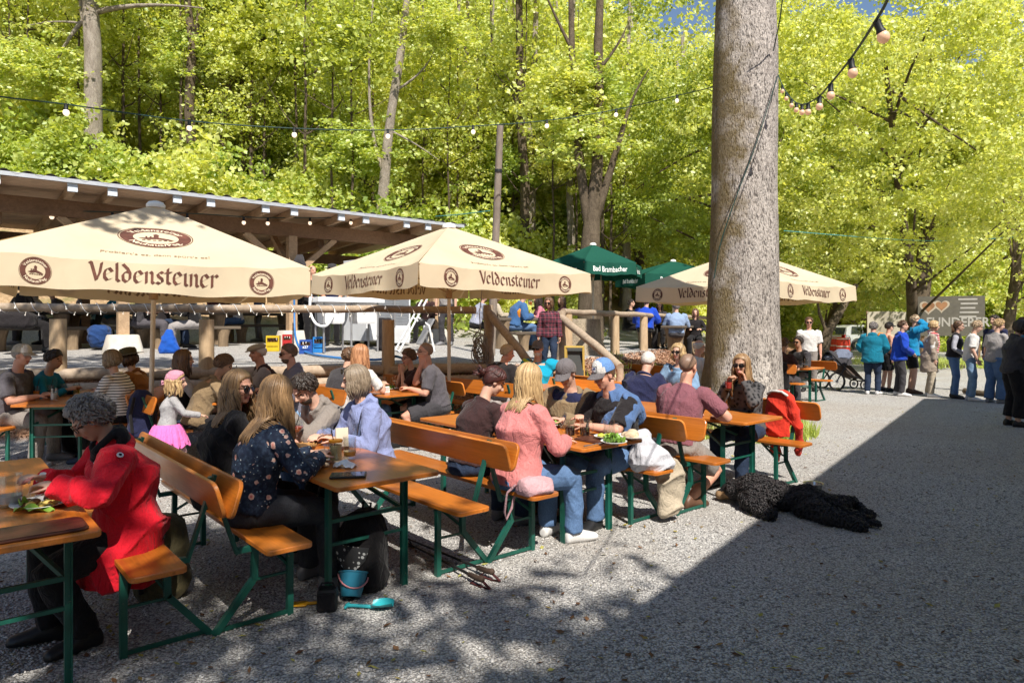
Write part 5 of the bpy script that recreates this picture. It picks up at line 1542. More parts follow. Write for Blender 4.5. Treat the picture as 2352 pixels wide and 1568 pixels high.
def make_glasses(root, kind, hd, HM, hs):
    m = MB(); up = kind == 'up'
    def T(x, y, z):
        if up: return hd(x, y*.72+.02, z+.085+(.1-y)*.35)
        return hd(x, y, z)
    dark = kind in ('sun', 'up', 'round', 'sport')
    lw = .027 if kind != 'round' else .026; lh = {'sun': .020, 'up': .020, 'round': .024, 'sport': .017, 'clear': .019}[kind]
    for sx in (-1, 1):
        vs = []; n = 18; e = .7 if kind in ('sun', 'clear', 'sport') else 1
        for k in range(n):
            q = 2*math.pi*k/n; cx = math.copysign(abs(math.cos(q))**e, math.cos(q)); cz = math.copysign(abs(math.sin(q))**e, math.sin(q))
            x = sx*.033+cx*lw; y = .098-1.6*(abs(x)-.02)**2*6*.6 if abs(x) > .02 else .098
            vs.append(T(x, y, .006+cz*lh))
        if dark: m.mi = 0; m.add(vs+[T(sx*.033, .101, .006)], [(k, (k+1) % n, n) for k in range(n)])
        m.mi = 1; m.tube(vs+[vs[0]], .0022 if dark else .0026, 5)
        m.tube([T(sx*.060, .086, .012), T(sx*.076, .045, .012), T(sx*.079, -.01, .006)], .0028, 5)
    m.mi = 1; m.tube([T(-.008, .098, .010), T(0, .101, .013), T(.008, .098, .010)], .0024, 5)
    lens = mat("dark lens", (.012, .010, .010), .06, .1, spec=.6); frm = mat("dark frame", (.02, .015, .012), .3, .1)
    m.build("sunglasses" if dark else "spectacles", [lens, frm], root, smooth=50, fix=False)

def run_jobs():
    todo = []
    for (nm, m, vox, sm, paint, mats, parent, wr) in JOBS:
        me = bpy.data.meshes.new(nm); me.from_pydata(m.v, [], m.f)
        bm = bmesh.new(); bm.from_mesh(me)
        # orient every closed piece outwards
        bmesh.ops.recalc_face_normals(bm, faces=bm.faces); bm.to_mesh(me); bm.free()
        o = bpy.data.objects.new("tmp", me); COL.objects.link(o)
        md = o.modifiers.new("r", 'REMESH'); md.mode = 'VOXEL'; md.voxel_size = vox
        md = o.modifiers.new("s", 'SMOOTH'); md.factor = .5; md.iterations = sm
        todo.append((o, nm, paint, mats, parent, wr, me))
    dg = bpy.context.evaluated_depsgraph_get(); dg.update()
    for o, nm, paint, mats, parent, wr, src in todo:
        me = bpy.data.meshes.new_from_object(o.evaluated_get(dg)); me.name = nm
        bpy.data.objects.remove(o); bpy.data.meshes.remove(src)
        me.materials.clear()
        for q in mats: me.materials.append(q)
        n = len(me.vertices)
        if wr and n:
            co = np.empty(n*3, np.float32); me.vertices.foreach_get("co", co); co = co.reshape(-1, 3)
            no = np.empty(n*3, np.float32); me.vertices.foreach_get("normal", no); no = no.reshape(-1, 3)
            sd = len(nm)*1.7+(n % 97)*.13
            w = np.zeros(n)
            # folds: ridged stripes bent by slow noise
            q = co*np.array([9, 9, 13])+sd
            ph = np.sin(q[:, 0]*1.1+np.sin(q[:, 1]*.8+q[:, 2]*.35)*1.6)+np.sin(q[:, 2]*1.25+np.sin(q[:, 0]*.9+q[:, 1]*1.3)*1.9)
            w = 1.5*(1-np.abs(ph)/2)**4-.35
            q2 = co*21+sd*2
            w += .45*np.sin(q2[:, 0]+np.sin(q2[:, 2]*.8)*2)*np.sin(q2[:, 2]*.9+np.sin(q2[:, 1])*1.5)
            co = co+no*(w*wr)[:, None]
            me.vertices.foreach_set("co", co.astype(np.float32).ravel())
        if paint:
            for p in me.polygons:
                k = paint(p.center)
                if k: p.material_index = k
        me.shade_smooth(); me.update()
        new_ob(nm, me, parent)
    JOBS.clear()
# ================================================================ clothes
def C(name, r, g, b, k=.72, **kw): return cloth(name, tuple(q*k for q in lin(r, g, b)), **kw)
def mat_floral():
    t = NT("flowered navy cloth"); o = t.co()
    base = t.ramp(t.noise(o, 40, 3), [(.45, (.010, .016, .035)), (.7, (.03, .05, .085))])
    v = t.n.new("ShaderNodeTexVoronoi"); v.inputs["Scale"].default_value = 42; t.L(o, v.inputs["Vector"])
    sel = t.ramp(t.sep(v.outputs["Color"])[0], [(.55, (0, 0, 0)), (.56, (1, 1, 1))])
    spot = t.ramp(t.math('ADD', v.outputs["Distance"], t.math('MULTIPLY', t.noise(o, 90, 2), .35)), [(.36, (1, 1, 1)), (.42, (0, 0, 0))])
    c = t.mix(t.mix(1, sel, spot, 'MULTIPLY'), base, t.ramp(t.sep(v.outputs["Color"])[1], [(.3, (.16, .26, .34)), (.7, (.50, .50, .46))]))
    w = t.n.new("ShaderNodeTexVoronoi"); w.inputs["Scale"].default_value = 17; t.L(o, w.inputs["Vector"])
    sel = t.ramp(t.sep(w.outputs["Color"])[0], [(.5, (0, 0, 0)), (.51, (1, 1, 1))])
    fl = t.ramp(t.math('ADD', w.outputs["Distance"], t.math('MULTIPLY', t.noise(o, 60, 2), .3)), [(.42, (1, 1, 1)), (.46, (0, 0, 0))])
    pc = t.ramp(t.math('ADD', w.outputs["Distance"], t.math('MULTIPLY', t.noise(o, 80, 2), .25)), [(.14, (.50, .10, .09)), (.24, (.55, .22, .18)), (.38, (.62, .40, .33))])
    c = t.mix(t.mix(1, sel, fl, 'MULTIPLY'), c, pc)
    t.set(c, .85, spec=.25); t.bump(t.noise(o, 14, 2, .5, .8), .5, .015); MATS["floral"] = t.mat; return t.mat
def mat_stripes(name, a, b, sc=36, axis=2, width=.68):
    t = NT(name); o = t.sep(t.co())
    n = t.math('MULTIPLY', t.noise(t.co(), 4, 2), 1.6)
    f = t.math('SINE', t.math('ADD', t.math('MULTIPLY', o[axis], sc*6.283), n))
    t.set(t.ramp(t.math('MULTIPLY_ADD', f, .5), [(width-.04, a), (width+.04, b)]), .9, spec=.2)
    for q in t.n:
        if q.type == 'MATH' and q.operation == 'MULTIPLY_ADD': q.inputs[2].default_value = .5
    t.bump(t.noise(t.co(), 14, 2), .5, .015); return t.mat
def mat_plaid(name, a, b, c):
    t = NT(name); o = t.sep(t.co())
    f = t.math('SINE', t.math('MULTIPLY', o[2], 88)); h = t.math('SINE', t.math('MULTIPLY', t.math('ADD', o[0], t.math('MULTIPLY', o[1], .7)), 88))
    m1 = t.ramp(f, [(.4, (0, 0, 0)), (.6, (1, 1, 1))]); m2 = t.ramp(h, [(.4, (0, 0, 0)), (.6, (1, 1, 1))])
    col = t.mix(t.mix(.5, m1, m2), a, b)
    l1 = t.ramp(t.math('SINE', t.math('MULTIPLY', o[2], 176)), [(.93, (0, 0, 0)), (.97, (.7,)*3)])
    t.set(t.mix(l1, col, c), .9, spec=.2); return t.mat
def mat_leopard():
    t = NT("leopard knit"); o = t.co()
    d = t.math('ADD', t.vor(o, 22), t.math('MULTIPLY', t.noise(o, 40, 2), .3))
    t.set(t.ramp(d, [(.44, (.010, .010, .011)), (.54, (.06, .058, .06)), (.8, (.09, .085, .085))]), .9, spec=.2); t.bump(t.noise(o, 14, 2), .5, .015); return t.mat
def mat_denim(name, c):
    t = NT(name); o = t.co(); n = t.noise(o, 3.5, 4, .6); f = t.noise(t.co(scale=(1, 1, .3)), 220, 2)
    col = t.ramp(n, [(.3, tuple(q*.65 for q in c)), (.72, tuple(q*1.35 for q in c))])
    col = t.mix(.3, col, t.ramp(f, [(.4, tuple(q*.5 for q in c)), (.6, tuple(min(1, q*1.6) for q in c))]))
    t.set(col, .9, spec=.2); t.bump(t.noise(o, 18, 2, .5, .8), .5, .015); return t.mat
floral = mat_floral()
jeans = mat_denim("blue jeans", (.085, .15, .28)); jeans_l = mat_denim("pale jeans", (.16, .25, .37)); jeans_d = mat_denim("dark jeans", (.020, .032, .062))
black = C("black cloth", 34, 32, 34); black2 = C("soft black cloth", 44, 40, 42); charcoal = C("charcoal cloth", 70, 68, 72)
red = C("red softshell", 225, 28, 48, .80, bs=9, bstr=.6); navy = C("navy cloth", 40, 44, 78); greyh = C("grey marl", 150, 140, 132); greyt = C("slate tee", 96, 92, 98)
lav = C("lavender fleece", 150, 160, 205, .72); pink = C("pink knit", 228, 140, 138, .72); brownt = C("dark brown tee", 66, 44, 44); khaki = C("khaki twill", 150, 128, 98, .7)
maroon = C("maroon tee", 146, 92, 102, .72); skyb = C("steel blue knit", 92, 122, 170, .72); white = C("white cotton", 225, 222, 218, .8); teal = C("teal shell", 18, 116, 142, .8, bs=9)
royal = C("royal blue shell", 32, 74, 190, .8, bs=9); cyan = C("cyan shell", 28, 140, 190, .8, bs=9); beige = C("beige wool", 172, 156, 140, .72); greyl = C("light grey tee", 168, 162, 160, .75)
turq = C("turquoise shell", 20, 160, 196, .8, bs=9); limey = C("lime panel", 205, 225, 60, .8); camel = C("camel corduroy", 170, 116, 66, .72); olive = C("olive cloth", 96, 88, 62, .7)
peach = C("peach cloth", 236, 178, 150, .75); cream_t = C("cream trousers", 196, 182, 160, .75); stone = C("stone trousers", 150, 142, 136, .72); rose = C("rose knit", 214, 130, 150, .72)
tulle = C("pink tulle", 246, 120, 190, .8); pinkcap = C("pink jersey cap", 214, 150, 172, .72); orange_c = C("orange panel", 240, 150, 50, .8); shade_b = C("sea blue jacket", 70, 110, 160, .75)
plaid = mat_plaid("maroon plaid", (.03, .008, .018), (.20, .03, .055), (.45, .35, .36)); breton = mat_stripes("breton stripes", (.70, .69, .68), (.02, .022, .035), 30, 2, .74); leop = mat_leopard()
shoe_b = mat("black shoe", (.012, .012, .013), .5, .2); shoe_g = mat("grey trainer", (.18, .18, .19), .7, .2); shoe_w = mat("white trainer", (.62, .61, .60), .6, .08); shoe_n = mat("navy trainer", (.02, .03, .06), .7, .2); shoe_br = mat("brown shoe", (.10, .05, .03), .5, .2)
capgrey = C("grey cap cloth", 120, 114, 116, .72); capbeige = C("beige cap cloth", 178, 166, 148, .75); capblue = C("pale blue mesh", 110, 150, 205, .75)
def Lt(p, t, z=0): return Vector((p.x+L2.x*t, p.y+L2.y*t, z))
TOW, TOL = WZ, WZ+180
def collar_black(i):
    m = MB(); n, fw, rt, d2, s = i['neck'], i['fw'], i['rt'], i['d2'], i['s']
    m.rings([(n+d2*(-.05)-fw*.045, rt, fw, .10, .05), (n+d2*.0-fw*.06, rt, fw, .115, .05), (n+d2*.05-fw*.065, rt, fw, .105, .04), (n+d2*.075-fw*.06, rt, fw, .08, .02)], 16)
    m.tube([n+fw*.085-d2*.06, n+fw*.07+rt*.075, n+rt*.085-fw*.02+d2*.05, n-fw*.08+d2*.06, n-rt*.085-fw*.02+d2*.05, n+fw*.07-rt*.075, n+fw*.085-d2*.06], .022, 8)
    JOBS.append(("collar", m, .009, 3, None, [black], i['root'], .004))
    m = MB()                                                    # small round badge on the upper sleeve
    a, e = i['shL'], i['elL']; c = a.lerp(e, .25); o = (c-(i['neck']-d2*.1)).normalized(); o = (o-(e-a).normalized()*o.dot((e-a).normalized())).normalized()
    q = o.to_track_quat('Z', 'Y').to_matrix(); p = c+o*.0905
    m.lathe([(.0, .004), (.016, .004), (.017, 0)], p, 16, q); m.mi = 1; m.lathe([(.0, .0052), (.008, .0052), (.008, .004)], p, 12, q)
    m.build("badge", [mat("badge silver", (.6, .6, .6), .4), black], i['root'])
def hands_item(fn): return fn
def shawl(i):
    m = MB(); n, fw, rt, d2, s, sp = i['neck'], i['fw'], i['rt'], i['d2'], i['s'], i['spine']
    ch = sp(.2)[0]
    m.rings([(n-d2*.30-fw*.095, rt, fw, .20, .09), (n-d2*.16-fw*.085, rt, fw, .262, .11), (n-d2*.05-fw*.045, rt, fw, .262, .115), (n+d2*.01-fw*.035, rt, fw, .13, .085), (n+d2*.045-fw*.04, rt, fw, .10, .07)], 18)
    a = n-rt*.16-d2*.06
    m.tube([a, a+fw*.10-d2*.06, n+fw*.17-d2*.16-rt*.08, n+fw*.19-d2*.26+rt*.02, n+fw*.18-d2*.36+rt*.08], [.075, .07, .062, .055, .045], 12, True, True, .6)
    m.tube([i['shL']+d2*.04, i['shL']-rt*.055-d2*.05, i['shL'].lerp(i['elL'], .7)-rt*.06-fw*.03, i['elL']-rt*.04-fw*.05-d2*.12], [.07, .075, .055, .03], 10, True, True, .55)
    JOBS.append(("draped_sweater", m, .010, 4, None, [skyb], i['root'], .012))
def watch(i):
    m = MB(); w, e = i['wrL'], i['elL']; d = (w-e).normalized(); c = w-d*.02; q = d.to_track_quat('Z', 'Y').to_matrix()
    m.lathe([(.031, -.012), (.034, -.010), (.034, .010), (.031, .012)], c, 14, q, True); u = Vector((0, 0, 1)); u = (u-d*u.dot(d)).normalized(); m.box(c+u*.036, (.034, .03, .012), q)
    m.build("wristwatch", shoe_b, i['root'])
def tutu(i):
    m = MB(); p = i['p0']; s = i['s']
    for k, (r0, r1, z) in enumerate(((.12, .20, -.20), (.12, .175, -.16), (.12, .215, -.235))):
        def f(u, v, r0=r0, r1=r1, z=z, k=k):
            a = u*2*math.pi; r = (r0+(r1-r0)*v**.8)*(1+.08*v*math.sin(a*17+k)); return p+Vector((math.cos(a)*r, math.sin(a)*r, .03+z*v**1.3+.018*v*math.sin(a*23+k*2)))
        m.grid(f, 90, 5)
    m.build("tutu", tulle, i['root'], smooth=180, fix=False)
def backpack_on(mt, k=1.0):
    def f(i):
        m = MB(); n, fw, rt, d2, s = i['neck'], i['fw'], i['rt'], i['d2'], i['s']
        c = n-fw*.17*s
        m.rings([(c-d2*.50*s, rt, fw, .13*s*k, .06*s), (c-d2*.44*s, rt, fw, .17*s*k, .10*s), (c-d2*.25*s, rt, fw, .17*s*k, .105*s), (c-d2*.08*s, rt, fw, .15*s*k, .09*s), (c-d2*.0*s, rt, fw, .10*s*k, .05*s)], 16, .75)
        JOBS.append(("backpack", m, .016, 3, None, [mt], i['root'], .008))
    return f
def scarf(i):
    m = MB(); n, fw, rt, d2, s = i['neck'], i['fw'], i['rt'], i['d2'], i['s']
    m.tube([n+fw*.1, n+rt*.08, n-fw*.08+d2*.03, n-rt*.08, n+fw*.1-rt*.02, n+fw*.15-d2*.2, n+fw*.16-d2*.42], [.035, .04, .04, .04, .04, .038, .045], 9)
    JOBS.append(("scarf", m, .016, 3, None, [mat_stripes("red white scarf", (.5, .07, .08), (.6, .52, .5), 18) if "red white scarf" not in bpy.data.materials else bpy.data.materials["red white scarf"]], i['root'], .006))
def rucksack_strap(i): pass

NV, MV, FV = .0075, .012, .017
J = dict
# ---------------------------------------------------------------- front row
person("person in a bright red jacket with curly grey hair, bent over a plate", Lt(B1, .60), TOL-2, s=.94, sex='f', lean=14, head=(2, 38, 0), lh=(-.20, .36, .88), rh=(.10, .40, .87), lpole=(-.9, -.5, -.35), fat=1.18, tone='old', vox=NV, curl=.75,
       top=J(mat=white, name='blouse'), coat=J(mat=red, infl=.034, skirt=.20, hood=True, name='jacket', wr=.014), bottom=J(mat=black), shoes=shoe_b, hair=J(style='curly', color='grey', puff=.022, n=1000), glasses='clear', extras=(collar_black,), lf=(-.10, .22, .085), rf=(.12, .36, .085))
person("person with round sunglasses, wavy fair hair and a black cardigan", Lt(B2, 1.22), TOW, lean=12, twist=-12, head=(-58, 8, 4), rh=(.12, .42, .82), lh=(-.1, .45, .82), vox=NV, fat=1.08,
       top=J(mat=black2), coat=J(mat=black, infl=.030, name='cardigan', skirt=.06), bottom=J(mat=black), shoes=shoe_g, hair=J(style='wavy', color='dkblond', len=.30, wave=.016, n=190), glasses='round', tone='rosy')
person("person in a navy flowered blouse with long light brown hair, seen from behind", Lt(B2, .62), TOW, lean=14, head=(18, 14, 0), rh=(.13, .38, .845), lh=(-.10, .44, .83), rpole=(.8, -.6, -.4), vox=NV, fat=1.02,
       top=J(mat=floral, name='blouse', infl=.022, cuff=2.0), bottom=J(mat=mat_denim("washed black jeans", (.045, .047, .056))), shoes=shoe_g, hair=J(style='long', color='dkblond', len=.33, wave=.010, n=220), tone='fair')
person("dark haired bearded person in a grey hoodie leaning low over the table", Lt(B3, 1.80), TOL, sex='m', lean=33, head=(4, 38, 0), lh=(-.06, .52, .95), rh=(.15, .40, .80), lpole=(-.8, -.2, -.7), vox=NV, tone='fair', curl=.9,
       top=J(mat=greyh, hood=True, infl=.026, name='hoodie'), bottom=J(mat=jeans), shoes=shoe_w, hair=J(style='short', color='dark', puff=.018, beard='dark'))
person("person in a lavender hoodie with sunglasses pushed up in the hair", Lt(B3, 1.30), TOL-6, lean=14, head=(-26, 12, 0), lh=(-.12, .36, .82), rh=(.10, .40, .82), vox=NV, fat=1.06,
       top=J(mat=lav, hood=True, infl=.028, name='hoodie'), bottom=J(mat=black), shoes=shoe_b, hair=J(style='bob', color='ash', len=.15, n=190), glasses='up')
person("person with tied up dark red hair and dark brown tee, head bowed", Lt(B4, .93), TOW, lean=20, head=(-22, 34, 0), rh=(.10, .36, .80), lh=(-.12, .38, .80), vox=NV, fat=1.05,
       top=J(mat=brownt, sleeve=.36, name='tee'), bottom=J(mat=jeans_d), shoes=shoe_g, hair=J(style='updo', color='auburn', puff=.014, n=120), tone='fair')
person("blond person in a pink sweater seen from behind", Lt(B4, .33), TOW, lean=9, head=(4, 14, 0), rh=(.15, .36, .80), lh=(-.14, .38, .80), vox=NV, fat=1.14, s=1.02,
       top=J(mat=pink, infl=.022, name='sweater', hem=-.09), bottom=J(mat=jeans), shoes=shoe_w, hair=J(style='long', color='blond', len=.26, wave=.006, n=220))
person("old person in a grey cap and open khaki coat looking down at the table", Lt(B5, 1.02), TOL+14, sex='m', lean=12, head=(2, 30, 0), rh=(.16, .36, .82), lh=(-.10, .40, .84), vox=NV, tone='old', fat=1.15,
       top=J(mat=navy, name='shirt', infl=.020), coat=J(mat=khaki, infl=.040, name='coat', skirt=.10, wr=.012), bottom=J(mat=charcoal), shoes=shoe_br, hair=J(style='bald', color='grey'), hat=J(kind='cap', mat=capgrey))
person("person in a pale blue trucker cap with a blue sweater draped over the shoulders", Lt(B5, .47), TOL-4, sex='m', lean=16, head=(-4, 20, 0), lh=(-.04, .46, .84), rh=(.10, .40, .88), lpole=(-.9, -.2, -.5), vox=NV, fat=1.12, s=1.02, tone='rosy',
       top=J(mat=black2, sleeve=.42, name='tee', infl=.018), bottom=J(mat=jeans), shoes=shoe_b, hair=J(style='crop', color='brown', puff=.006),
       hat=J(kind='trucker', mat=capblue, front=white, brim=capgrey, patch=True), extras=(shawl, watch))
person("balding person in a maroon tee and grey shorts with back to the viewer", Lt(B6, .50), TOW+4, sex='m', lean=17, head=(0, 10, 0), rh=(.20, .40, .80), lh=(-.12, .42, .80), rpole=(.9, -.1, -.5), vox=.009, fat=1.08, s=1.05, tone='rosy',
       top=J(mat=maroon, sleeve=.40, name='tee', infl=.018), bottom=J(mat=stone, len=.42, name='shorts', infl=.02), shoes=shoe_br, hair=J(style='crop', color='stubble', puff=.0015, front=-.05), rf=(.15, -.02, .085), lf=(-.10, .10, .085))
def drink_hand(i):
    pass
LEO = person("person in sunglasses and a leopard patterned cardigan lifting a red drink", Lt(B7, .66), TOL+6, lean=14, head=(6, 4, 0), rh=(.06, .34, 1.06), lh=(-.10, .26, 1.08), lpole=(-.5, .2, -1), rpole=(.5, .1, -1), vox=.009, fat=1.05, tone='tan', curl=1.1, hand_dir=((-.3, .2, .6), (.3, -.25, .7)),
       top=J(mat=leop, name='cardigan', infl=.02), bottom=J(mat=jeans_d), shoes=shoe_b, hair=J(style='long', color='dkblond', len=.32, wave=.006, n=170, part=0), glasses='sun')
# ---------------------------------------------------------------- second row
def fl(p, t, hd_=AL): return Vector((p.x+math.cos(R(hd_))*t, p.y+math.sin(R(hd_))*t, 0))
person("person in a light cap and grey tee at the left edge of the picture", PX(14, 8.25), 8, sex='m', lean=14, head=(-6, 8, 0), rh=(.14, .42, .82), lh=(-.1, .42, .82), vox=MV, fat=1.15, s=1.08, tone='rosy',
       top=J(mat=greyt, sleeve=.42, name='tee'), bottom=J(mat=stone), shoes=shoe_g, hair=J(style='crop', color='grey', puff=.006), hat=J(kind='cap', mat=capbeige, front=white), rf=(.2, .42, .085))
person("person with a grey bob in a black and white striped shirt", fl(B5R, .62, R5), 176, lean=14, head=(8, 12, 0), rh=(.12, .40, .82), lh=(-.12, .38, .82), vox=MV, fat=1.1,
       top=J(mat=breton, name='shirt'), bottom=J(mat=black, len=.9), shoes=shoe_n, hair=J(style='bob', color='ash', len=.10, n=130), lf=(-.22, .34, .085), rf=(.2, .38, .085))
person("person in a camel corduroy jacket and brown hat beside the striped shirt", fl(B5R, 1.22, R5), 186, lean=16, head=(10, 10, 0), rh=(.12, .40, .82), lh=(-.2, .44, .84), vox=MV, fat=1.1,
       coat=J(mat=camel, infl=.03, name='jacket'), bottom=J(mat=black), shoes=shoe_b, hair=J(style='bob', color='brown', len=.12, n=60), hat=J(kind='brimmed', mat=olive))
person("person in a teal jersey half hidden behind the person in the light cap", fl(B5L, 1.05, R5), 8, sex='m', lean=20, head=(0, 16, 0), vox=FV, top=J(mat=teal, name='jersey'), bottom=J(mat=black), shoes=shoe_b, hair=J(style='short', color='dark'), tone='tan', rh=(.1, .42, .85), lh=(-.1, .42, .85))
person("small child in a pink tutu and knotted pink cap standing by the bench", PX(384, 7.35), 35, sit=False, s=.66, lean=10, head=(-12, 6, 0), rh=(.16, .30, .70), lh=(-.12, .28, .68), vox=.010, tone='fair',
       top=J(mat=C("pale grey marl", 178, 176, 178, .75), name='sweater', infl=.022), bottom=J(mat=C("dusty pink leggings", 190, 150, 150, .7), infl=.012, name='leggings'), shoes=shoe_w, hair=J(style='long', color='blond', len=.16, n=60), hat=J(kind='knot_cap', mat=pinkcap), extras=(tutu,), pz=.58)
person("person with long brown hair and a dark vest facing right", PX(402, 8.1), 34, lean=8, head=(-18, 4, 0), vox=MV, top=J(mat=greyl, name='shirt'), vest=J(mat=black), bottom=J(mat=jeans_d), shoes=shoe_b, hair=J(style='long', color='brown', len=.20, n=100), rh=(.12, .40, .85), lh=(-.1, .40, .85))
person("person in a khaki jacket bending forward with short brown hair", PX(452, 7.95), 34, lean=26, head=(-6, 26, 0), vox=MV, coat=J(mat=khaki, infl=.03, name='jacket'), bottom=J(mat=black), shoes=shoe_b, hair=J(style='short', color='brown', puff=.026), rh=(.12, .42, .88), lh=(-.1, .42, .88), tone='tan')
person("old person in a flat cap and dark vest holding a mug", PX(622, 9.3), TOL-12, sex='m', lean=14, head=(10, 6, 0), vox=MV, s=1.06, fat=1.15, tone='rosy', top=J(mat=greyl, sleeve=.45, name='shirt'), vest=J(mat=brownt), bottom=J(mat=charcoal), shoes=shoe_br, hair=J(style='bald', color='white'), hat=J(kind='flat', mat=capbeige), rh=(.06, .48, .98), lh=(-.10, .48, .96), curl=.9)
person("bearded person in sunglasses and a grey hoodie facing left", PX(692, 8.65), TOL-14, sex='m', lean=12, head=(4, 8, 0), vox=MV, s=1.08, fat=1.05, tone='rosy', top=J(mat=C("blue grey marl", 120, 116, 128, .75), hood=True, name='hoodie', infl=.03), bottom=J(mat=jeans_l), shoes=shoe_w, hair=J(style='crop', color='brown', puff=.008, beard='brown'), glasses='sun', rh=(.16, .44, .86), lh=(-.2, .40, .86))
person("person with long red hair and a white top at the middle table", PX(816, 8.85), 62, lean=8, head=(-14, 6, 0), vox=MV, s=1.05, top=J(mat=white, name='top', sleeve=.4), bottom=J(mat=jeans), shoes=shoe_b, hair=J(style='long', color='red', len=.34, n=130), rh=(.14, .40, .88), lh=(-.1, .40, .86))
person("person in a dark grey sweater hidden behind the long red hair", PX(772, 9.15), 50, sex='m', lean=20, head=(0, 10, 0), vox=FV, top=J(mat=charcoal, name='sweater', infl=.03), bottom=J(mat=black), shoes=shoe_b, hair=J(style='short', color='brown'), fat=1.15)
person("person with glasses and a slate tee resting the chin on a hand", PX(1008, 9.35), TOL-30, sex='m', lean=16, head=(6, 2, 0), vox=MV, s=1.08, fat=1.1, tone='rosy', top=J(mat=greyt, sleeve=.42, name='tee', infl=.018), bottom=J(mat=charcoal, len=.44, name='shorts', infl=.02), shoes=shoe_g,
       hair=J(style='crop', color='stubble', puff=.002, front=.0), glasses='clear', rh=(-.02, .24, 1.13), lh=(-.12, .40, .82), rpole=(.3, .3, -1), hand_dir=((-.1, -.1, 1), None), rf=(.16, .36, .085), lf=(-.12, .2, .085))
person("child with short brown hair and glasses beside the slate tee", PX(962, 9.75), TOL-16, s=.92, lean=14, head=(6, 10, 0), vox=MV, top=J(mat=brownt, sleeve=.4, name='tee'), bottom=J(mat=black), shoes=shoe_g, hair=J(style='short', color='brown', puff=.026), glasses='clear', rh=(.04, .26, 1.0), lh=(-.06, .26, 1.0), hand_dir=((0, 0, 1), (0, 0, 1)), seat=.50)
person("person in a black sweater with short grey blond hair before the steps", PX(1134, 10.1), 42, sex='m', lean=22, head=(-30, 14, 0), vox=MV, s=1.04, fat=1.15, tone='rosy', top=J(mat=black2, name='sweater', infl=.024), bottom=J(mat=greyl), shoes=shoe_b, hair=J(style='crop', color='sand', puff=.012))
def lime_panel(i):
    m = MB(); n, fw, rt, d2 = i['neck'], i['fw'], i['rt'], i['d2']
    m.tube([i['shR']+fw*.06+d2*.07, n+fw*.115-d2*.06+rt*.09, n+fw*.165-d2*.15-rt*.02, n+fw*.175-d2*.2-rt*.10], [.04, .05, .05, .04], 10, True, True, .55)
    JOBS.append(("chest_panel", m, .012, 3, None, [limey], i['root'], None))
person("bearded person in a turquoise and lime jacket and cap leaning on the backrest", PX(1234, 10.7), TOL+28, sex='m', lean=-4, head=(0, 2, 0), vox=MV, s=1.04, fat=1.22, tone='rosy', coat=J(mat=turq, infl=.03, name='jacket'), bottom=J(mat=charcoal), shoes=shoe_g, hair=J(style='bald', color='grey', beard='white'), hat=J(kind='cap', mat=capgrey), glasses='sun',
       lh=(-.42, .06, .84), rh=(.14, .32, .80), lpole=(-.8, -.5, .1), extras=(lime_panel,), hand_dir=(None, (-.2, .3, -.9)))
person("white haired person in a navy jacket with back to the viewer", PX(1464, 8.6), 52, sex='m', lean=26, head=(-8, 20, 0), vox=MV, s=1.0, fat=1.15, tone='old', coat=J(mat=navy, infl=.03, name='jacket'), bottom=J(mat=charcoal), shoes=shoe_b, hair=J(style='crop', color='white', puff=.010))
person("blond person in sunglasses and a pale denim jacket behind the maroon tee", PX(1566, 9.9), TOL+10, lean=10, head=(0, 4, 0), vox=MV, s=1.04, coat=J(mat=jeans_l, infl=.03, name='jacket'), bottom=J(mat=jeans), shoes=shoe_w, hair=J(style='bob', color='blond', len=.14, n=80), glasses='sun')
person("balding person in a white shirt half hidden left of the great trunk", PX(1588, 12.1), 20, sex='m', lean=14, head=(-10, 6, 0), vox=FV, s=1.04, fat=1.1, tone='rosy', top=J(mat=white, name='shirt'), bottom=J(mat=charcoal), shoes=shoe_b, hair=J(style='bald', color='white'), glasses='clear')
# right of the trunk
person("person in sunglasses and a dark vest at the table right of the great trunk", PX(1842, 15.0), TOL-12, sex='m', lean=10, head=(4, 2, 0), vox=FV, s=1.04, tone='tan', top=J(mat=charcoal, name='shirt'), vest=J(mat=black), bottom=J(mat=stone), shoes=shoe_b, hair=J(style='short', color='dark'), glasses='sun')
person("person in a dark tee partly hidden by the right edge of the great trunk", PX(1787, 14.1), 34, sex='m', lean=18, head=(0, 8, 0), vox=FV, s=1.04, tone='tan', top=J(mat=brownt, name='tee', sleeve=.45), bottom=J(mat=charcoal), shoes=shoe_b, hair=J(style='short', color='brown'))
person("person in a white shirt and sunglasses standing behind the right hand table", PX(1858, 17.2), 250, sit=False, sex='m', s=1.05, lean=2, head=(0, 4, 0), vox=FV, tone='rosy', top=J(mat=white, sleeve=.45, name='shirt', infl=.026, fat=1.1), bottom=J(mat=stone), shoes=shoe_b, hair=J(style='short', color='brown'), glasses='sun')
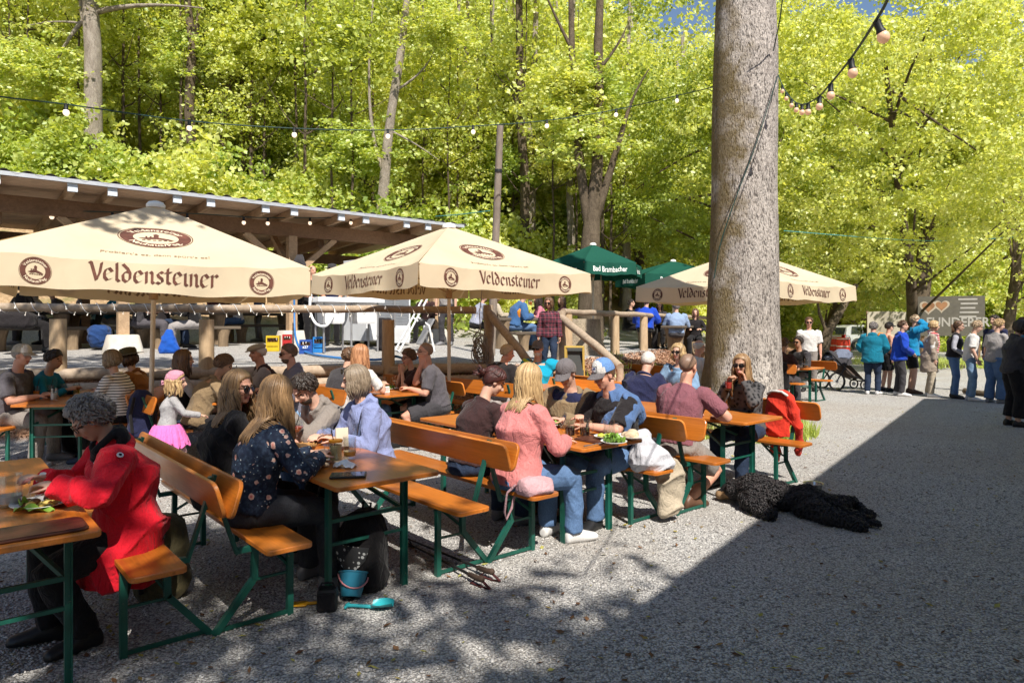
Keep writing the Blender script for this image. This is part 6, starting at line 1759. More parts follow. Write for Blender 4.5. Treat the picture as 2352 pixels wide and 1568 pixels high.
# ---------------------------------------------------------------- queue
person("person in a teal jacket seen from behind, first at the left of the queue", PX(2004, 16.4), 52, sit=False, sex='m', s=.98, head=(-10, 6, 0), vox=.014, fat=1.12, coat=J(mat=teal, infl=.045, name='jacket', hood=True, skirt=.10), bottom=J(mat=jeans_d), shoes=shoe_w, hair=J(style='short', color='grey'), rh=(.16, .20, 1.0), lh=(-.16, .2, 1.0), tone='rosy')
person("person in a peach top, black shorts and dark cap in the queue", PX(2034, 17.2), -4, sit=False, sex='m', s=.98, vox=FV, top=J(mat=peach, name='top', sleeve=.5), bottom=J(mat=black, len=.46, name='shorts', infl=.02), shoes=shoe_b, hair=J(style='short', color='dark'), hat=J(kind='cap', mat=black), extras=(backpack_on(orange_c, .7),))
person("person in a royal blue jacket and dark trousers in the queue", PX(2064, 16.1), -14, sit=False, sex='m', s=1.0, head=(-20, 0, 0), vox=.014, coat=J(mat=royal, infl=.036, name='jacket', hood=True, skirt=.06), bottom=J(mat=charcoal), shoes=shoe_w, hair=J(style='short', color='brown'), rh=(.14, .24, 1.02), lh=(-.24, .06, .82))
person("tall person in a cyan jacket and black shorts shading the eyes with a hand", PX(2092, 16.7), -26, sit=False, sex='m', s=1.08, head=(0, 0, 0), vox=.014, coat=J(mat=cyan, infl=.034, name='jacket', skirt=.06), bottom=J(mat=black, len=.42, name='shorts', infl=.024), shoes=shoe_br, hair=J(style='short', color='sand'), rh=(.09, .17, 1.75), rpole=(.35, 1, .1), lh=(-.10, .36, 1.14), hand_dir=((-.9, .2, .1), None), curl=.2)
person("blond person in a long beige cardigan and striped scarf in the queue", PX(2134, 15.9), -30, sit=False, s=1.0, head=(0, 6, 0), vox=.014, fat=1.05, top=J(mat=white), coat=J(mat=beige, infl=.026, name='cardigan', skirt=.32), bottom=J(mat=cream_t), shoes=shoe_w, hair=J(style='bob', color='blond', len=.06, n=80, puff=.02), extras=(scarf,), rh=(.18, .10, .78))
person("person with a ponytail, grey sleeves and a black padded vest in the queue", PX(2190, 15.6), -38, sit=False, s=1.0, head=(4, 8, 0), vox=.014, top=J(mat=C("grey fleece", 176, 176, 186, .75), name='sweater'), vest=J(mat=black2, infl=.04), bottom=J(mat=jeans), shoes=shoe_b, hair=J(style='pony', color='brown', len=.2, n=60), glasses='clear', rh=(.14, .20, 1.02), lh=(-.14, .2, 1.02))
person("person in a white tee and blue jeans looking down in the queue", PX(2228, 15.1), -34, sit=False, sex='m', s=1.0, head=(0, 24, 0), vox=.014, top=J(mat=white, sleeve=.42, name='tee', infl=.026, hem=-.10), bottom=J(mat=jeans_l), shoes=shoe_w, hair=J(style='short', color='sand'), rh=(.20, .14, .90))
person("blond person in a light grey tee and loose jeans in the queue", PX(2284, 14.6), 16, sit=False, s=1.02, head=(-28, 16, 0), vox=.014, top=J(mat=greyl, sleeve=.42, name='tee', infl=.024, hem=-.10), bottom=J(mat=jeans, infl=.034), shoes=shoe_g, hair=J(style='short', color='blond', puff=.02), rh=(.16, .16, .9))
person("dark haired person mostly hidden behind the blond one in the queue", PX(2290, 16.6), 200, sit=False, sex='m', s=1.08, vox=FV, top=J(mat=navy, name='shirt'), bottom=J(mat=black), shoes=shoe_b, hair=J(style='short', color='dark'))
person("person in a dark grey hoodie standing in the shade at the right edge", PX(2326, 11.3), -14, sit=False, s=1.0, head=(-10, 20, 0), vox=.012, fat=1.08, top=J(mat=charcoal, name='hoodie', hood=True, infl=.034, hem=-.12), bottom=J(mat=black, len=.92, infl=.03), shoes=shoe_b, hair=J(style='bob', color='dark', len=.12, n=100), rh=(.10, .34, 1.02), lh=(-.10, .34, 1.02))
person("person in shorts at the far right edge behind the dark grey hoodie", PX(2362, 12.6), 120, sit=False, sex='m', s=1.02, vox=FV, top=J(mat=teal, name='top'), bottom=J(mat=charcoal, len=.5, name='shorts'), shoes=shoe_w, hair=J(style='short', color='brown'))
# ---------------------------------------------------------------- terrace
def tp(px, d, z=0): q = PX(px, d); q.z = hgt(q.x, q.y)+z; return q
def tperson(label, px, d, hd_, **kw): return person(label, tp(px, d), hd_, vox=kw.pop('vox', FV), **kw)
tperson("person all in black seated on the terrace at the left edge", 44, 13.2, 20, sex='m', lean=8, s=1.06, fat=1.1, top=J(mat=black, name='sweater', infl=.03), bottom=J(mat=black), shoes=shoe_b, hat=J(kind='hood', mat=black), hair=J(style='short', color='dark'), rh=(.16, .36, .86))
tperson("person in a striped top seated on the terrace behind the left parasol", 92, 15.6, 200, lean=16, top=J(mat=bpy.data.materials["breton stripes"], name='top'), bottom=J(mat=charcoal), shoes=shoe_g, hair=J(style='long', color='brown', len=.2, n=50))
tperson("person in a grey top leaning on the terrace table under the left parasol", 150, 15.8, 210, sex='m', lean=28, top=J(mat=greyt, name='top'), bottom=J(mat=black), shoes=shoe_b, hair=J(style='short', color='dark'))
tperson("person in a dark tee with a bare arm seated beside the second shed post", 322, 14.2, 20, sex='m', lean=14, s=1.05, fat=1.15, top=J(mat=charcoal, name='tee', sleeve=.42), bottom=J(mat=greyt), shoes=shoe_g, hair=J(style='short', color='brown'))
tperson("person in grey trousers seated beyond the log fence by the blue bag", 450, 14.0, 200, sex='m', lean=20, top=J(mat=black, name='top'), bottom=J(mat=greyl), shoes=shoe_w, hair=J(style='short', color='dark'))
tperson("person in blue jeans seated at the back of the terrace", 548, 17.5, 215, lean=12, top=J(mat=white, name='top'), bottom=J(mat=jeans), shoes=shoe_w, hair=J(style='long', color='blond', len=.2, n=50))
tperson("bald person in black standing behind the bar sink", 712, 15.6, 320, sit=False, sex='m', s=1.04, tone='rosy', top=J(mat=black, name='shirt', sleeve=.45), bottom=J(mat=black), shoes=shoe_b, hair=J(style='bald', color='brown'), rh=(.16, .32, 1.1), lh=(-.12, .34, 1.1))
tperson("person in a navy shirt and brimmed hat washing glasses at the bar", 762, 15.9, 290, sit=False, sex='m', s=1.06, tone='rosy', top=J(mat=navy, name='shirt', sleeve=.45), bottom=J(mat=black), shoes=shoe_b, hair=J(style='short', color='brown'), hat=J(kind='brimmed', mat=charcoal), rh=(.16, .36, 1.08), lh=(-.12, .38, 1.08))
tperson("person in a black shirt at the right end of the bar sink", 832, 16.0, 250, sit=False, sex='m', s=1.02, top=J(mat=black, name='shirt', sleeve=.45), bottom=J(mat=black), shoes=shoe_b, hair=J(style='short', color='dark'), rh=(.16, .36, 1.08), lh=(-.12, .38, 1.08))
tperson("person in black trousers standing behind the yellow crate", 682, 17.0, 60, sit=False, sex='m', top=J(mat=charcoal, name='jacket'), bottom=J(mat=black), shoes=shoe_b, hair=J(style='short', color='dark'))
tperson("bearded person in dark clothes seated behind the white folding stand", 984, 17.8, 250, sex='m', lean=18, tone='rosy', top=J(mat=brownt, name='jacket', infl=.03), bottom=J(mat=black), shoes=shoe_b, hair=J(style='short', color='brown', beard='brown'))
tperson("person in a pale shirt and dark trousers standing by the third shed post", 1026, 17.0, 250, sit=False, sex='m', s=1.06, top=J(mat=greyl, name='shirt', sleeve=.45), bottom=J(mat=charcoal), shoes=shoe_g, hair=J(style='short', color='brown'))
tperson("person in a grey jacket seated behind the stair post", 1092, 16.6, 30, lean=22, top=J(mat=C("pale blue grey", 168, 172, 190, .75), name='jacket', infl=.03), bottom=J(mat=black), shoes=shoe_b, hair=J(style='short', color='grey'))
tperson("person in a cream jacket seated at the terrace table by the stairs", 1128, 17.2, 20, lean=14, top=J(mat=cream_t, name='jacket', infl=.03), bottom=J(mat=stone), shoes=shoe_w, hair=J(style='bob', color='blond', len=.1, n=40))
def orange_panel(i):
    m = MB(); n, fw, rt, d2, s = i['neck'], i['fw'], i['rt'], i['d2'], i['s']
    m.tube([i['shR']-d2*.02+rt*.03, i['shR']-d2*.16+rt*.02-fw*.04, i['p0']+rt*.17+d2*.16, i['p0']+rt*.18+d2*.02], [.05, .055, .05, .04], 9, True, True)
    JOBS.append(("side_panel", m, .016, 3, None, [orange_c], i['root'], None))
tperson("person in a blue and orange jacket hunched at the terrace table", 1180, 16.4, 18, sex='m', lean=22, s=1.06, fat=1.15, top=J(mat=shade_b, name='jacket', infl=.04, hood=True), bottom=J(mat=jeans), shoes=shoe_br, hair=J(style='short', color='brown'), extras=(orange_panel,))
tperson("person with long dark hair and a pink top at the terrace table", 1246, 17.6, 190, lean=12, top=J(mat=rose, name='top'), bottom=J(mat=black), shoes=shoe_b, hair=J(style='long', color='dark', len=.26, n=60))
tperson("person in a dark red top beside the tree behind the stairs", 1298, 18.6, 200, lean=10, top=J(mat=maroon, name='top'), bottom=J(mat=black), shoes=shoe_b, hair=J(style='long', color='brown', len=.2, n=50))
tperson("person in a pale top seated behind the striped top on the terrace", 196, 16.6, 215, lean=14, top=J(mat=greyl, name='top'), bottom=J(mat=jeans_d), shoes=shoe_g, hair=J(style='bob', color='brown', len=.1, n=40))
tperson("person in a teal top seated by the pale hooded pushchair on the terrace", 252, 15.4, 25, lean=18, top=J(mat=teal, name='top'), bottom=J(mat=greyl), shoes=shoe_w, hair=J(style='long', color='blond', len=.2, n=40))
tperson("person in a black top seated left of the bright blue bag", 372, 14.6, 30, sex='m', lean=24, top=J(mat=black2, name='top'), bottom=J(mat=jeans_d), shoes=shoe_b, hair=J(style='short', color='brown'))
tperson("person in a maroon top standing at the back of the shed", 500, 19.0, 300, sit=False, top=J(mat=maroon, name='top'), bottom=J(mat=black), shoes=shoe_b, hair=J(style='long', color='dark', len=.2, n=40))
tperson("person in stone trousers standing left of the yellow crate", 596, 18.4, 200, sit=False, sex='m', top=J(mat=shade_b, name='jacket', infl=.03), bottom=J(mat=stone), shoes=shoe_g, hair=J(style='short', color='grey'))
st = stair_top+sn*.62
person("person in a maroon plaid shirt and sunglasses walking down the concrete steps", P(1263, 745, 13.0)*1.0+Vector((0, 0, .72-1.68)), 255, sit=False, s=.83, head=(-6, 12, 0), vox=.013, top=J(mat=plaid, name='shirt', infl=.026, hem=-.16), bottom=J(mat=jeans_d), shoes=shoe_b, hair=J(style='bob', color='brown', len=.12, n=80), glasses='sun', tone='rosy', lf=(-.11, .16, -.06))
tperson("person in black seated under the darker green parasol", 1442, 21.5, 330, sex='m', lean=10, s=1.05, top=J(mat=black, name='jacket', infl=.03), bottom=J(mat=black), shoes=shoe_b, hair=J(style='short', color='dark'))
tperson("person in a royal blue jacket seated behind the right hand fence", 1480, 18.8, 60, sex='m', lean=16, s=1.08, fat=1.15, top=J(mat=royal, name='jacket', infl=.045), bottom=J(mat=black), shoes=shoe_b, hair=J(style='short', color='brown'))
tperson("person in a dark top seated between the royal blue and the pale blue shirts", 1516, 20.5, 250, lean=10, top=J(mat=charcoal, name='top'), bottom=J(mat=black), shoes=shoe_b, hair=J(style='long', color='dark', len=.2, n=50))
tperson("person in a pale blue shirt seated behind the right hand fence", 1554, 18.6, 80, sex='m', lean=14, s=1.06, fat=1.12, top=J(mat=C("pale blue shirt", 150, 172, 205, .75), name='shirt', infl=.024), bottom=J(mat=charcoal), shoes=shoe_g, hair=J(style='short', color='grey'))
tperson("person with dark hair half hidden by the left edge of the great trunk", 1598, 19.5, 250, lean=10, top=J(mat=black2, name='top'), bottom=J(mat=black), shoes=shoe_b, hair=J(style='long', color='brown', len=.16, n=50))
run_jobs()
# ================================================================ string lights and pole
def wire(m, pts, r=.006, n=6): m.tube(pts, r, n)
def smooth_path(pts, k=8):
    out = []
    q = [pts[0]]+list(pts)+[pts[-1]]
    for i in range(1, len(q)-2):
        p0, p1, p2, p3 = q[i-1:i+3]
        for j in range(k):
            t = j/k
            out.append(.5*((2*p1)+(p2-p0)*t+(2*p0-5*p1+4*p2-p3)*t*t+(3*p1-p0-3*p2+p3)*t**3))
    out.append(q[-2]); return out
bulb_lit = emis("lit frosted bulb", (1.0, .50, .26), .22, (.62, .42, .30))
bulb_far = emis("lit white bulb", (1.0, .74, .52), .9, (.75, .66, .58))
sock = mat("black rubber socket", (.012, .014, .015), .5, .1)
cable_g = mat("green rubber cable", (.012, .045, .038), .5, .1)
def bulb(parent, p, s, lit, tilt=None):
    m = MB(); rt = tilt
    m.lathe([(.012*s, .0), (.020*s, -.004*s), (.019*s, -.05*s), (.024*s, -.062*s), (.024*s, -.07*s)], p, 12, rt); so = m.build("socket", sock, parent, smooth=50)
    m = MB()
    m.lathe([(.0, -.128*s), (.012*s, -.126*s), (.024*s, -.116*s), (.031*s, -.100*s), (.030*s, -.085*s), (.022*s, -.068*s)], p, 16, rt); m.build("bulb", lit, so, smooth=80)
def string(label, pts, bulbs, s, lit, r=.006, tilts=None):
    th = thing("string_light", label, "string lights", pts[0])
    o = Vector(pts[0]); m = MB(); wire(m, [p-o for p in smooth_path([Vector(p) for p in pts])], r); m.build("cable", cable_g, th, smooth=80)
    for i, p in enumerate(bulbs): bulb(th, Vector(p)-o, s, lit, tilts[i] if tilts else None)
    return th
main = [(0, 222, 8.2), (152, 240, 8.8), (435, 278, 10), (676, 295, 10.8), (891, 299, 11.5), (1087, 290, 12.0), (1256, 277, 12.6), (1415, 252, 13.2), (1555, 220, 13.6), (1640, 200, 11.5)]
string("long string of lit bulbs strung from the left edge to the great trunk", [P(-260, 180, 7.4)]+[P(*q) for q in main], [P(px, py-2, d) for px, py, d in main[1:-1]]+[P(1641, 218, 11.4)], 1.25, bulb_far, .009)
near = [(2044, -14, 2.9), (2012, 47, 3.25), (1954, 135, 4.1), (1908, 192, 4.95), (1882, 221, 5.7), (1856, 237, 6.6), (1842, 240, 7.4), (1829, 236, 8.2), (1818, 227, 8.9), (1806, 212, 9.5), (1797, 196, 9.9), (1787, 172, 10.3)]
string("string of frosted bulbs sagging from above towards the right side of the great trunk", [P(2120, -220, 2.2)]+[P(*q) for q in near], [P(*q) for q in near[1:11]], .92, bulb_lit, .007,
       [rotm(0, -24, 0)]+[rotm(0, -8, 0)]+[None]*8)
shed_s = [(-40, 478, 12.2), (119, 483, 12.6), (258, 487, 13.0), (430, 490, 13.6), (560, 498, 14.3), (615, 500, 14.7), (712, 500, 15.4), (806, 500, 16.1), (920, 498, 17), (1000, 508, 17.9)]
string("string of small bulbs hung along the shed eave", [P(*q) for q in shed_s], [P(*q) for q in shed_s[1:-1]], 1.3, bulb_far, .010)
th = thing("utility_pole", "slim leaning wooden pole carrying the string lights behind the middle parasol", "pole", (0, 0, 0))
b = P(1127, 640, 14.0); b.z = hgt(b.x, b.y)-.2; th.location = b
m = MB(); tp = P(1149, 288, 13.0)
m.tube([Vector((0, 0, 0)), (tp-b)*.5, tp-b], [.085, .075, .062], 12); m.build("pole", mat_timber("pole wood", (.20, .16, .13), (.36, .30, .25), (10, 10, 1)), th, smooth=50)
m = MB(); q = (tp-b); c = q*.82; m.lathe([(.074, -.03), (.076, 0), (.074, .03)], c, 14); m.build("band", sock, th, smooth=40)
def cord(label, pts, r=.006, name="cable", mt=None, cat="cable"):
    o = Vector(pts[0]); m = MB(); wire(m, [p-o for p in smooth_path([Vector(p) for p in pts])], r)
    ob = m.build(name, mt or cable_g, None, smooth=80, loc=o); return tag(ob, label, cat)
cord("thin dark cable slanting across the face of the great trunk", [P(1786, 175, 10.15), P(1735, 335, 10.1), P(1690, 455, 10.1), P(1655, 560, 10.15), P(1640, 640, 10.2)], .008)
cord("dark cable hanging beside the top right of the great trunk", [P(1800, -30, 9.5), P(1792, 40, 9.8), P(1782, 90, 10.1), P(1776, 118, 10.2)], .009)
cord("teal cable stretched from the shed to the utility pole", [P(1000, 497, 18), P(1060, 492, 16), P(1125, 484, 14.1)], .010, mt=mat("teal cord", (.05, .30, .30), .6, .1))
cord("pale cable hung across the trees on the right", [P(1800, 530, 20), P(2060, 550, 22), P(2200, 552, 23), P(2400, 540, 24)], .010, mt=MATS["teal cord"])
# ================================================================ things on the tables
def TZ(px, py, z=.771): return G(px, py, z)
clear = glass("clear glass", (.96, .98, .98)); 
def liquid(name, c, rough=.08, op=1.0):
    if name in MATS: return MATS[name]
    t = NT(name); t.set(c, rough, spec=.4); MATS[name] = t.mat; return t.mat
cola = liquid("dark drink", (.018, .007, .005)); amber = liquid("amber beer", (.42, .12, .012)); pale_b = liquid("pale beer", (.60, .32, .06)); lemon = liquid("cloudy lemonade", (.68, .58, .30)); reddr = liquid("red drink", (.42, .035, .025)); water = liquid("clear water", (.45, .47, .46)); yellow_l = liquid("yellow juice", (.60, .55, .08))
foam = mat("beer foam", (.78, .74, .66), .9, .05)
straw_m = mat("black straw", (.012, .012, .013), .4, .1); china = mat("white china", (.78, .77, .74), .25, .03, spec=.5)
def mug(label, p, liq=None, lvl=.6, h=.135, r=.042, rz=0, froth=False, straw=None, handle=True, cat="mug", name="beer_mug", taper=1.0, group="drinking glasses"):
    th = thing(name, label, cat, p, rz, group)
    m = MB(); rb = r*taper
    m.lathe([(0, 0), (rb*.95, 0), (rb, .006), (rb*1.0, .018), (r*1.0, h*.9), (r, h), (r-.003, h), (r-.004, h*.9), (rb-.005, .02), (0, .016)], n=22); m.build("glass_body", clear, th, smooth=50)
    m = MB()
    if handle:
        m.tube([(r-.002, 0, h*.82), (r+.025, 0, h*.80), (r+.034, 0, h*.55), (r+.028, 0, h*.30), (r-.002, 0, h*.22)], .0065, 8); m.build("handle", clear, th, smooth=60)
    if liq:
        m = MB(); t = .018+(h-.03)*lvl; ri = r-.0055; m.lathe([(0, .0185), (rb-.0065, .0185), (rb+(ri-rb)*lvl, t), (0, t)], n=20); m.build("drink", liq, th, smooth=40)
        if froth: m = MB(); m.lathe([(0, t+.0003), (ri-.0005, t+.0003), (ri-.0005, t+.010), (0, t+.011)], n=20); m.build("foam", foam, th, smooth=40)
    if straw:
        m = MB(); m.tube([(-.01, 0, .03), (.012, .006, h), (.03, .012, h+.085)], .0032, 6); m.build("straw", straw_m, th)
    return th
def goblet(label, p, liq, straw=True):
    th = thing("goblet", label, "goblet", p, 0, "drinking glasses"); m = MB()
    m.lathe([(0, 0), (.036, .001), (.034, .004), (.006, .008), (.004, .02), (.004, .075), (.02, .085), (.048, .115), (.053, .145), (.046, .185), (.0445, .185), (.051, .145), (.046, .117), (.018, .089), (0, .086)], n=24); m.build("glass_body", clear, th, smooth=60)
    m = MB(); m.lathe([(0, .0885), (.017, .0905), (.044, .118), (.048, .130), (0, .131)], n=22); m.build("drink", liq, th, smooth=50)
    if straw: m = MB(); m.tube([(-.02, 0, .10), (.012, .0, .19), (.02, 0, .235)], .003, 6); m.build("straw", straw_m, th)
def plate(label, p, r=.13, parts=(), rz=0):
    th = thing("plate", label, "plate", p, rz, "plates")
    m = MB(); m.lathe([(0, .004), (r*.55, .002), (r*.62, .004), (r, .018), (r*1.0, .021), (r*.64, .009), (r*.5, .007), (0, .007)], n=32); m.build("dish", china, th, smooth=60)
    for nm, mt, seed, n, spread, sz, fl in parts:
        g = random.Random(seed); m = MB()
        for k in range(n):
            a = g.uniform(0, 6.28); q = spread*g.random()**.5; c = (math.cos(a)*q*r, math.sin(a)*q*r, .012+sz*.5*g.random()+k*.0012)
            if fl == 'leaf':
                x = Vector((g.uniform(-1, 1), g.uniform(-1, 1), g.uniform(-.2, .6))).normalized()*sz; y = x.cross(Vector((g.uniform(-.3, .3), g.uniform(-.3, .3), 1))).normalized()*sz*.6
                def f(u, v, c=Vector(c), x=x, y=y, g=g): return c+x*(u-.5)*2+y*(v-.5)*2*math.sin(math.pi*(.12+.76*u))+Vector((0, 0, .012*math.sin(u*9+v*7)+.02*(v-.5)**2*4))
                m.grid(f, 6, 4)
            else:
                m = MB(); m.ell(c, (sz*g.uniform(.7, 1.3), sz*g.uniform(.6, 1.1), sz*g.uniform(.4, .8)), rotm(0, 0, g.uniform(0, 180)), 9, 6, lambda v: 1+.25*noise.noise(v*2.2+Vector((seed, k, 0)))); m.build(nm, mt, th, smooth=180)
        if fl == 'leaf': m.build(nm, mt, th, smooth=180, fix=False)
    return th
salad = mat("lettuce", (.16, .30, .035), .5, .35, 20); peppers = mat("yellow green peppers", (.45, .46, .06), .4, .3, 25); potato = mat("yellow dumpling", (.62, .46, .12), .6, .2, 20); meat = mat("roast meat", (.16, .07, .03), .5, .4, 18); bread_m = mat("bread crust", (.42, .22, .09), .8, .3, 12); flat_m = mat("flat bread", (.55, .42, .28), .8, .25, 14)
white_p = mat("paper napkin", (.80, .80, .82), .9, .03); steel = mat("cutlery steel", (.6, .6, .6), .25, .1, metal=.9); dark_tray = mat_timber("dark tray wood", (.05, .016, .010), (.13, .045, .025), (1, 10, 10), .4)
def tray(label, p, rz, sx, sy):
    m = MB(); m.plank(sx, sy, 0, .012, .04, .004); m.plank(sx-.02, sy-.02, .012, .016, .035, .002)
    o = m.build("tray", dark_tray, None, smooth=40, loc=p); o.rotation_euler = (0, 0, R(rz)); tag(o, label, "tray")
def napkin(label, p, s=.07, seed=1):
    m = MB()
    def f(u, v): 
        x, y = (u-.5)*2, (v-.5)*2; return Vector((x*s*(1-.25*abs(y)), y*s*.8, .003+s*(.42*(1-x*x)*(1-y*y*.6)+.35*abs(noise.noise(Vector((x*1.8+seed, y*1.8, 0))))+.12*math.sin(x*6+y*4)*(1-abs(x)))))
    m.grid(f, 14, 14); q = m.build("napkin", white_p, None, fix=False, loc=p); tag(q, label, "napkin")
def fork(label, p, rz, z=.004):
    m = MB(); m.tube([(-.095, 0, z), (-.02, 0, z+.001), (.04, 0, z+.003)], [.006, .0032, .0035], 6)
    for k in (-1.5, -.5, .5, 1.5): m.tube([(.04, k*.004, z+.003), (.06, k*.0055, z+.0), (.095, k*.0055, z+.004)], .0016, 5)
    m.tube([(.04, -.008, z+.003), (.04, .008, z+.003)], .003, 6)
    o = m.build("fork", steel, None, smooth=60, loc=p); o.rotation_euler = (0, 0, R(rz)); tag(o, label, "fork")
wick = mat_timber("basket wicker", (.40, .20, .06), (.62, .36, .14), (30, 30, 60))
def basket(label, p, r=.095, bread=True):
    th = thing("bread_basket", label, "basket", p, 0, "bread baskets"); m = MB()
    for k in range(7):
        z = .006+k*.0085; q = r*(.72+.05*k); n = 28
        m.tube([(q*math.cos(i*2*math.pi/n), q*math.sin(i*2*math.pi/n), z+.002*(-1)**i) for i in range(n+1)], .0048, 5)
    for i in range(14): a = i*2*math.pi/14; m.tube([(r*.70*math.cos(a), r*.70*math.sin(a), 0), (r*1.06*math.cos(a), r*1.06*math.sin(a), .068)], .004, 5)
    m.lathe([(0, .004), (r*.75, .004), (r*.75, .008), (0, .008)], n=20); m.build("wicker_bowl", wick, th, smooth=60)
    m = MB()
    for k, (x, y, a) in enumerate(((.0, .02, 20), (.03, -.03, 70), (-.04, -.01, 120))): m.ell((x, y, .045+.008*k), (.055, .036, .022), rotm(10, 12, a), 12, 8, lambda v: 1+.1*noise.noise(v*3))
    if bread: m.build("bread", bread_m, th, smooth=180)
    return th
# --- first table
mug("large empty looking glass mug at the left end of the nearest table", TZ(24, 1162), water, .30, .16, .052, 20)
plate("oval white plate with dumpling and roast before the red jacket", TZ(96, 1160), .135, [("dumpling", potato, 3, 9, .62, .022, ''), ("roast", meat, 5, 6, .6, .022, ''), ("garnish", salad, 8, 2, .9, .035, 'leaf')], 10)
m = MB()
def lf_(u, v): return Vector(((u-.5)*.17, (v-.5)*.075*math.sin(math.pi*(.1+.8*u)), .006+.022*abs(math.sin(u*7+v*2))*abs(v-.5)*2+.01*math.sin(u*5)))
m.grid(lf_, 18, 8); o = m.build("lettuce_leaf", salad, None, smooth=180, fix=False, loc=TZ(78, 1176)); o.rotation_euler = (0, 0, R(18)); tag(o, "pale green lettuce leaf lying beside the oval plate", "lettuce")
tray("dark wooden tray on the front corner of the nearest table", Vector((T1.x, T1.y, .771))+Vector((L2.x, L2.y, 0))*.16+Vector((W2.x, W2.y, 0))*.06, AL+90, .50, .24)
fork("steel fork on the oval plate in the red jacket person's hand", TZ(122, 1140)+Vector((0, 0, .022)), 70)
# --- second table
t = mug("jar of cloudy lemonade with an orange lid on the second table", TZ(771, 1062), lemon, .95, .135, .044, 200, straw=True, name="lemonade_jar", cat="jar")
m = MB(); m.lathe([(0, .140), (.040, .140), (.046, .136), (.046, .150), (.040, .153), (0, .153)], n=22); m.build("lid", mat("orange lid", (.62, .24, .02), .4, .05), t, smooth=40)
mug("nearly empty beer mug beside the lemonade jar", TZ(803, 1052), pale_b, .28, .145, .044, 30)
mug("beer mug half full of amber beer behind the lemonade jar", TZ(752, 1022), amber, .55, .14, .043, 150)
goblet("wide goblet of red drink with a straw near the flowered blouse", TZ(682, 1018), reddr)
goblet("wide goblet of red drink before the bearded person in the grey hoodie", TZ(748, 992), reddr)
mug("tall ribbed water glass by the round sunglasses", TZ(664, 1002), water, .5, .15, .036, handle=False, name="water_glass", cat="glass")
mug("tall glass with a straw before the lavender hoodie", TZ(820, 1022), water, .2, .16, .038, handle=False, straw=True, name="water_glass", cat="glass")
basket("wicker bread basket on the second table by the goblets", TZ(692, 1042), .10)
plate("white plate of food before the flowered blouse", TZ(728, 1058), .12, [("salad", salad, 13, 5, .6, .035, 'leaf'), ("dumpling", potato, 14, 4, .5, .024, ''), ("roast", meat, 15, 4, .6, .02, '')])
napkin("crumpled white paper napkin beside the lemonade jar", TZ(792, 1072), .075, 2)
m = MB(); m.ell((0, 0, .017), (.055, .022, .017), None, 14, 8, lambda v: 1+.15*noise.noise(v*3)); o = m.build("bread_piece", flat_m, None, smooth=180, loc=TZ(740, 1072)); o.rotation_euler = (0, 0, R(-20)); tag(o, "small torn piece of pale bread on the second table", "bread")
th = thing("tablet", "black tablet lying on the near end of the second table", "tablet", TZ(800, 1093), 9)
m = MB(); m.plank(.21, .14, 0, .012, .012, .002); m.build("case", mat("tablet case", (.02, .02, .022), .4, .1), th, smooth=40)
m = MB(); m.plank(.19, .12, .0121, .0135, .004, .0004); m.build("screen", mat("tablet glass", (.03, .035, .04), .05, .1, spec=.8), th, smooth=40)
th = thing("menu_holder", "cream menu cards in a dark stand on the second table", "menu", TZ(785, 1032), 30)
m = MB(); m.box((0, 0, .012), (.10, .05, .024)); m.build("stand", dark_tray, th)
m = MB()
for k in range(3): m.box((0, -.012+.012*k, .085), (.09, .003, .145), rotm(-6+5*k, 0, 0))
m.build("cards", mat("cream card", (.62, .54, .42), .8, .1), th)
# --- third table
mug("first mug of dark drink, the left of the two on the third table", TZ(1309, 1004), cola, .58, .15, .043, 160)
mug("second mug of dark drink nearer the tee wearer's watch on the third table", TZ(1343, 1004), cola, .50, .15, .043, 20)
mug("empty dimpled mug in front of the black tee", TZ(1399, 1007), None, 0, .15, .046, 0)
tray("dark wooden tray under the salad plates on the third table", Vector((T3.x, T3.y, .771))+Vector((L2.x, L2.y, 0))*.20+Vector((W2.x, W2.y, 0))*.10, AL+90, .44, .28)
tz3 = .788
plate("small white plate with yellow peppers on the third table", TZ(1389, 1006, tz3), .085, [("pepper", peppers, 21, 10, .5, .020, '')])
plate("white plate with flat bread on the third table", TZ(1451, 1005, tz3), .125, [("bread", flat_m, 22, 5, .35, .045, '')])
plate("small white plate of green salad at the near edge of the third table", TZ(1410, 1018, tz3), .10, [("salad", salad, 23, 16, .55, .035, 'leaf')])
fork("steel fork lying across the dark tray", TZ(1362, 1022, tz3), 40)
plate("plate before the old person in the grey cap", TZ(1290, 978), .11, [("leftover", meat, 25, 4, .5, .018, ''), ("salad", salad, 26, 4, .6, .03, 'leaf')])
# --- fourth table
mug("water glass in front of the person in the leopard cardigan", TZ(1652, 957), water, .3, .13, .040, handle=False, name="water_glass", cat="glass")
w = LEO['root'].matrix_basis @ (LEO['wrR']+Vector((0, .06, .02)))
mug("glass of red drink held up by the person in the leopard cardigan", LEO['root'].location+Matrix.Rotation(LEO['root'].rotation_euler.z, 3, 'Z') @ (LEO['wrR']+Vector((-.03, .05, -.06))), reddr, .7, .12, .038, handle=False, name="drink_glass", cat="glass")
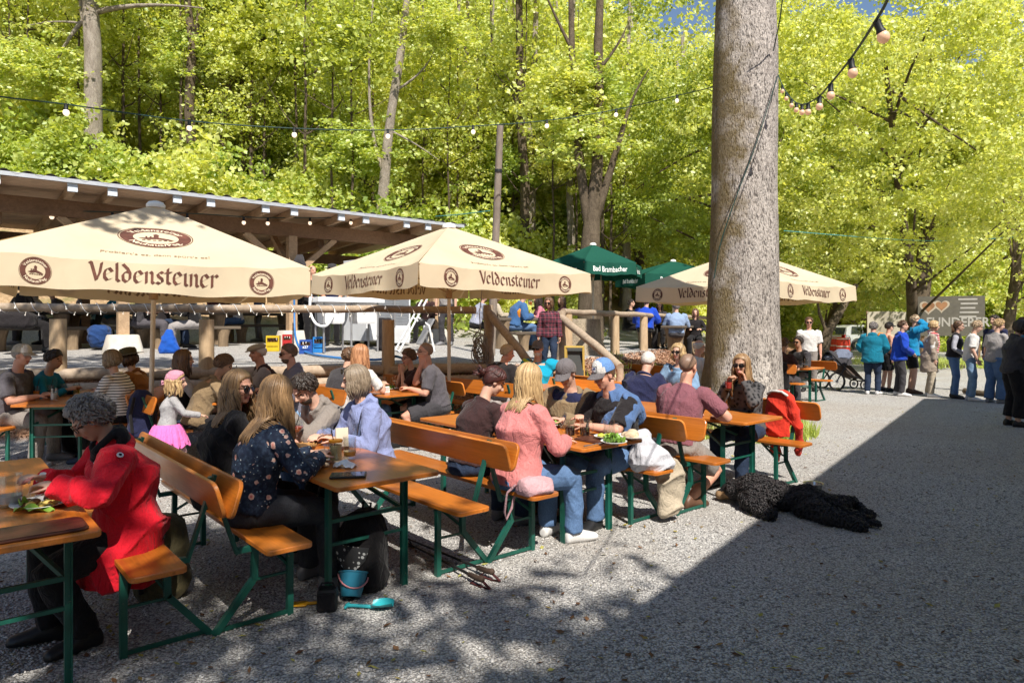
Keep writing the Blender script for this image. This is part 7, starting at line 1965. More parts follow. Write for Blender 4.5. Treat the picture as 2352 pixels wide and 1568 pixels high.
# --- second row
for px, py, lq, lab, st in ((84, 914, amber, "glass of amber drink with a straw on the left edge table", True), (116, 912, cola, "glass of dark drink with straws on the left edge table", True), (124, 920, water, "empty glass at the near edge of the left edge table", False), (146, 908, water, "glass with a slanted straw before the striped shirt", True), (176, 906, yellow_l, "jar of yellow juice beside the striped shirt", False)):
    mug(lab, TZ(px, py), lq, .62, .15, .040, 40, straw=st, handle=False, name="drink_glass", cat="glass")
mug("amber beer mug in the middle of the middle table", TZ(908, 887), amber, .45, .15, .045, 160, True)
mug("fuller amber beer mug near the slate tee", TZ(931, 890), amber, .7, .15, .048, 20, True)
mug("empty glass at the back of the middle table", TZ(884, 884), water, .2, .13, .036, handle=False, name="water_glass", cat="glass")
plate("white plate with leftovers near the long red hair", TZ(893, 894), .13, [("leftovers", salad, 31, 6, .6, .03, 'leaf')])
basket("bread basket at the near end of the middle table", TZ(964, 894), .11)
m = MB(); m.box((0, 0, .04), (.10, .004, .08), rotm(-14, 0, 20)); m.box((0, -.02, .036), (.10, .004, .08), rotm(20, 0, 20)); o = m.build("table_card", white_p, None, loc=TZ(886, 901)); tag(o, "small white folded card at the near end of the middle table", "card")
mug("amber mug held by the old person in the flat cap", P(600, 856, 9.55), amber, .7, .13, .044, 180, True)
mug("tall wheat beer glass beside the navy jacket", P(1537, 928, 9.3), pale_b, .85, .22, .036, handle=False, froth=True, name="wheat_beer_glass", cat="glass", taper=.7)
mug("glass mug on the table right of the great trunk", TZ(1838, 845), water, .3, .15, .05, 0)
mug("tall glass on the table right of the great trunk", TZ(1852, 845), pale_b, .2, .20, .04, handle=False, name="drink_glass", cat="glass")
mug("beer mug on the terrace table before the orange panel jacket", P(1218, 702, 15.6), amber, .7, .14, .05, 0, True)

# ================================================================ bags, toys and clothes
def bagmesh(name, mt, th, rings, vox=.010, sm=3, wr=.008, ex=None, pw=.75, n=16):
    m = MB(); m.rings([(Vector(c), (1, 0, 0), (0, 1, 0), a, b) for c, a, b in rings], n, pw)
    if ex: ex(m)
    JOBS.append((name, m, vox, sm, None, [mt], th, wr))
def polka():
    t = NT("dotted charcoal cloth"); o = t.co()
    v = t.n.new("ShaderNodeTexVoronoi"); v.inputs["Scale"].default_value = 30; v.inputs["Randomness"].default_value = .45; t.L(o, v.inputs["Vector"])
    t.set(t.mix(t.ramp(v.outputs["Distance"], [(.30, (1, 1, 1)), (.36, (0, 0, 0))]), (.035, .035, .037), (.60, .60, .58)), .85); return t.mat
p = G(832, 1348)
th = thing("backpack", "black backpack with a dotted flap under the second table", "backpack", p, -25)
bagmesh("pack_body", black, th, [((0, 0, .0), .14, .09), ((0, 0, .04), .17, .12), ((0, 0, .20), .175, .125), ((0, .01, .36), .165, .11), ((0, .02, .45), .12, .08), ((0, .03, .49), .06, .04)])
m = MB(); m.grid(lambda u, v: Vector(((u-.5)*.30*(1-.25*v), -.128-.022*math.sin(math.pi*u)+.012*v, .31-.20*v*(1-.55*abs(u-.5)*2))), 16, 10); m.build("flap", polka(), th, smooth=180, fix=False)
m = MB(); m.tube([(-.03, .04, .47), (-.03, .05, .53), (.03, .05, .53), (.03, .04, .47)], .008, 7); m.tube([(-.14, .05, .4), (-.2, .04, .28), (-.19, .02, .1)], .014, 7); m.build("strap", black2, th, smooth=60)
th = thing("cloth_bag", "limp pale grey cloth bag leaning on the dotted backpack", "bag", G(772, 1340), 10)
bagmesh("bag_body", C("pale mauve cloth", 176, 160, 166, .7), th, [((0, 0, 0), .07, .06), ((0, 0, .05), .10, .08), ((.01, 0, .2), .085, .06), ((.0, 0, .30), .05, .035), ((.01, 0, .33), .02, .02)])
# toy bucket, shovel, fork
bluep = mat("blue toy plastic", (.03, .22, .34), .35, .1, 6, spec=.5); turqp = mat("turquoise toy plastic", (.03, .38, .42), .35, .1, 6); yelp = mat("yellow toy plastic", (.55, .27, .01), .4, .1, 6)
th = thing("toy_bucket", "blue toy bucket with a pink handle tipped by the table leg", "bucket", G(806, 1378), 20)
rr = rotm(-24, 10, 0)
m = MB(); m.lathe([(0, 0), (.058, 0), (.062, .006), (.085, .135), (.092, .138), (.092, .144), (.084, .144), (.060, .012), (0, .010)], (0, 0, .022), 28, rr); m.build("pail", bluep, th, smooth=50)
m = MB(); c = Vector((0, 0, .022))
m.tube([c+rr @ Vector((math.cos(a)*.092, -.092*math.sin(a)*.80, .128-.085*math.sin(a))) for a in [i*math.pi/12 for i in range(13)]], .005, 7); m.build("handle", mat("pink plastic", (.55, .22, .24), .4, .1), th, smooth=60)
m = MB()
m.grid(lambda u, v: Vector((.02+.13*u, (v-.5)*.115*math.sin(math.pi*(.16+.72*u))**.8, .012+.030*((v-.5)*2)**2+.012*u)), 14, 10); m.tube([(-.13, 0, .016), (-.09, 0, .018), (.03, 0, .016)], [.013, .010, .012], 8, True, True, 1.0); m.tube([(-.13, -.03, .016), (-.13, .03, .016)], .009, 8, True, True)
o = m.build("toy_shovel", turqp, None, smooth=60, fix=False, loc=G(846, 1398)); o.rotation_euler = (0, 0, R(-6)); tag(o, "turquoise toy shovel lying on the gravel in front of the bucket", "toy shovel")
m = MB(); m.plank(.07, .07, .006, .016, .012, .003, Matrix.Translation((-.05, 0, 0))); m.tube([(-.02, 0, .012), (.09, 0, .014)], .010, 8, True, True)
for k in range(4): m.tube([(-.08, -.026+.0175*k, .012), (-.115, -.026+.0175*k, .010)], .006, 6, True, True)
o = m.build("toy_fork", yelp, None, smooth=50, loc=G(712, 1389)); o.rotation_euler = (0, 0, R(8)); tag(o, "yellow toy sand fork lying left of the bucket", "toy fork")
th = thing("camera_bag", "small boxy black bag at the foot of the second table's leg", "bag", G(752, 1400), 8)
m = MB(); m.plank(.115, .10, 0, .13, .02, .012); m.build("bag_body", shoe_b, th, smooth=40)
m = MB(); m.plank(.10, .006, 0, .09, .002, .001, Matrix.Translation((0, -.054, .02))); m.build("pocket", black2, th); m = MB(); m.tube([(-.05, 0, .125), (-.03, 0, .16), (.03, 0, .16), (.05, 0, .125)], .006, 7); m.build("handle", black2, th, smooth=60)
# walking poles
for k, (a, b, lab) in enumerate((((920, 1234), (1098, 1318), "black walking pole under the bench, the upper of two"), ((934, 1250), (1078, 1334), "black walking pole under the bench, the lower of two"))):
    A, B = G(*a), G(*b); th = thing("walking_pole", lab, "walking pole", B, 0, "walking poles"); A2 = A-B
    m = MB(); m.tube([A2+Vector((0, 0, .015)), A2*.5+Vector((0, 0, .03)), Vector((0, 0, .045))], [.006, .008, .010], 8); m.build("shaft", shoe_b, th, smooth=60)
    d = (-A2).normalized()
    m = MB(); m.tube([Vector((0, 0, .045)), d*.10+Vector((0, 0, .05)), d*.15+Vector((.0, 0, .06))], [.016, .019, .022], 10, True, True); m.build("grip", mat("cork grip", (.05, .03, .02), .8, .3), th, smooth=60)
    m = MB(); m.tube([d*.12+Vector((0, 0, .06)), d*.16+Vector((.05, -.03, .01)), d*.08+Vector((.05, -.06, .006)), d*.02+Vector((0, -.03, .01)), d*.12+Vector((0, 0, .06))], .009, 6); m.build("strap", mat("strap black red", (.06, .012, .012), .8, .5, 30), th, smooth=60)
    m = MB(); m.lathe([(0, 0), (.03, .002), (.032, .006), (0, .008)], A2*.93+Vector((0, 0, .02)), 14, rotm(0, 70, 25)); m.build("basket", shoe_b, th)
def lump(name, label, cat, p, rz, mt, rings, extra=(), vox=.010, wr=.012, group=None):
    th = thing(name, label, cat, p, rz, group); bagmesh("bag_body" if cat in ("bag", "backpack") else "cloth", mt, th, rings, vox, 4, wr)
    for nm, mt2, fn in extra: m = MB(); fn(m); m.build(nm, mt2, th, smooth=60)
    return th
q = Lt(B1, 1.02, 0)+Vector((W2.x, W2.y, 0))*.20
lump("rucksack", "olive rucksack standing behind the bench of the red jacket", "bag", q+Vector((.05, .0, 0)), 30, olive, [((0, 0, 0.0), .13, .08), ((0, 0, .06), .16, .11), ((0, 0, .3), .16, .11), ((0, 0, .46), .12, .08), ((0, 0, .52), .05, .04)],
     [("strap", black, lambda m: m.tube([(-.10, -.1, .42), (-.13, -.13, .25), (-.11, -.1, .08)], .016, 7))])
lump("handbag", "pale pink handbag on the end of the pink sweater's bench", "bag", Lt(B4, .10, .481)-Vector((W2.x, W2.y, 0))*.03, AL+80, C("pale pink leather", 214, 170, 176, .75), [((0, 0, .0), .13, .085), ((0, 0, .03), .145, .10), ((0, 0, .075), .135, .09), ((.02, 0, .10), .10, .06), ((.02, 0, .11), .05, .03)],
     [("strap", C("pink strap", 190, 150, 156, .7), lambda m: m.tube([(.12, -.06, .06), (.17, -.10, .0), (.18, -.12, -.14), (.16, -.13, -.20), (.12, -.12, -.12), (.10, -.09, .03)], .009, 7))])
lump("cloth_bag", "white cloth bag with a drawn up neck on the bench end", "bag", Lt(B5, .14, .481)-Vector((W2.x, W2.y, 0))*.02, AL+70, C("white bag cloth", 214, 214, 222, .75), [((-.02, 0, .0), .15, .10), ((-.01, 0, .05), .20, .13), ((.0, 0, .13), .18, .12), ((.04, 0, .20), .10, .07), ((.06, 0, .25), .055, .045), ((.07, 0, .29), .07, .03), ((.07, 0, .31), .03, .02)], (), .009, .020)
lump("jacket", "cream checked jacket hanging down from the bench under the white bag", "jacket", Lt(B5, .10, .28)+Vector((W2.x, W2.y, 0))*.20, AL+70, C("cream check cloth", 196, 182, 160, .7), [((0, 0, -.22), .08, .03), ((0, 0, -.15), .12, .05), ((0, 0, .05), .13, .05), ((0, 0, .20), .11, .05), ((0, 0, .25), .05, .03)], (), .010, .02)
th = lump("shopping_bag", "pale bag with orange straps on the gravel under the maroon tee", "bag", G(1552, 1152), 20, stone, [((0, 0, 0), .10, .07), ((0, 0, .05), .13, .09), ((0, 0, .2), .11, .07), ((0, 0, .27), .06, .03)],
     [("strap", mat("orange webbing", (.62, .13, .02), .7, .1), lambda m: (m.tube([(.08, -.08, .2), (.16, -.1, .10), (.14, -.12, .02), (.22, -.12, .012)], .013, 7), m.tube([(.02, -.09, .22), (.05, -.13, .08), (.12, -.16, .012)], .013, 7)))])
# red hooded jacket over the rightmost backrest
th = thing("hooded_jacket", "red hooded jacket with a white edge hung over the rightmost backrest", "jacket", Lt(B7, .42, 0)+Vector((W2.x, W2.y, 0))*.27, AL, None)
m = MB()
m.rings([(Vector((0, .04, .98)), (1, 0, 0), (0, 1, 0), .05, .03), (Vector((0, .035, .95)), (1, 0, 0), (0, 1, 0), .105, .055), (Vector((0, .05, .86)), (1, 0, 0), (0, 1, 0), .125, .055), (Vector((.02, .06, .70)), (1, 0, 0), (0, 1, 0), .15, .05), (Vector((.03, .075, .54)), (1, 0, 0), (0, 1, 0), .175, .055), (Vector((.03, .08, .485)), (1, 0, 0), (0, 1, 0), .17, .05)], 16)
m.tube([(-.10, .04, .90), (-.16, .05, .75), (-.19, .0, .58), (-.17, -.06, .42), (-.14, -.10, .30)], [.05, .055, .05, .045, .035], 10, True, True)
m.tube([(.10, -.02, .90), (.13, -.03, .7), (.13, -.05, .45), (.1, -.08, .26), (.09, -.08, .2)], [.05, .055, .05, .045, .03], 10, True, True)
JOBS.append(("jacket_body", m, .010, 3, None, [C("red fleece", 226, 62, 44, .75)], th, .014))
m = MB(); m.tube([(-.11, .09, .93), (-.06, .105, .965), (0, .11, .97), (.06, .105, .965), (.11, .09, .93)], .014, 8, True, True); m.build("white_edge", white, th, smooth=60)
lump("jacket", "black jacket hung over the bench just right of the great trunk", "jacket", Vector((B10L.x, B10L.y, 0))+Vector((L2.x, L2.y, 0))*.35-Vector((W2.x, W2.y, 0))*.27, AL, black, [((0, 0, .30), .10, .04), ((0, 0, .40), .2, .06), ((0, 0, .7), .19, .06), ((0, 0, .9), .14, .07), ((0, 0, .93), .06, .04)], (), .014, .015)
lump("backpack", "dark blue backpack hung on the bench behind the child in the pink cap", "backpack", PX(326, 7.9), 30, navy, [((0, 0, .38), .12, .07), ((0, 0, .44), .16, .11), ((0, 0, .68), .15, .11), ((0, 0, .86), .11, .08), ((0, 0, .92), .05, .04)],
     [("strap", black, lambda m: (m.tube([(-.08, -.1, .85), (-.12, -.14, .65), (-.10, -.11, .45)], .018, 7), m.tube([(.08, -.1, .85), (.12, -.14, .65), (.10, -.11, .45)], .018, 7)))], .012)
th = thing("dog_bowl", "steel dog bowl on the gravel behind the black dog", "bowl", G(1868, 1128), 0)
m = MB(); m.lathe([(0, .004), (.06, .004), (.075, .012), (.085, .075), (.098, .082), (.098, .086), (.086, .084), (.068, .014), (0, .010)], n=28); m.build("dish", mat("bowl steel", (.55, .54, .52), .25, .1, metal=.9), th, smooth=60)

# ================================================================ the dog
def dog():
    th = thing("dog", "big black curly dog asleep on its side at the edge of the shadow", "dog", G(1775, 1172), 0)
    o = th.location
    A = G(1712, 1160)-o; Bv = G(1858, 1178)-o
    d = (Bv-A); L = d.length; d.normalize(); s = Vector((-d.y, d.x, 0)); up = Vector((0, 0, 1))
    def q(f, l, z): return A+d*f*L+s*l+up*z
    m = MB()
    rg = [(-.12, .0, .12, .07, .08), (-.04, .01, .13, .125, .12), (.12, .02, .145, .16, .13), (.3, .02, .135, .17, .13), (.5, .02, .122, .155, .115), (.7, .02, .108, .13, .10), (.9, .02, .115, .14, .108), (1.05, .0, .11, .12, .098), (1.14, 0, .11, .06, .06)]
    m.rings([(q(f, l, z), s, up, a, b) for f, l, z, a, b in rg], 18)
    hd_ = G(1684, 1152)-o
    m.tube([q(0, .02, .14), q(-.2, .02, .12), Vector((hd_.x, hd_.y, .11))], [.115, .095, .085], 14, True, True)
    m.ell((hd_.x, hd_.y, .105), (.105, .09, .082)); mz = G(1656, 1150)-o
    m.tube([(hd_.x-.02, hd_.y, .10), (mz.x+.05, mz.y, .075), (mz.x, mz.y, .060)], [.072, .056, .042], 12, True, True)
    # hind legs with hocks, forelegs, tail
    hp = q(.98, -.04, .13)
    k1 = G(1915, 1192)-o; h1 = G(1962, 1176)-o; f1 = G(2000, 1192)-o
    m.tube([hp, Vector((k1.x, k1.y, .10)), Vector((h1.x, h1.y, .09)), Vector((f1.x-.04, f1.y, .05)), Vector((f1.x, f1.y, .04))], [.12, .085, .05, .040, .042], 12, True, True)
    k2 = G(1905, 1206)-o; h2 = G(1950, 1214)-o; f2 = G(1978, 1220)-o
    m.tube([q(.95, -.1, .10), Vector((k2.x, k2.y, .07)), Vector((h2.x, h2.y, .05)), Vector((f2.x, f2.y, .04))], [.11, .075, .045, .040], 12, True, True)
    m.tube([q(1.08, .0, .11), q(1.35, -.06, .07), q(1.7, -.16, .05), q(2.0, -.22, .035)], [.05, .045, .05, .03], 10, True, True)
    for l0, z0, ln in ((-.12, .09, .42), (-.06, .16, .36)):
        m.tube([q(.08, l0, z0), q(.22, l0-.14, z0*.8), q(.38, l0-.24, .06), q(.5, l0-.30, .04)], [.085, .06, .042, .044], 12, True, True)
    nose = mat("dog nose", (.008, .008, .008), .3, .1); tanm = mat("tan muzzle fur", (.26, .16, .08), .9, .3, 30)
    coat_ = mat("black curly coat", (.012, .011, .012), .75, .4, 26, 60, .012, .8, spec=.35)
    mzw = Vector((mz.x, mz.y, .06))
    def paint(c):
        r = (c-mzw).length
        if r < .034: return 1
        if r < .085 and c.z < .10: return 2
        return 0
    JOBS.append(("body", m, .011, 2, paint, [coat_, nose, tanm], th, .010))
    e = MB(); e.ell((hd_.x+.05, hd_.y-.075, .125), (.06, .028, .075), rotm(0, 0, 20), 12, 8, lambda v: 1+.15*noise.noise(v*4)); e.build("ear", coat_, th, smooth=180)
    return th, coat_
DOG, dcoat = dog()
run_jobs()
def fur():
    b = [o for o in bpy.data.objects if o.parent == DOG and o.name.startswith("body")][0].data
    g = random.Random(4); m = MB(); attr = []
    vsx = b.vertices; N = len(vsx); mzl = Vector(G(1656, 1150)-DOG.location)
    for i in range(7000):
        v = vsx[g.randrange(N)]; p = v.co.copy(); n = v.normal.copy()
        fr_ = (p-mzl).length
        if p.z < .02 or fr_ < .19: continue
        k_ = .45 if fr_ < .30 or p.x > .62 else 1.0
        t = Vector((g.uniform(-1, 1), g.uniform(-1, 1), -.7)); t = (t-n*t.dot(n)).normalized(); l = g.uniform(.020, .042)*k_; c = n.cross(t)*g.uniform(-1, 1)
        o = len(m.v); m.tube([p-n*.006, p+n*l*.32+t*l*.3, p+n*l*.40+t*l*.75+c*l*.3, p+n*l*.22+t*l*1.05+c*l*.6, p+n*l*.10+t*l*1.05+c*l*.95], [.0055, .0055, .005, .004, .0015], 3)
        attr += [g.random()]*(len(m.v)-o)
    me = m.mesh("fur", hairmat("dog curls", (.006, .006, .007), (.032, .026, .026)), 180); add_lock_attr(me, attr); new_ob("fur", me, DOG)
fur()
# ================================================================ terrace furniture and bar
def tpt(px, d, z=0): q = PX(px, d); q.z = hgt(q.x, q.y)+z; return q
logd = mat_timber("dark weathered plank", (.07, .055, .042), (.17, .135, .10), (1, 9, 9)); logs_ = mat_timber("split log leg", (.17, .12, .075), (.34, .25, .16), (9, 9, 1.2))
def rustic(name, label, cat, p, rz, L, Wd, h, grp):
    th = thing(name, label, cat, p, rz, grp)
    m = MB(); m.plank(L, Wd, h-.07, h, .03, .012); m.build("top" if cat == "table" else "seat", logd, th, smooth=40)
    for s in (-1, 1):
        m = MB(); m.rings([(Vector((s*(L/2-.35), 0, z)), (1, 0, 0), (0, 1, 0), .13*k, min(Wd*.42, .26)*k) for z, k in ((-.15, .85), (.1, .78), (h*.5, .85), (h-.072, 1.15))], 14, .7); m.build("leg", logs_, th, smooth=50)
for px, d, rz, lab in ((70, 14.4, WZ+6, "rustic log table at the left end of the terrace"), (235, 14.9, WZ, "rustic log table behind the left parasol"), (420, 15.4, WZ, "rustic log table between the first two shed posts"), (590, 18.2, WZ, "rustic log table at the back of the shed"), (1205, 16.9, 40, "rustic log table by the top of the stairs"), (1500, 20.2, 62, "rustic log table under the darker green parasol"), (1566, 19.4, 62, "rustic log table just left of the great trunk on the terrace")):
    c = tpt(px, d); rustic("log_table", lab, "table", c, rz, 2.2, .62, .76, "rustic log tables")
    if True:
        n = Vector((-math.sin(R(rz)), math.cos(R(rz)), 0)); b = c-n*.72; b.z = hgt(b.x, b.y)
        rustic("log_bench", lab.replace("table", "bench").replace("rustic", "low rustic", 1).replace(" on the terrace", ""), "bench", b, rz, 2.0, .30, .46, "rustic log benches")
# bar sink
white_s = mat("white enamel", (.74, .75, .76), .35, .04); whitem = mat("white panel", (.66, .68, .70), .5, .05); steelm = mat("grey steel legs", (.38, .38, .39), .4, .1, metal=.6)
def frame_at(px0, d0, px1, d1):
    a, b = PX(px0, d0), PX(px1, d1); return a, b, (b-a).length, math.degrees(math.atan2(b.y-a.y, b.x-a.x))
a, b, l, rz = frame_at(722, 13.9, 868, 14.7)
g0 = hgt((a.x+b.x)/2, (a.y+b.y)/2); th = thing("bar_sink", "long white double sink unit with a worktop behind the fence", "sink", (a+b)/2+Vector((0, 0, g0)), rz)
m = MB(); m.plank(l+.05, .62, 1.02, 1.12, .02, .006); m.build("worktop", white_s, th, smooth=40)
for k in (-1, 1):
    m = MB(); m.lathe([(0, .58), (.30, .58), (.34, .64), (.36, 1.015), (0, 1.015)], n=4); m.v = [(v[0]*.98*(l/1.55)+k*l*.25, v[1]*.9, v[2]) for v in [tuple(rotm(0, 0, 45) @ Vector(q)) for q in m.v]]; m.build("basin", white_s, th, smooth=30)
for sx in (-.42, .0, .42):
    for sy in (-.24, .24): m = MB(); m.tube([(sx*l, sy, 0), (sx*l, sy, 1.02)], .022, 8); m.build("leg", steelm, th, smooth=60)
m = MB(); m.tube([(.1, .1, 1.12), (.1, .1, 1.26), (.1, .02, 1.30), (.1, -.04, 1.26)], .012, 7); m.build("tap", steel, th, smooth=60)
# white bar trailer with a slatted shutter
a, b, l, rz = frame_at(846, 15.4, 944, 16.3)
g0 = hgt(a.x, a.y); th = thing("bar_trailer", "white bar trailer with a grey slatted shutter", "trailer", (a+b)/2+Vector((0, 0, g0)), rz)
m = MB(); m.box((0, .5, 1.08), (l+.04, .9, 1.86)); m.build("body", whitem, th)
m = MB()
for k in range(20): m.box((.13, .035, .55+k*.068), (l-.34, .02, .058), rotm(16, 0, 0))
m.build("shutter", mat("grey slats", (.33, .35, .38), .45, .1, metal=.3), th)
m = MB(); m.box((.13, .02, 1.2), (.06, .05, 1.4)); m.build("shutter_bar", steelm, th)
m = MB(); m.box((.13, .02, .27), (l-.34, .03, .36)); m.build("base_vent", mat("pale vent", (.55, .56, .57), .6, .1), th)
m = MB(); m.box((-l/2+.11, -.02, 1.05), (.24, .05, 1.75)); m.build("side_panel", white_s, th)
# crates
def crate(label, p, rz, colr, txt, size=(.40, .30, .30), grp="drink crates", ink_=None):
    th = thing("drink_crate", label, "crate", p, rz, grp); x, y, z = size; mt = mat("crate "+label[:9], colr, .45, .1)
    m = MB()
    for sx in (-1, 1): m.box((sx*(x/2-.012), 0, z/2), (.024, y, z))
    for sy in (-1, 1):
        m.box((0, sy*(y/2-.012), z*.14), (x-.05, .024, z*.28)); m.box((0, sy*(y/2-.012), z*.46), (x-.05, .022, z*.26)); m.box((0, sy*(y/2-.012), z*.93), (x-.05, .024, z*.14))
    m.box((0, 0, .012), (x-.05, y-.05, .02)); m.build("case", mt, th)
    m = MB()
    for i in range(4):
        for j in range(3): m.lathe([(.026, .03), (.03, .2), (.012, .26), (.013, .31), (0, .312)], (-x*.36+i*x*.24, -y*.3+j*y*.3, z-.34), 8)
    for k in range(12): pass
    o = m.build("bottles", mat("brown bottle", (.07, .03, .012), .15, .1), th, smooth=60); o["kind"] = "stuff"
    if txt:
        m = MB(); put_font(m, txt, 0, 0, .075, lambda X, Y, O: Vector((X, -y/2-.002-O, z*.40+Y)), .001, .02); m.build("lettering", ink_ or white_ink, th, fix=False)
crate("yellow drink crate standing left of the second shed post", tpt(628, 14.2), WZ-30, (.52, .36, .015), None, (.26, .24, .32))
crate("navy blue drink crate with lettering beside the hose", tpt(703, 13.7), WZ-30, (.02, .07, .30), "a27", (.24, .22, .28))
crate("bright blue drink crate right of the navy blue one", tpt(733, 14.0), WZ-26, (.015, .17, .48), None, (.24, .22, .32))
crate("red drink crate behind the second shed post", tpt(660, 15.0), WZ-26, (.40, .02, .02), None, (.2, .2, .3))
cord("blue water hose running from the post along the edging logs", [tpt(676, 14.6, 1.6), tpt(676, 14.5, .8), tpt(680, 14.2, .25), tpt(700, 13.6, .05), tpt(760, 12.6, .04), tpt(860, 12.2, .04), P(905, 818, 11.5), P(940, 826, 11.4), P(975, 815, 11.7)], .022, "hose", mat("blue hose", (.03, .16, .42), .4, .1), "hose")
cord("white drain hose curving down from the sink", [tpt(716, 14.0, 1.3), tpt(712, 13.8, .9), tpt(724, 13.7, .62), tpt(748, 13.7, .56), tpt(765, 13.9, .75)], .028, "hose", white_s, "hose")
# folding stand
th = thing("folding_stand", "white folding stand with a tilted grey tray beside the trailer", "stand", tpt(960, 14.6), 20)
m = MB()
for y in (-.25, .25): m.tube([(-.45, y, 0), (.22, y, 1.25)], .022, 8); m.tube([(.30, y, 0), (.18, y, .55), (-.05, y, .72)], .022, 8)
m.tube([(-.45, -.25, .02), (-.45, .25, .02)], .02, 8); m.tube([(.22, -.25, 1.25), (.22, .25, 1.25)], .02, 8); m.build("frame", white_s, th, smooth=60)
m = MB(); m.plank(.62, .46, -.02, .02, .03, .005, Matrix.Translation((.16, 0, .42)) @ Matrix.Rotation(R(-62), 4, 'Y')); m.build("tray_panel", steelm, th, smooth=40)
m = MB(); m.ell((.02, -.27, .62), (.08, .04, .08)); m.build("knob", shoe_b, th, smooth=180)
th = thing("wheel_bag", "black wheeled bag seen beyond the fence by the trailer", "bag", tpt(884, 14.6), 10)
bagmesh("bag_body", black2, th, [((0, 0, 0), .14, .1), ((0, 0, .06), .17, .13), ((0, 0, .6), .17, .13), ((0, 0, .7), .12, .09)], .02)
# bags and jackets on the log benches
lump("puffer_jacket", "blue puffer jacket thrown over a terrace bench end", "jacket", tpt(228, 13.9, .40), 30, C("blue puffer cloth", 42, 74, 130, .75), [((0, 0, -.32), .14, .10), ((0, 0, -.2), .2, .16), ((0, 0, .02), .2, .17), ((.02, 0, .10), .12, .1)], (), .02, .02)
lump("sports_bag", "bright blue bag leaning on a terrace table leg", "bag", tpt(388, 13.4), 10, C("bright blue cloth", 30, 90, 190, .75), [((0, 0, 0), .16, .1), ((0, 0, .08), .2, .12), ((0, 0, .3), .13, .09), ((0, 0, .46), .05, .04)], (), .02, .014)
lump("seat_pad", "dark upholstered bundle on a bench at the left end of the terrace", "bundle", tpt(36, 12.6, .5), 20, black2, [((0, 0, 0), .28, .2), ((0, 0, .06), .34, .24), ((0, 0, .24), .32, .22), ((0, 0, .30), .2, .14)], (), .02, .01)
lump("jacket", "grey jacket hung on the second shed post", "jacket", tpt(688, 15.35, 1.45), 10, charcoal, [((0, 0, 0), .10, .06), ((0, 0, .1), .15, .09), ((0, 0, .45), .13, .08), ((0, 0, .62), .06, .05)], (), .02, .014)
# pushchairs
def wheel(m, c, r, w, ax='y'):
    q = rotm(90, 0, 0) if ax == 'y' else None
    m.lathe([(r*.84, -w/2), (r*.97, -w/2), (r, 0), (r*.97, w/2), (r*.84, w/2)], c, 26, q, True)
def pushchair(label, p, rz, s, hoodc, bodyc, bundle=True):
    th = thing("pushchair", label, "pushchair", p, rz, "pushchairs", s)
    fr = MB(); dk = mat("pushchair frame", (.02, .02, .022), .4, .1)
    for y in (-.26, .26):
        fr.tube([(-.55, y, 1.02), (-.25, y, .75), (.15, y, .38), (.55, y, .22)], .016, 8); fr.tube([(.05, y, .80), (-.12, y, .5), (-.32, y, .22)], .016, 8)
    fr.tube([(-.55, -.26, 1.02), (-.60, 0, 1.05), (-.55, .26, 1.02)], .02, 8); fr.tube([(.55, -.26, .22), (.55, .26, .22)], .016, 8); fr.build("frame", dk, th, smooth=60)
    for y in (-.29, .29):
        m = MB(); wheel(m, (-.32, y, .24), .24, .05); w = m.build("wheel", dk, th, smooth=50)
        m = MB(); m.lathe([(0, -.02), (.03, -.02), (.03, .02), (0, .02)], (-.32, y, .24), 10, rotm(90, 0, 0))
        for k in range(10): a = k*math.pi/5; m.tube([(-.32, y, .24), (-.32+.20*math.cos(a), y, .24+.20*math.sin(a))], .004, 4)
        m.build("spokes", steelm, w)
    for y in (-.2, .2):
        m = MB(); wheel(m, (.56, y, .13), .13, .045); w = m.build("wheel", dk, th, smooth=50)
        m = MB(); m.lathe([(0, -.015), (.05, -.015), (.05, .015), (0, .015)], (.56, y, .13), 12, rotm(90, 0, 0)); m.build("hub", steelm, w)
    m = MB(); m.rings([(Vector((.30, 0, .36)), (0, 1, 0), (0, 0, 1), .18, .08), (Vector((.12, 0, .45)), (0, 1, 0), (0, 0, 1), .22, .13), (Vector((-.15, 0, .60)), (0, 1, 0), (0, 0, 1), .23, .16), (Vector((-.30, 0, .78)), (0, 1, 0), (0, 0, 1), .20, .10)], 14); m.build("seat", bodyc, th, smooth=180)
    m = MB()
    m.grid(lambda u, v: Vector((-.20+.36*math.sin(u*1.9-.5), .25*math.cos(math.pi*v), .66+.34*math.sin(math.pi*v)*math.cos(u*1.1-.3)+.02*math.sin(u*16))), 18, 12); m.build("hood", hoodc, th, smooth=180, fix=False)
    m = MB(); m.grid(lambda u, v: Vector((.16+.42*u, (v-.5)*.44, .62-.40*u+.05*math.sin(math.pi*v))), 8, 6); m.build("leg_cover", bodyc, th, smooth=180, fix=False)
    if bundle:
        m = MB(); m.rings([(Vector((-.05, 0, .78)), (1, 0, 0), (0, 1, 0), .30, .20), (Vector((-.05, 0, .84)), (1, 0, 0), (0, 1, 0), .36, .26), (Vector((.02, 0, .95)), (1, 0, 0), (0, 1, 0), .27, .2), (Vector((.05, 0, 1.02)), (1, 0, 0), (0, 1, 0), .12, .1)], 14)
        JOBS.append(("blankets", m, .02, 4, None, [C("mottled blue blanket", 120, 128, 148, .7)], th, .03))
pushchair("dark pushchair piled with blankets beside the right hand table", PX(1930, 17.6), 12, 1.0, charcoal, C("brown cover cloth", 96, 80, 70, .7))
pushchair("pushchair with a pale hood on the terrace behind the left parasol", tpt(208, 17.2), 170, .85, C("mint hood cloth", 140, 180, 176, .75), black2, False)
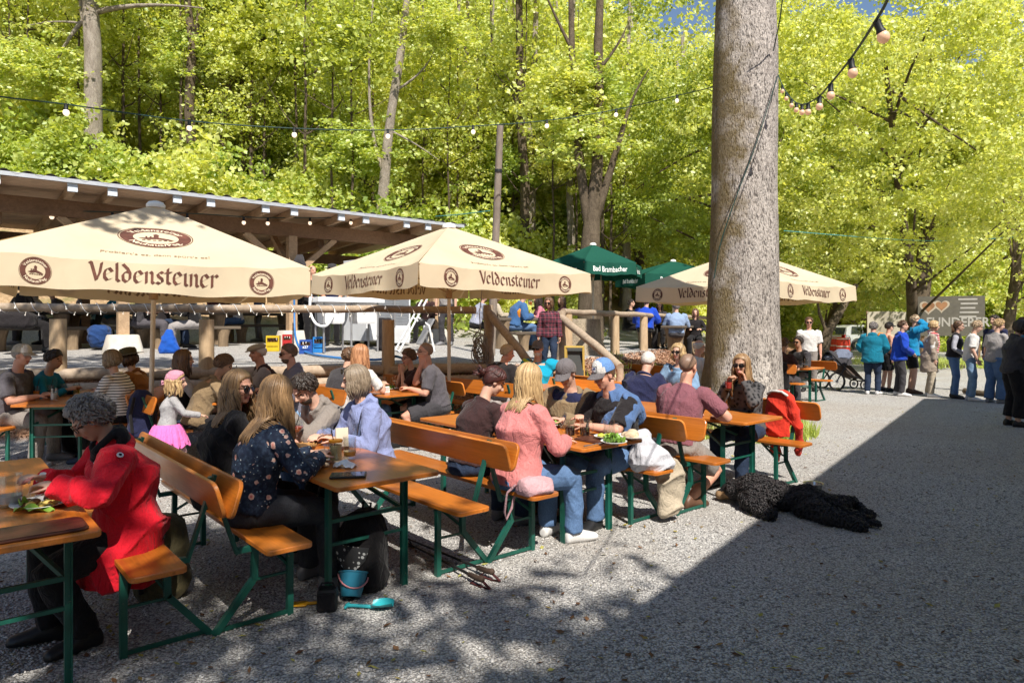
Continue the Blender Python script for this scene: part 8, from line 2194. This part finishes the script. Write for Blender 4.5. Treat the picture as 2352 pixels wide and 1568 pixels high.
# cable coil on the stair post, fairy lights on the rail
th = thing("cable_coil", "tangled coil of grey cable hung on the stair post", "cable", P(1104, 800, 11.9))
g = random.Random(9); m = MB()
for k in range(16):
    r_ = g.uniform(.06, .12); ti = g.uniform(-.5, .5); c = Vector((g.uniform(-.05, .05), g.uniform(-.06, .02), g.uniform(-.12, .10))); pts = [c+Vector((math.cos(a)*r_*g.uniform(.8, 1.15)+ti*math.sin(a)*.1, .05*math.sin(a*2+k), math.sin(a)*r_*2.1*g.uniform(.9, 1.1))) for a in [i*math.pi/9 for i in range(19)]]
    m.tube(smooth_path(pts, 2), .009, 5)
m.tube([(0, 0, .2), (-.02, .0, .6), (.02, 0, 1.0)], .009, 5); m.build("cable", mat("grey cable", (.26, .235, .22), .6, .3, 30), th, smooth=60)
th = thing("fairy_lights", "string of tiny white fairy lights wound along the fence rail", "fairy lights", (0, 0, 0))
m = MB(); gl_ = MB(); n = 170; r0 = Vector((fA.x-.5, fA.y-.143, 0)); r1 = Vector((fB.x, fB.y, 0)); pts = []
for i in range(n):
    t = i/(n-1); c = r0.lerp(r1, t); z = hgt(c.x, c.y)+.93; a = i*1.35
    q = Vector((c.x+N1.x*.078*math.cos(a), c.y+N1.y*.078*math.cos(a), z+.078*math.sin(a))); pts.append(q)
    if i % 2 == 0:
        e = q+Vector((g.uniform(-.02, .02), -.012, -.03-.03*g.random())); gl_.tube([q, e], .004, 4); gl_.ell(e, .009, None, 6, 4)
m.tube(smooth_path(pts, 3), .004, 4); m.build("wire", white_s, th, smooth=60); ob = gl_.build("lamps", emis("fairy lamp", (1, .93, .8), .6), th); ob["kind"] = "stuff"
# small chalk sign on the wood chips
th = thing("chalk_sign", "small chalkboard with a yellow frame at the foot of the handrail", "sign", P(1320, 866, 11.3)); th.location.z = hgt(th.location.x, th.location.y); th.rotation_euler = (0, 0, R(-14))
m = MB(); m.box((0, .02, .5), (.30, .02, .62), rotm(-8, 0, 0)); m.build("board", mat("chalkboard", (.05, .055, .055), .7, .1), th)
m = MB()
for sx in (-.15, .15): m.bar((sx, .055, .17), (sx, -.035, .83), .035, .03)
m.bar((-.15, -.035, .82), (.15, -.035, .82), .035, .03); m.bar((-.15, .05, .19), (.15, .05, .19), .035, .03)
for sx in (-.14, .14): m.bar((sx, .06, -.05), (sx, .055, .2), .03, .03); m.bar((sx, .25, -.05), (sx, -.03, .8), .03, .02)
m.build("frame", mat("yellow frame", (.55, .40, .10), .6, .1), th)

# ================================================================ car park
def car(label, p, rz, paint_c, name="parked_car"):
    th = thing(name, label, "car", p, rz, "parked cars")
    pm = mat("car paint "+label[:6], paint_c, .3, .04, 2, metal=.3, spec=.5, coat=.8); gl = mat("car glass", (.02, .025, .028), .06, .1, spec=.8); blk = mat("car trim", (.018, .018, .02), .6, .1)
    # side profile of an estate/SUV, x forward
    prof = [(-2.2, .35), (-2.25, .75), (-2.18, 1.02), (-1.95, 1.50), (-1.6, 1.64), (.1, 1.66), (.55, 1.55), (1.15, 1.10), (2.0, 1.0), (2.25, .85), (2.28, .5), (2.15, .32)]
    m = MB(); n = len(prof); hw = [.86, .90, .90, .70, .66, .66, .68, .84, .86, .84, .84, .84]
    vs = [Vector((x, -w, z)) for (x, z), w in zip(prof, hw)]+[Vector((x, w, z)) for (x, z), w in zip(prof, hw)]
    m.add(vs, [tuple(range(n)), tuple(range(n, 2*n))[::-1]]+[(i, (i+1) % n, n+(i+1) % n, n+i) for i in range(n)])
    m.build("body", pm, th, smooth=35)
    for s in (-1, 1):
        m = MB()
        for x0, x1, t0, t1 in ((-1.75, -.85, -1.58, -.85), (-.78, .15, -.78, .15), (.22, .98, .22, .52)):
            m.add([Vector((x0, s*.885, 1.08)), Vector((x1, s*.875, 1.10)), Vector((t1, s*.70, 1.53)), Vector((t0, s*.70, 1.55))], [(0, 1, 2, 3)])
        m.build("side_windows", gl, th, fix=False)
        for x in (-1.35, 1.4):
            m = MB(); m.lathe([(.2, -.1), (.33, -.1), (.35, -.06), (.35, .06), (.33, .1), (.2, .1)], (x, s*.84, .35), 26, rotm(90, 0, 0), True); w = m.build("wheel", blk, th, smooth=50)
            m = MB(); m.lathe([(0, -.06), (.21, -.085), (.21, .085), (0, .06)], (x, s*.85, .35), 20, rotm(90, 0, 0)); m.build("rim", mat("alloy rim", (.45, .45, .46), .3, .1, metal=.8), w, smooth=40)
            m = MB(); m.lathe([(.36, -.02), (.42, -.02), (.42, .02), (.36, .02)], (x, s*.885, .37), 26, rotm(90, 0, 0), True); m.build("wheel_arch", blk, th)
    m = MB(); m.add([Vector((-2.19, -.74, 1.05)), Vector((-2.19, .74, 1.05)), Vector((-1.97, .62, 1.48)), Vector((-1.97, -.62, 1.48))], [(0, 1, 2, 3)]); m.build("rear_window", gl, th, fix=False)
    for s in (-1, 1): m = MB(); m.box((-2.22, s*.72, .92), (.08, .28, .2)); m.build("tail_light", mat("tail light", (.35, .01, .01), .2, .1), th)
    m = MB(); m.box((-2.27, 0, .5), (.06, 1.6, .28)); m.box((2.27, 0, .5), (.06, 1.55, .26)); m.build("bumper", blk, th)
    return th
c = G(1968, 803); car("silver estate car parked behind the red barrels", Vector((c.x+.5, c.y, 0)), 14, (.52, .53, .55))
car("dark red car parked behind the silver one", PX(1936, 53), 150, (.22, .012, .015))
bred = mat("red barrel paint", (.55, .045, .022), .45, .15, 4); 
def barrel(label, p):
    th = thing("barrel", label, "barrel", p, 0, "red barrels", 1.12)
    m = MB(); m.lathe([(0, 0), (.29, 0), (.30, .03), (.30, .28), (.315, .30), (.30, .32), (.30, .58), (.315, .60), (.30, .62), (.30, .85), (.29, .88), (0, .87)], n=28); m.build("drum", bred, th, smooth=30)
    m = MB()
    for z in (.06, .45, .80): m.lathe([(.3015, z), (.306, z), (.306, z+.05), (.3015, z+.05)], n=28, closed=True)
    m.build("bands", mat("barrel band", (.62, .58, .54), .5, .1), th, smooth=30)
barrel("red barrel with pale bands left of the silver car", G(1918, 815)); barrel("red barrel right beside the other one near the silver car", G(1937, 818))
# event sign with hearts and cream banner wall
a, b, l, rz = frame_at(2108, 30.5, 2262, 29.5)
th = thing("event_sign", "dark event sign board with hearts and white lettering behind the queue", "sign", (a+b)/2, rz)
m = MB(); m.box((0, 0, 2.05), (l, .06, 1.75)); m.build("board", mat("sign board", (.105, .095, .075), .7, .15), th)
m = MB()
for sx in (-.42, .42): m.bar((sx*l, .08, 0), (sx*l, .08, 2.7), .1, .1)
m.build("post", timber_d, th)
def heart(m, cx, cz, s, y):
    pts = []
    for k in range(26):
        t = k*2*math.pi/26; pts.append(Vector((cx+s*16*math.sin(t)**3/16, y, cz+s*(13*math.cos(t)-5*math.cos(2*t)-2*math.cos(3*t)-math.cos(4*t))/16)))
    m.add(pts, [tuple(range(26))])
m = MB(); heart(m, -l*.34, 2.45, .34, -.034); heart(m, -l*.14, 2.50, .31, -.0345); m.build("hearts", mat("heart edge", (.40, .34, .26), .7, .1), th, fix=False)
m = MB(); heart(m, -l*.34, 2.46, .25, -.0375); heart(m, -l*.14, 2.51, .23, -.038); m.build("heart_faces", mat("heart face", (.26, .13, .06), .6, .4, 3), th, fix=False)
fs_ = lambda X, Y, O: Vector((X, -.031-O, 1.38+Y))
m = MB(); put_font(m, "FUNDERER", l*.10, .22, .56, fs_, .004, .018, .86); m.build("lettering", mat("grey white print", (.36, .34, .31), .8, .15, 20), th, fix=False)
m = MB()
for k in range(5): m.box((l*.25+.05*(k % 2), -.034, 2.78-k*.19), (l*(.28-.03*(k % 3)), .006, .07))
m.build("print_lines", mat("print grey", (.38, .36, .33), .8, .1), th)
a, b, l, rz = frame_at(1992, 34, 2112, 33)
th = thing("banner_wall", "cream banner stretched on posts behind the teal jacket", "banner", (a+b)/2, rz)
m = MB(); m.grid(lambda u, v: Vector(((u-.5)*l, .04*math.sin(u*9), .55+1.75*v+.03*math.sin(u*5)*v)), 20, 4); m.build("sheet", mat("cream banner", (.50, .45, .36), .9, .1, 2), th, smooth=180, fix=False)
m = MB()
for sx in (-.5, 0, .5): m.bar((sx*l, .1, 0), (sx*l, .1, 2.35), .09, .09)
m.build("post", timber_d, th)
# leaning dead trunk, cut logs at the yard edge
th = thing("dead_trunk", "bare leaning trunk propped behind the third parasol's right corner", "dead tree", PX(1880, 26))
o = th.location; m = MB(); m.tube([Vector((0, 0, -.2)), P(1902, 760, 26)-o, P(1938, 700, 26.5)-o, P(1966, 655, 27)-o], [.22, .18, .15, .10], 10); m.tube([P(1900, 765, 26)-o, P(1882, 720, 26)-o, P(1878, 690, 26)-o], [.08, .06, .03], 8); m.build("trunk", bark_d, th, smooth=60)
for k, (p0_, p1_, lab) in enumerate((((2060, 838), (2215, 846), "long thin edging pole lying at the back of the yard"), ((2215, 905), (2330, 918), "dark edging pole behind the end of the queue"))):
    A, B = G(*p0_), G(*p1_); m = MB(); flog(m, A+Vector((0, 0, .07)), B+Vector((0, 0, .07)), .07, .06); tag(m.build("edging_pole", bark_d, None, smooth=60), lab, "log", "poles edging the yard")
# grass tufts by the trunk and along the yard edge
def grass():
    g = np.random.default_rng(12); P_ = []
    for k in range(260):
        a = g.uniform(-2.6, .6); r = g.uniform(.62, 1.0); P_.append((BIGB.x+math.cos(a)*r, BIGB.y+math.sin(a)*r, .25))
    for k in range(900): q = G(g.uniform(2060, 2420), g.uniform(838, 850)); P_.append((q.x, q.y+g.uniform(0, 4), .3))
    for k in range(500): x = g.uniform(-8, 6); y = g.uniform(10, 16); P_.append((x, y, .16)) if .02 < hgt(x, y) < .99 and g.random() < .5 else None
    P_ = [q for q in P_ if q]; p = np.array(P_); n = 9; p = np.repeat(p, n, 0); N = len(p)
    base = np.stack([p[:, 0]+g.normal(0, .06, N), p[:, 1]+g.normal(0, .06, N), np.array([hgt(a, b) for a, b in p[:, :2]])], 1)
    a = g.uniform(0, 6.28, N); h = p[:, 2]*g.uniform(.4, 1.1, N); w = .008+.006*g.random(N)
    d = np.stack([np.cos(a), np.sin(a), 0*a], 1); x = np.stack([-np.sin(a), np.cos(a), 0*a], 1)
    v = np.stack([base-x*w[:, None], base+x*w[:, None], base+d*(h*.5)[:, None]+np.stack([0*h, 0*h, h], 1)], 1).reshape(-1, 3)
    tag(new_ob("grass", np_mesh("grass", v, np.arange(N*3).reshape(-1, 3), leaf_c)), "tufts of fresh grass at the great trunk's foot and the yard edge", "grass", kind='stuff')
grass()
run_jobs()

def small_dog():
    c = Lt(B6R, .45, .0); th = thing("dog", "small white fluffy dog on the bench between the goblet drinkers and the grey hoodie", "dog", Vector((c.x-.10, c.y-.15, .48)), 220)
    m = MB(); m.tube([(0, -.14, .10), (0, 0, .13), (0, .12, .20), (0, .16, .30)], [.10, .115, .10, .07], 12, True, True); m.ell((0, .20, .36), (.075, .085, .07)); m.tube([(0, .25, .35), (0, .30, .335)], [.035, .026], 8, True, True)
    for sx in (-.05, .05): m.tube([(sx, .12, .16), (sx, .15, .02)], [.035, .028], 8, True, True); m.ell((sx, -.08, .05), (.04, .09, .05)); m.ell((sx*1.3, .17, .37), (.02, .03, .05))
    m.tube([(0, -.2, .12), (0, -.26, .2), (0, -.22, .28)], [.035, .03, .02], 8, True, True)
    wf = mat("white dog coat", (.60, .56, .52), .9, .15, 20, 60, .01, .7); nose = bpy.data.materials["dog nose"]
    JOBS.append(("body", m, .010, 2, lambda c: 1 if (c-Vector((0, .325, .335))).length < .022 else 0, [wf, nose], th, .012))
small_dog(); run_jobs()
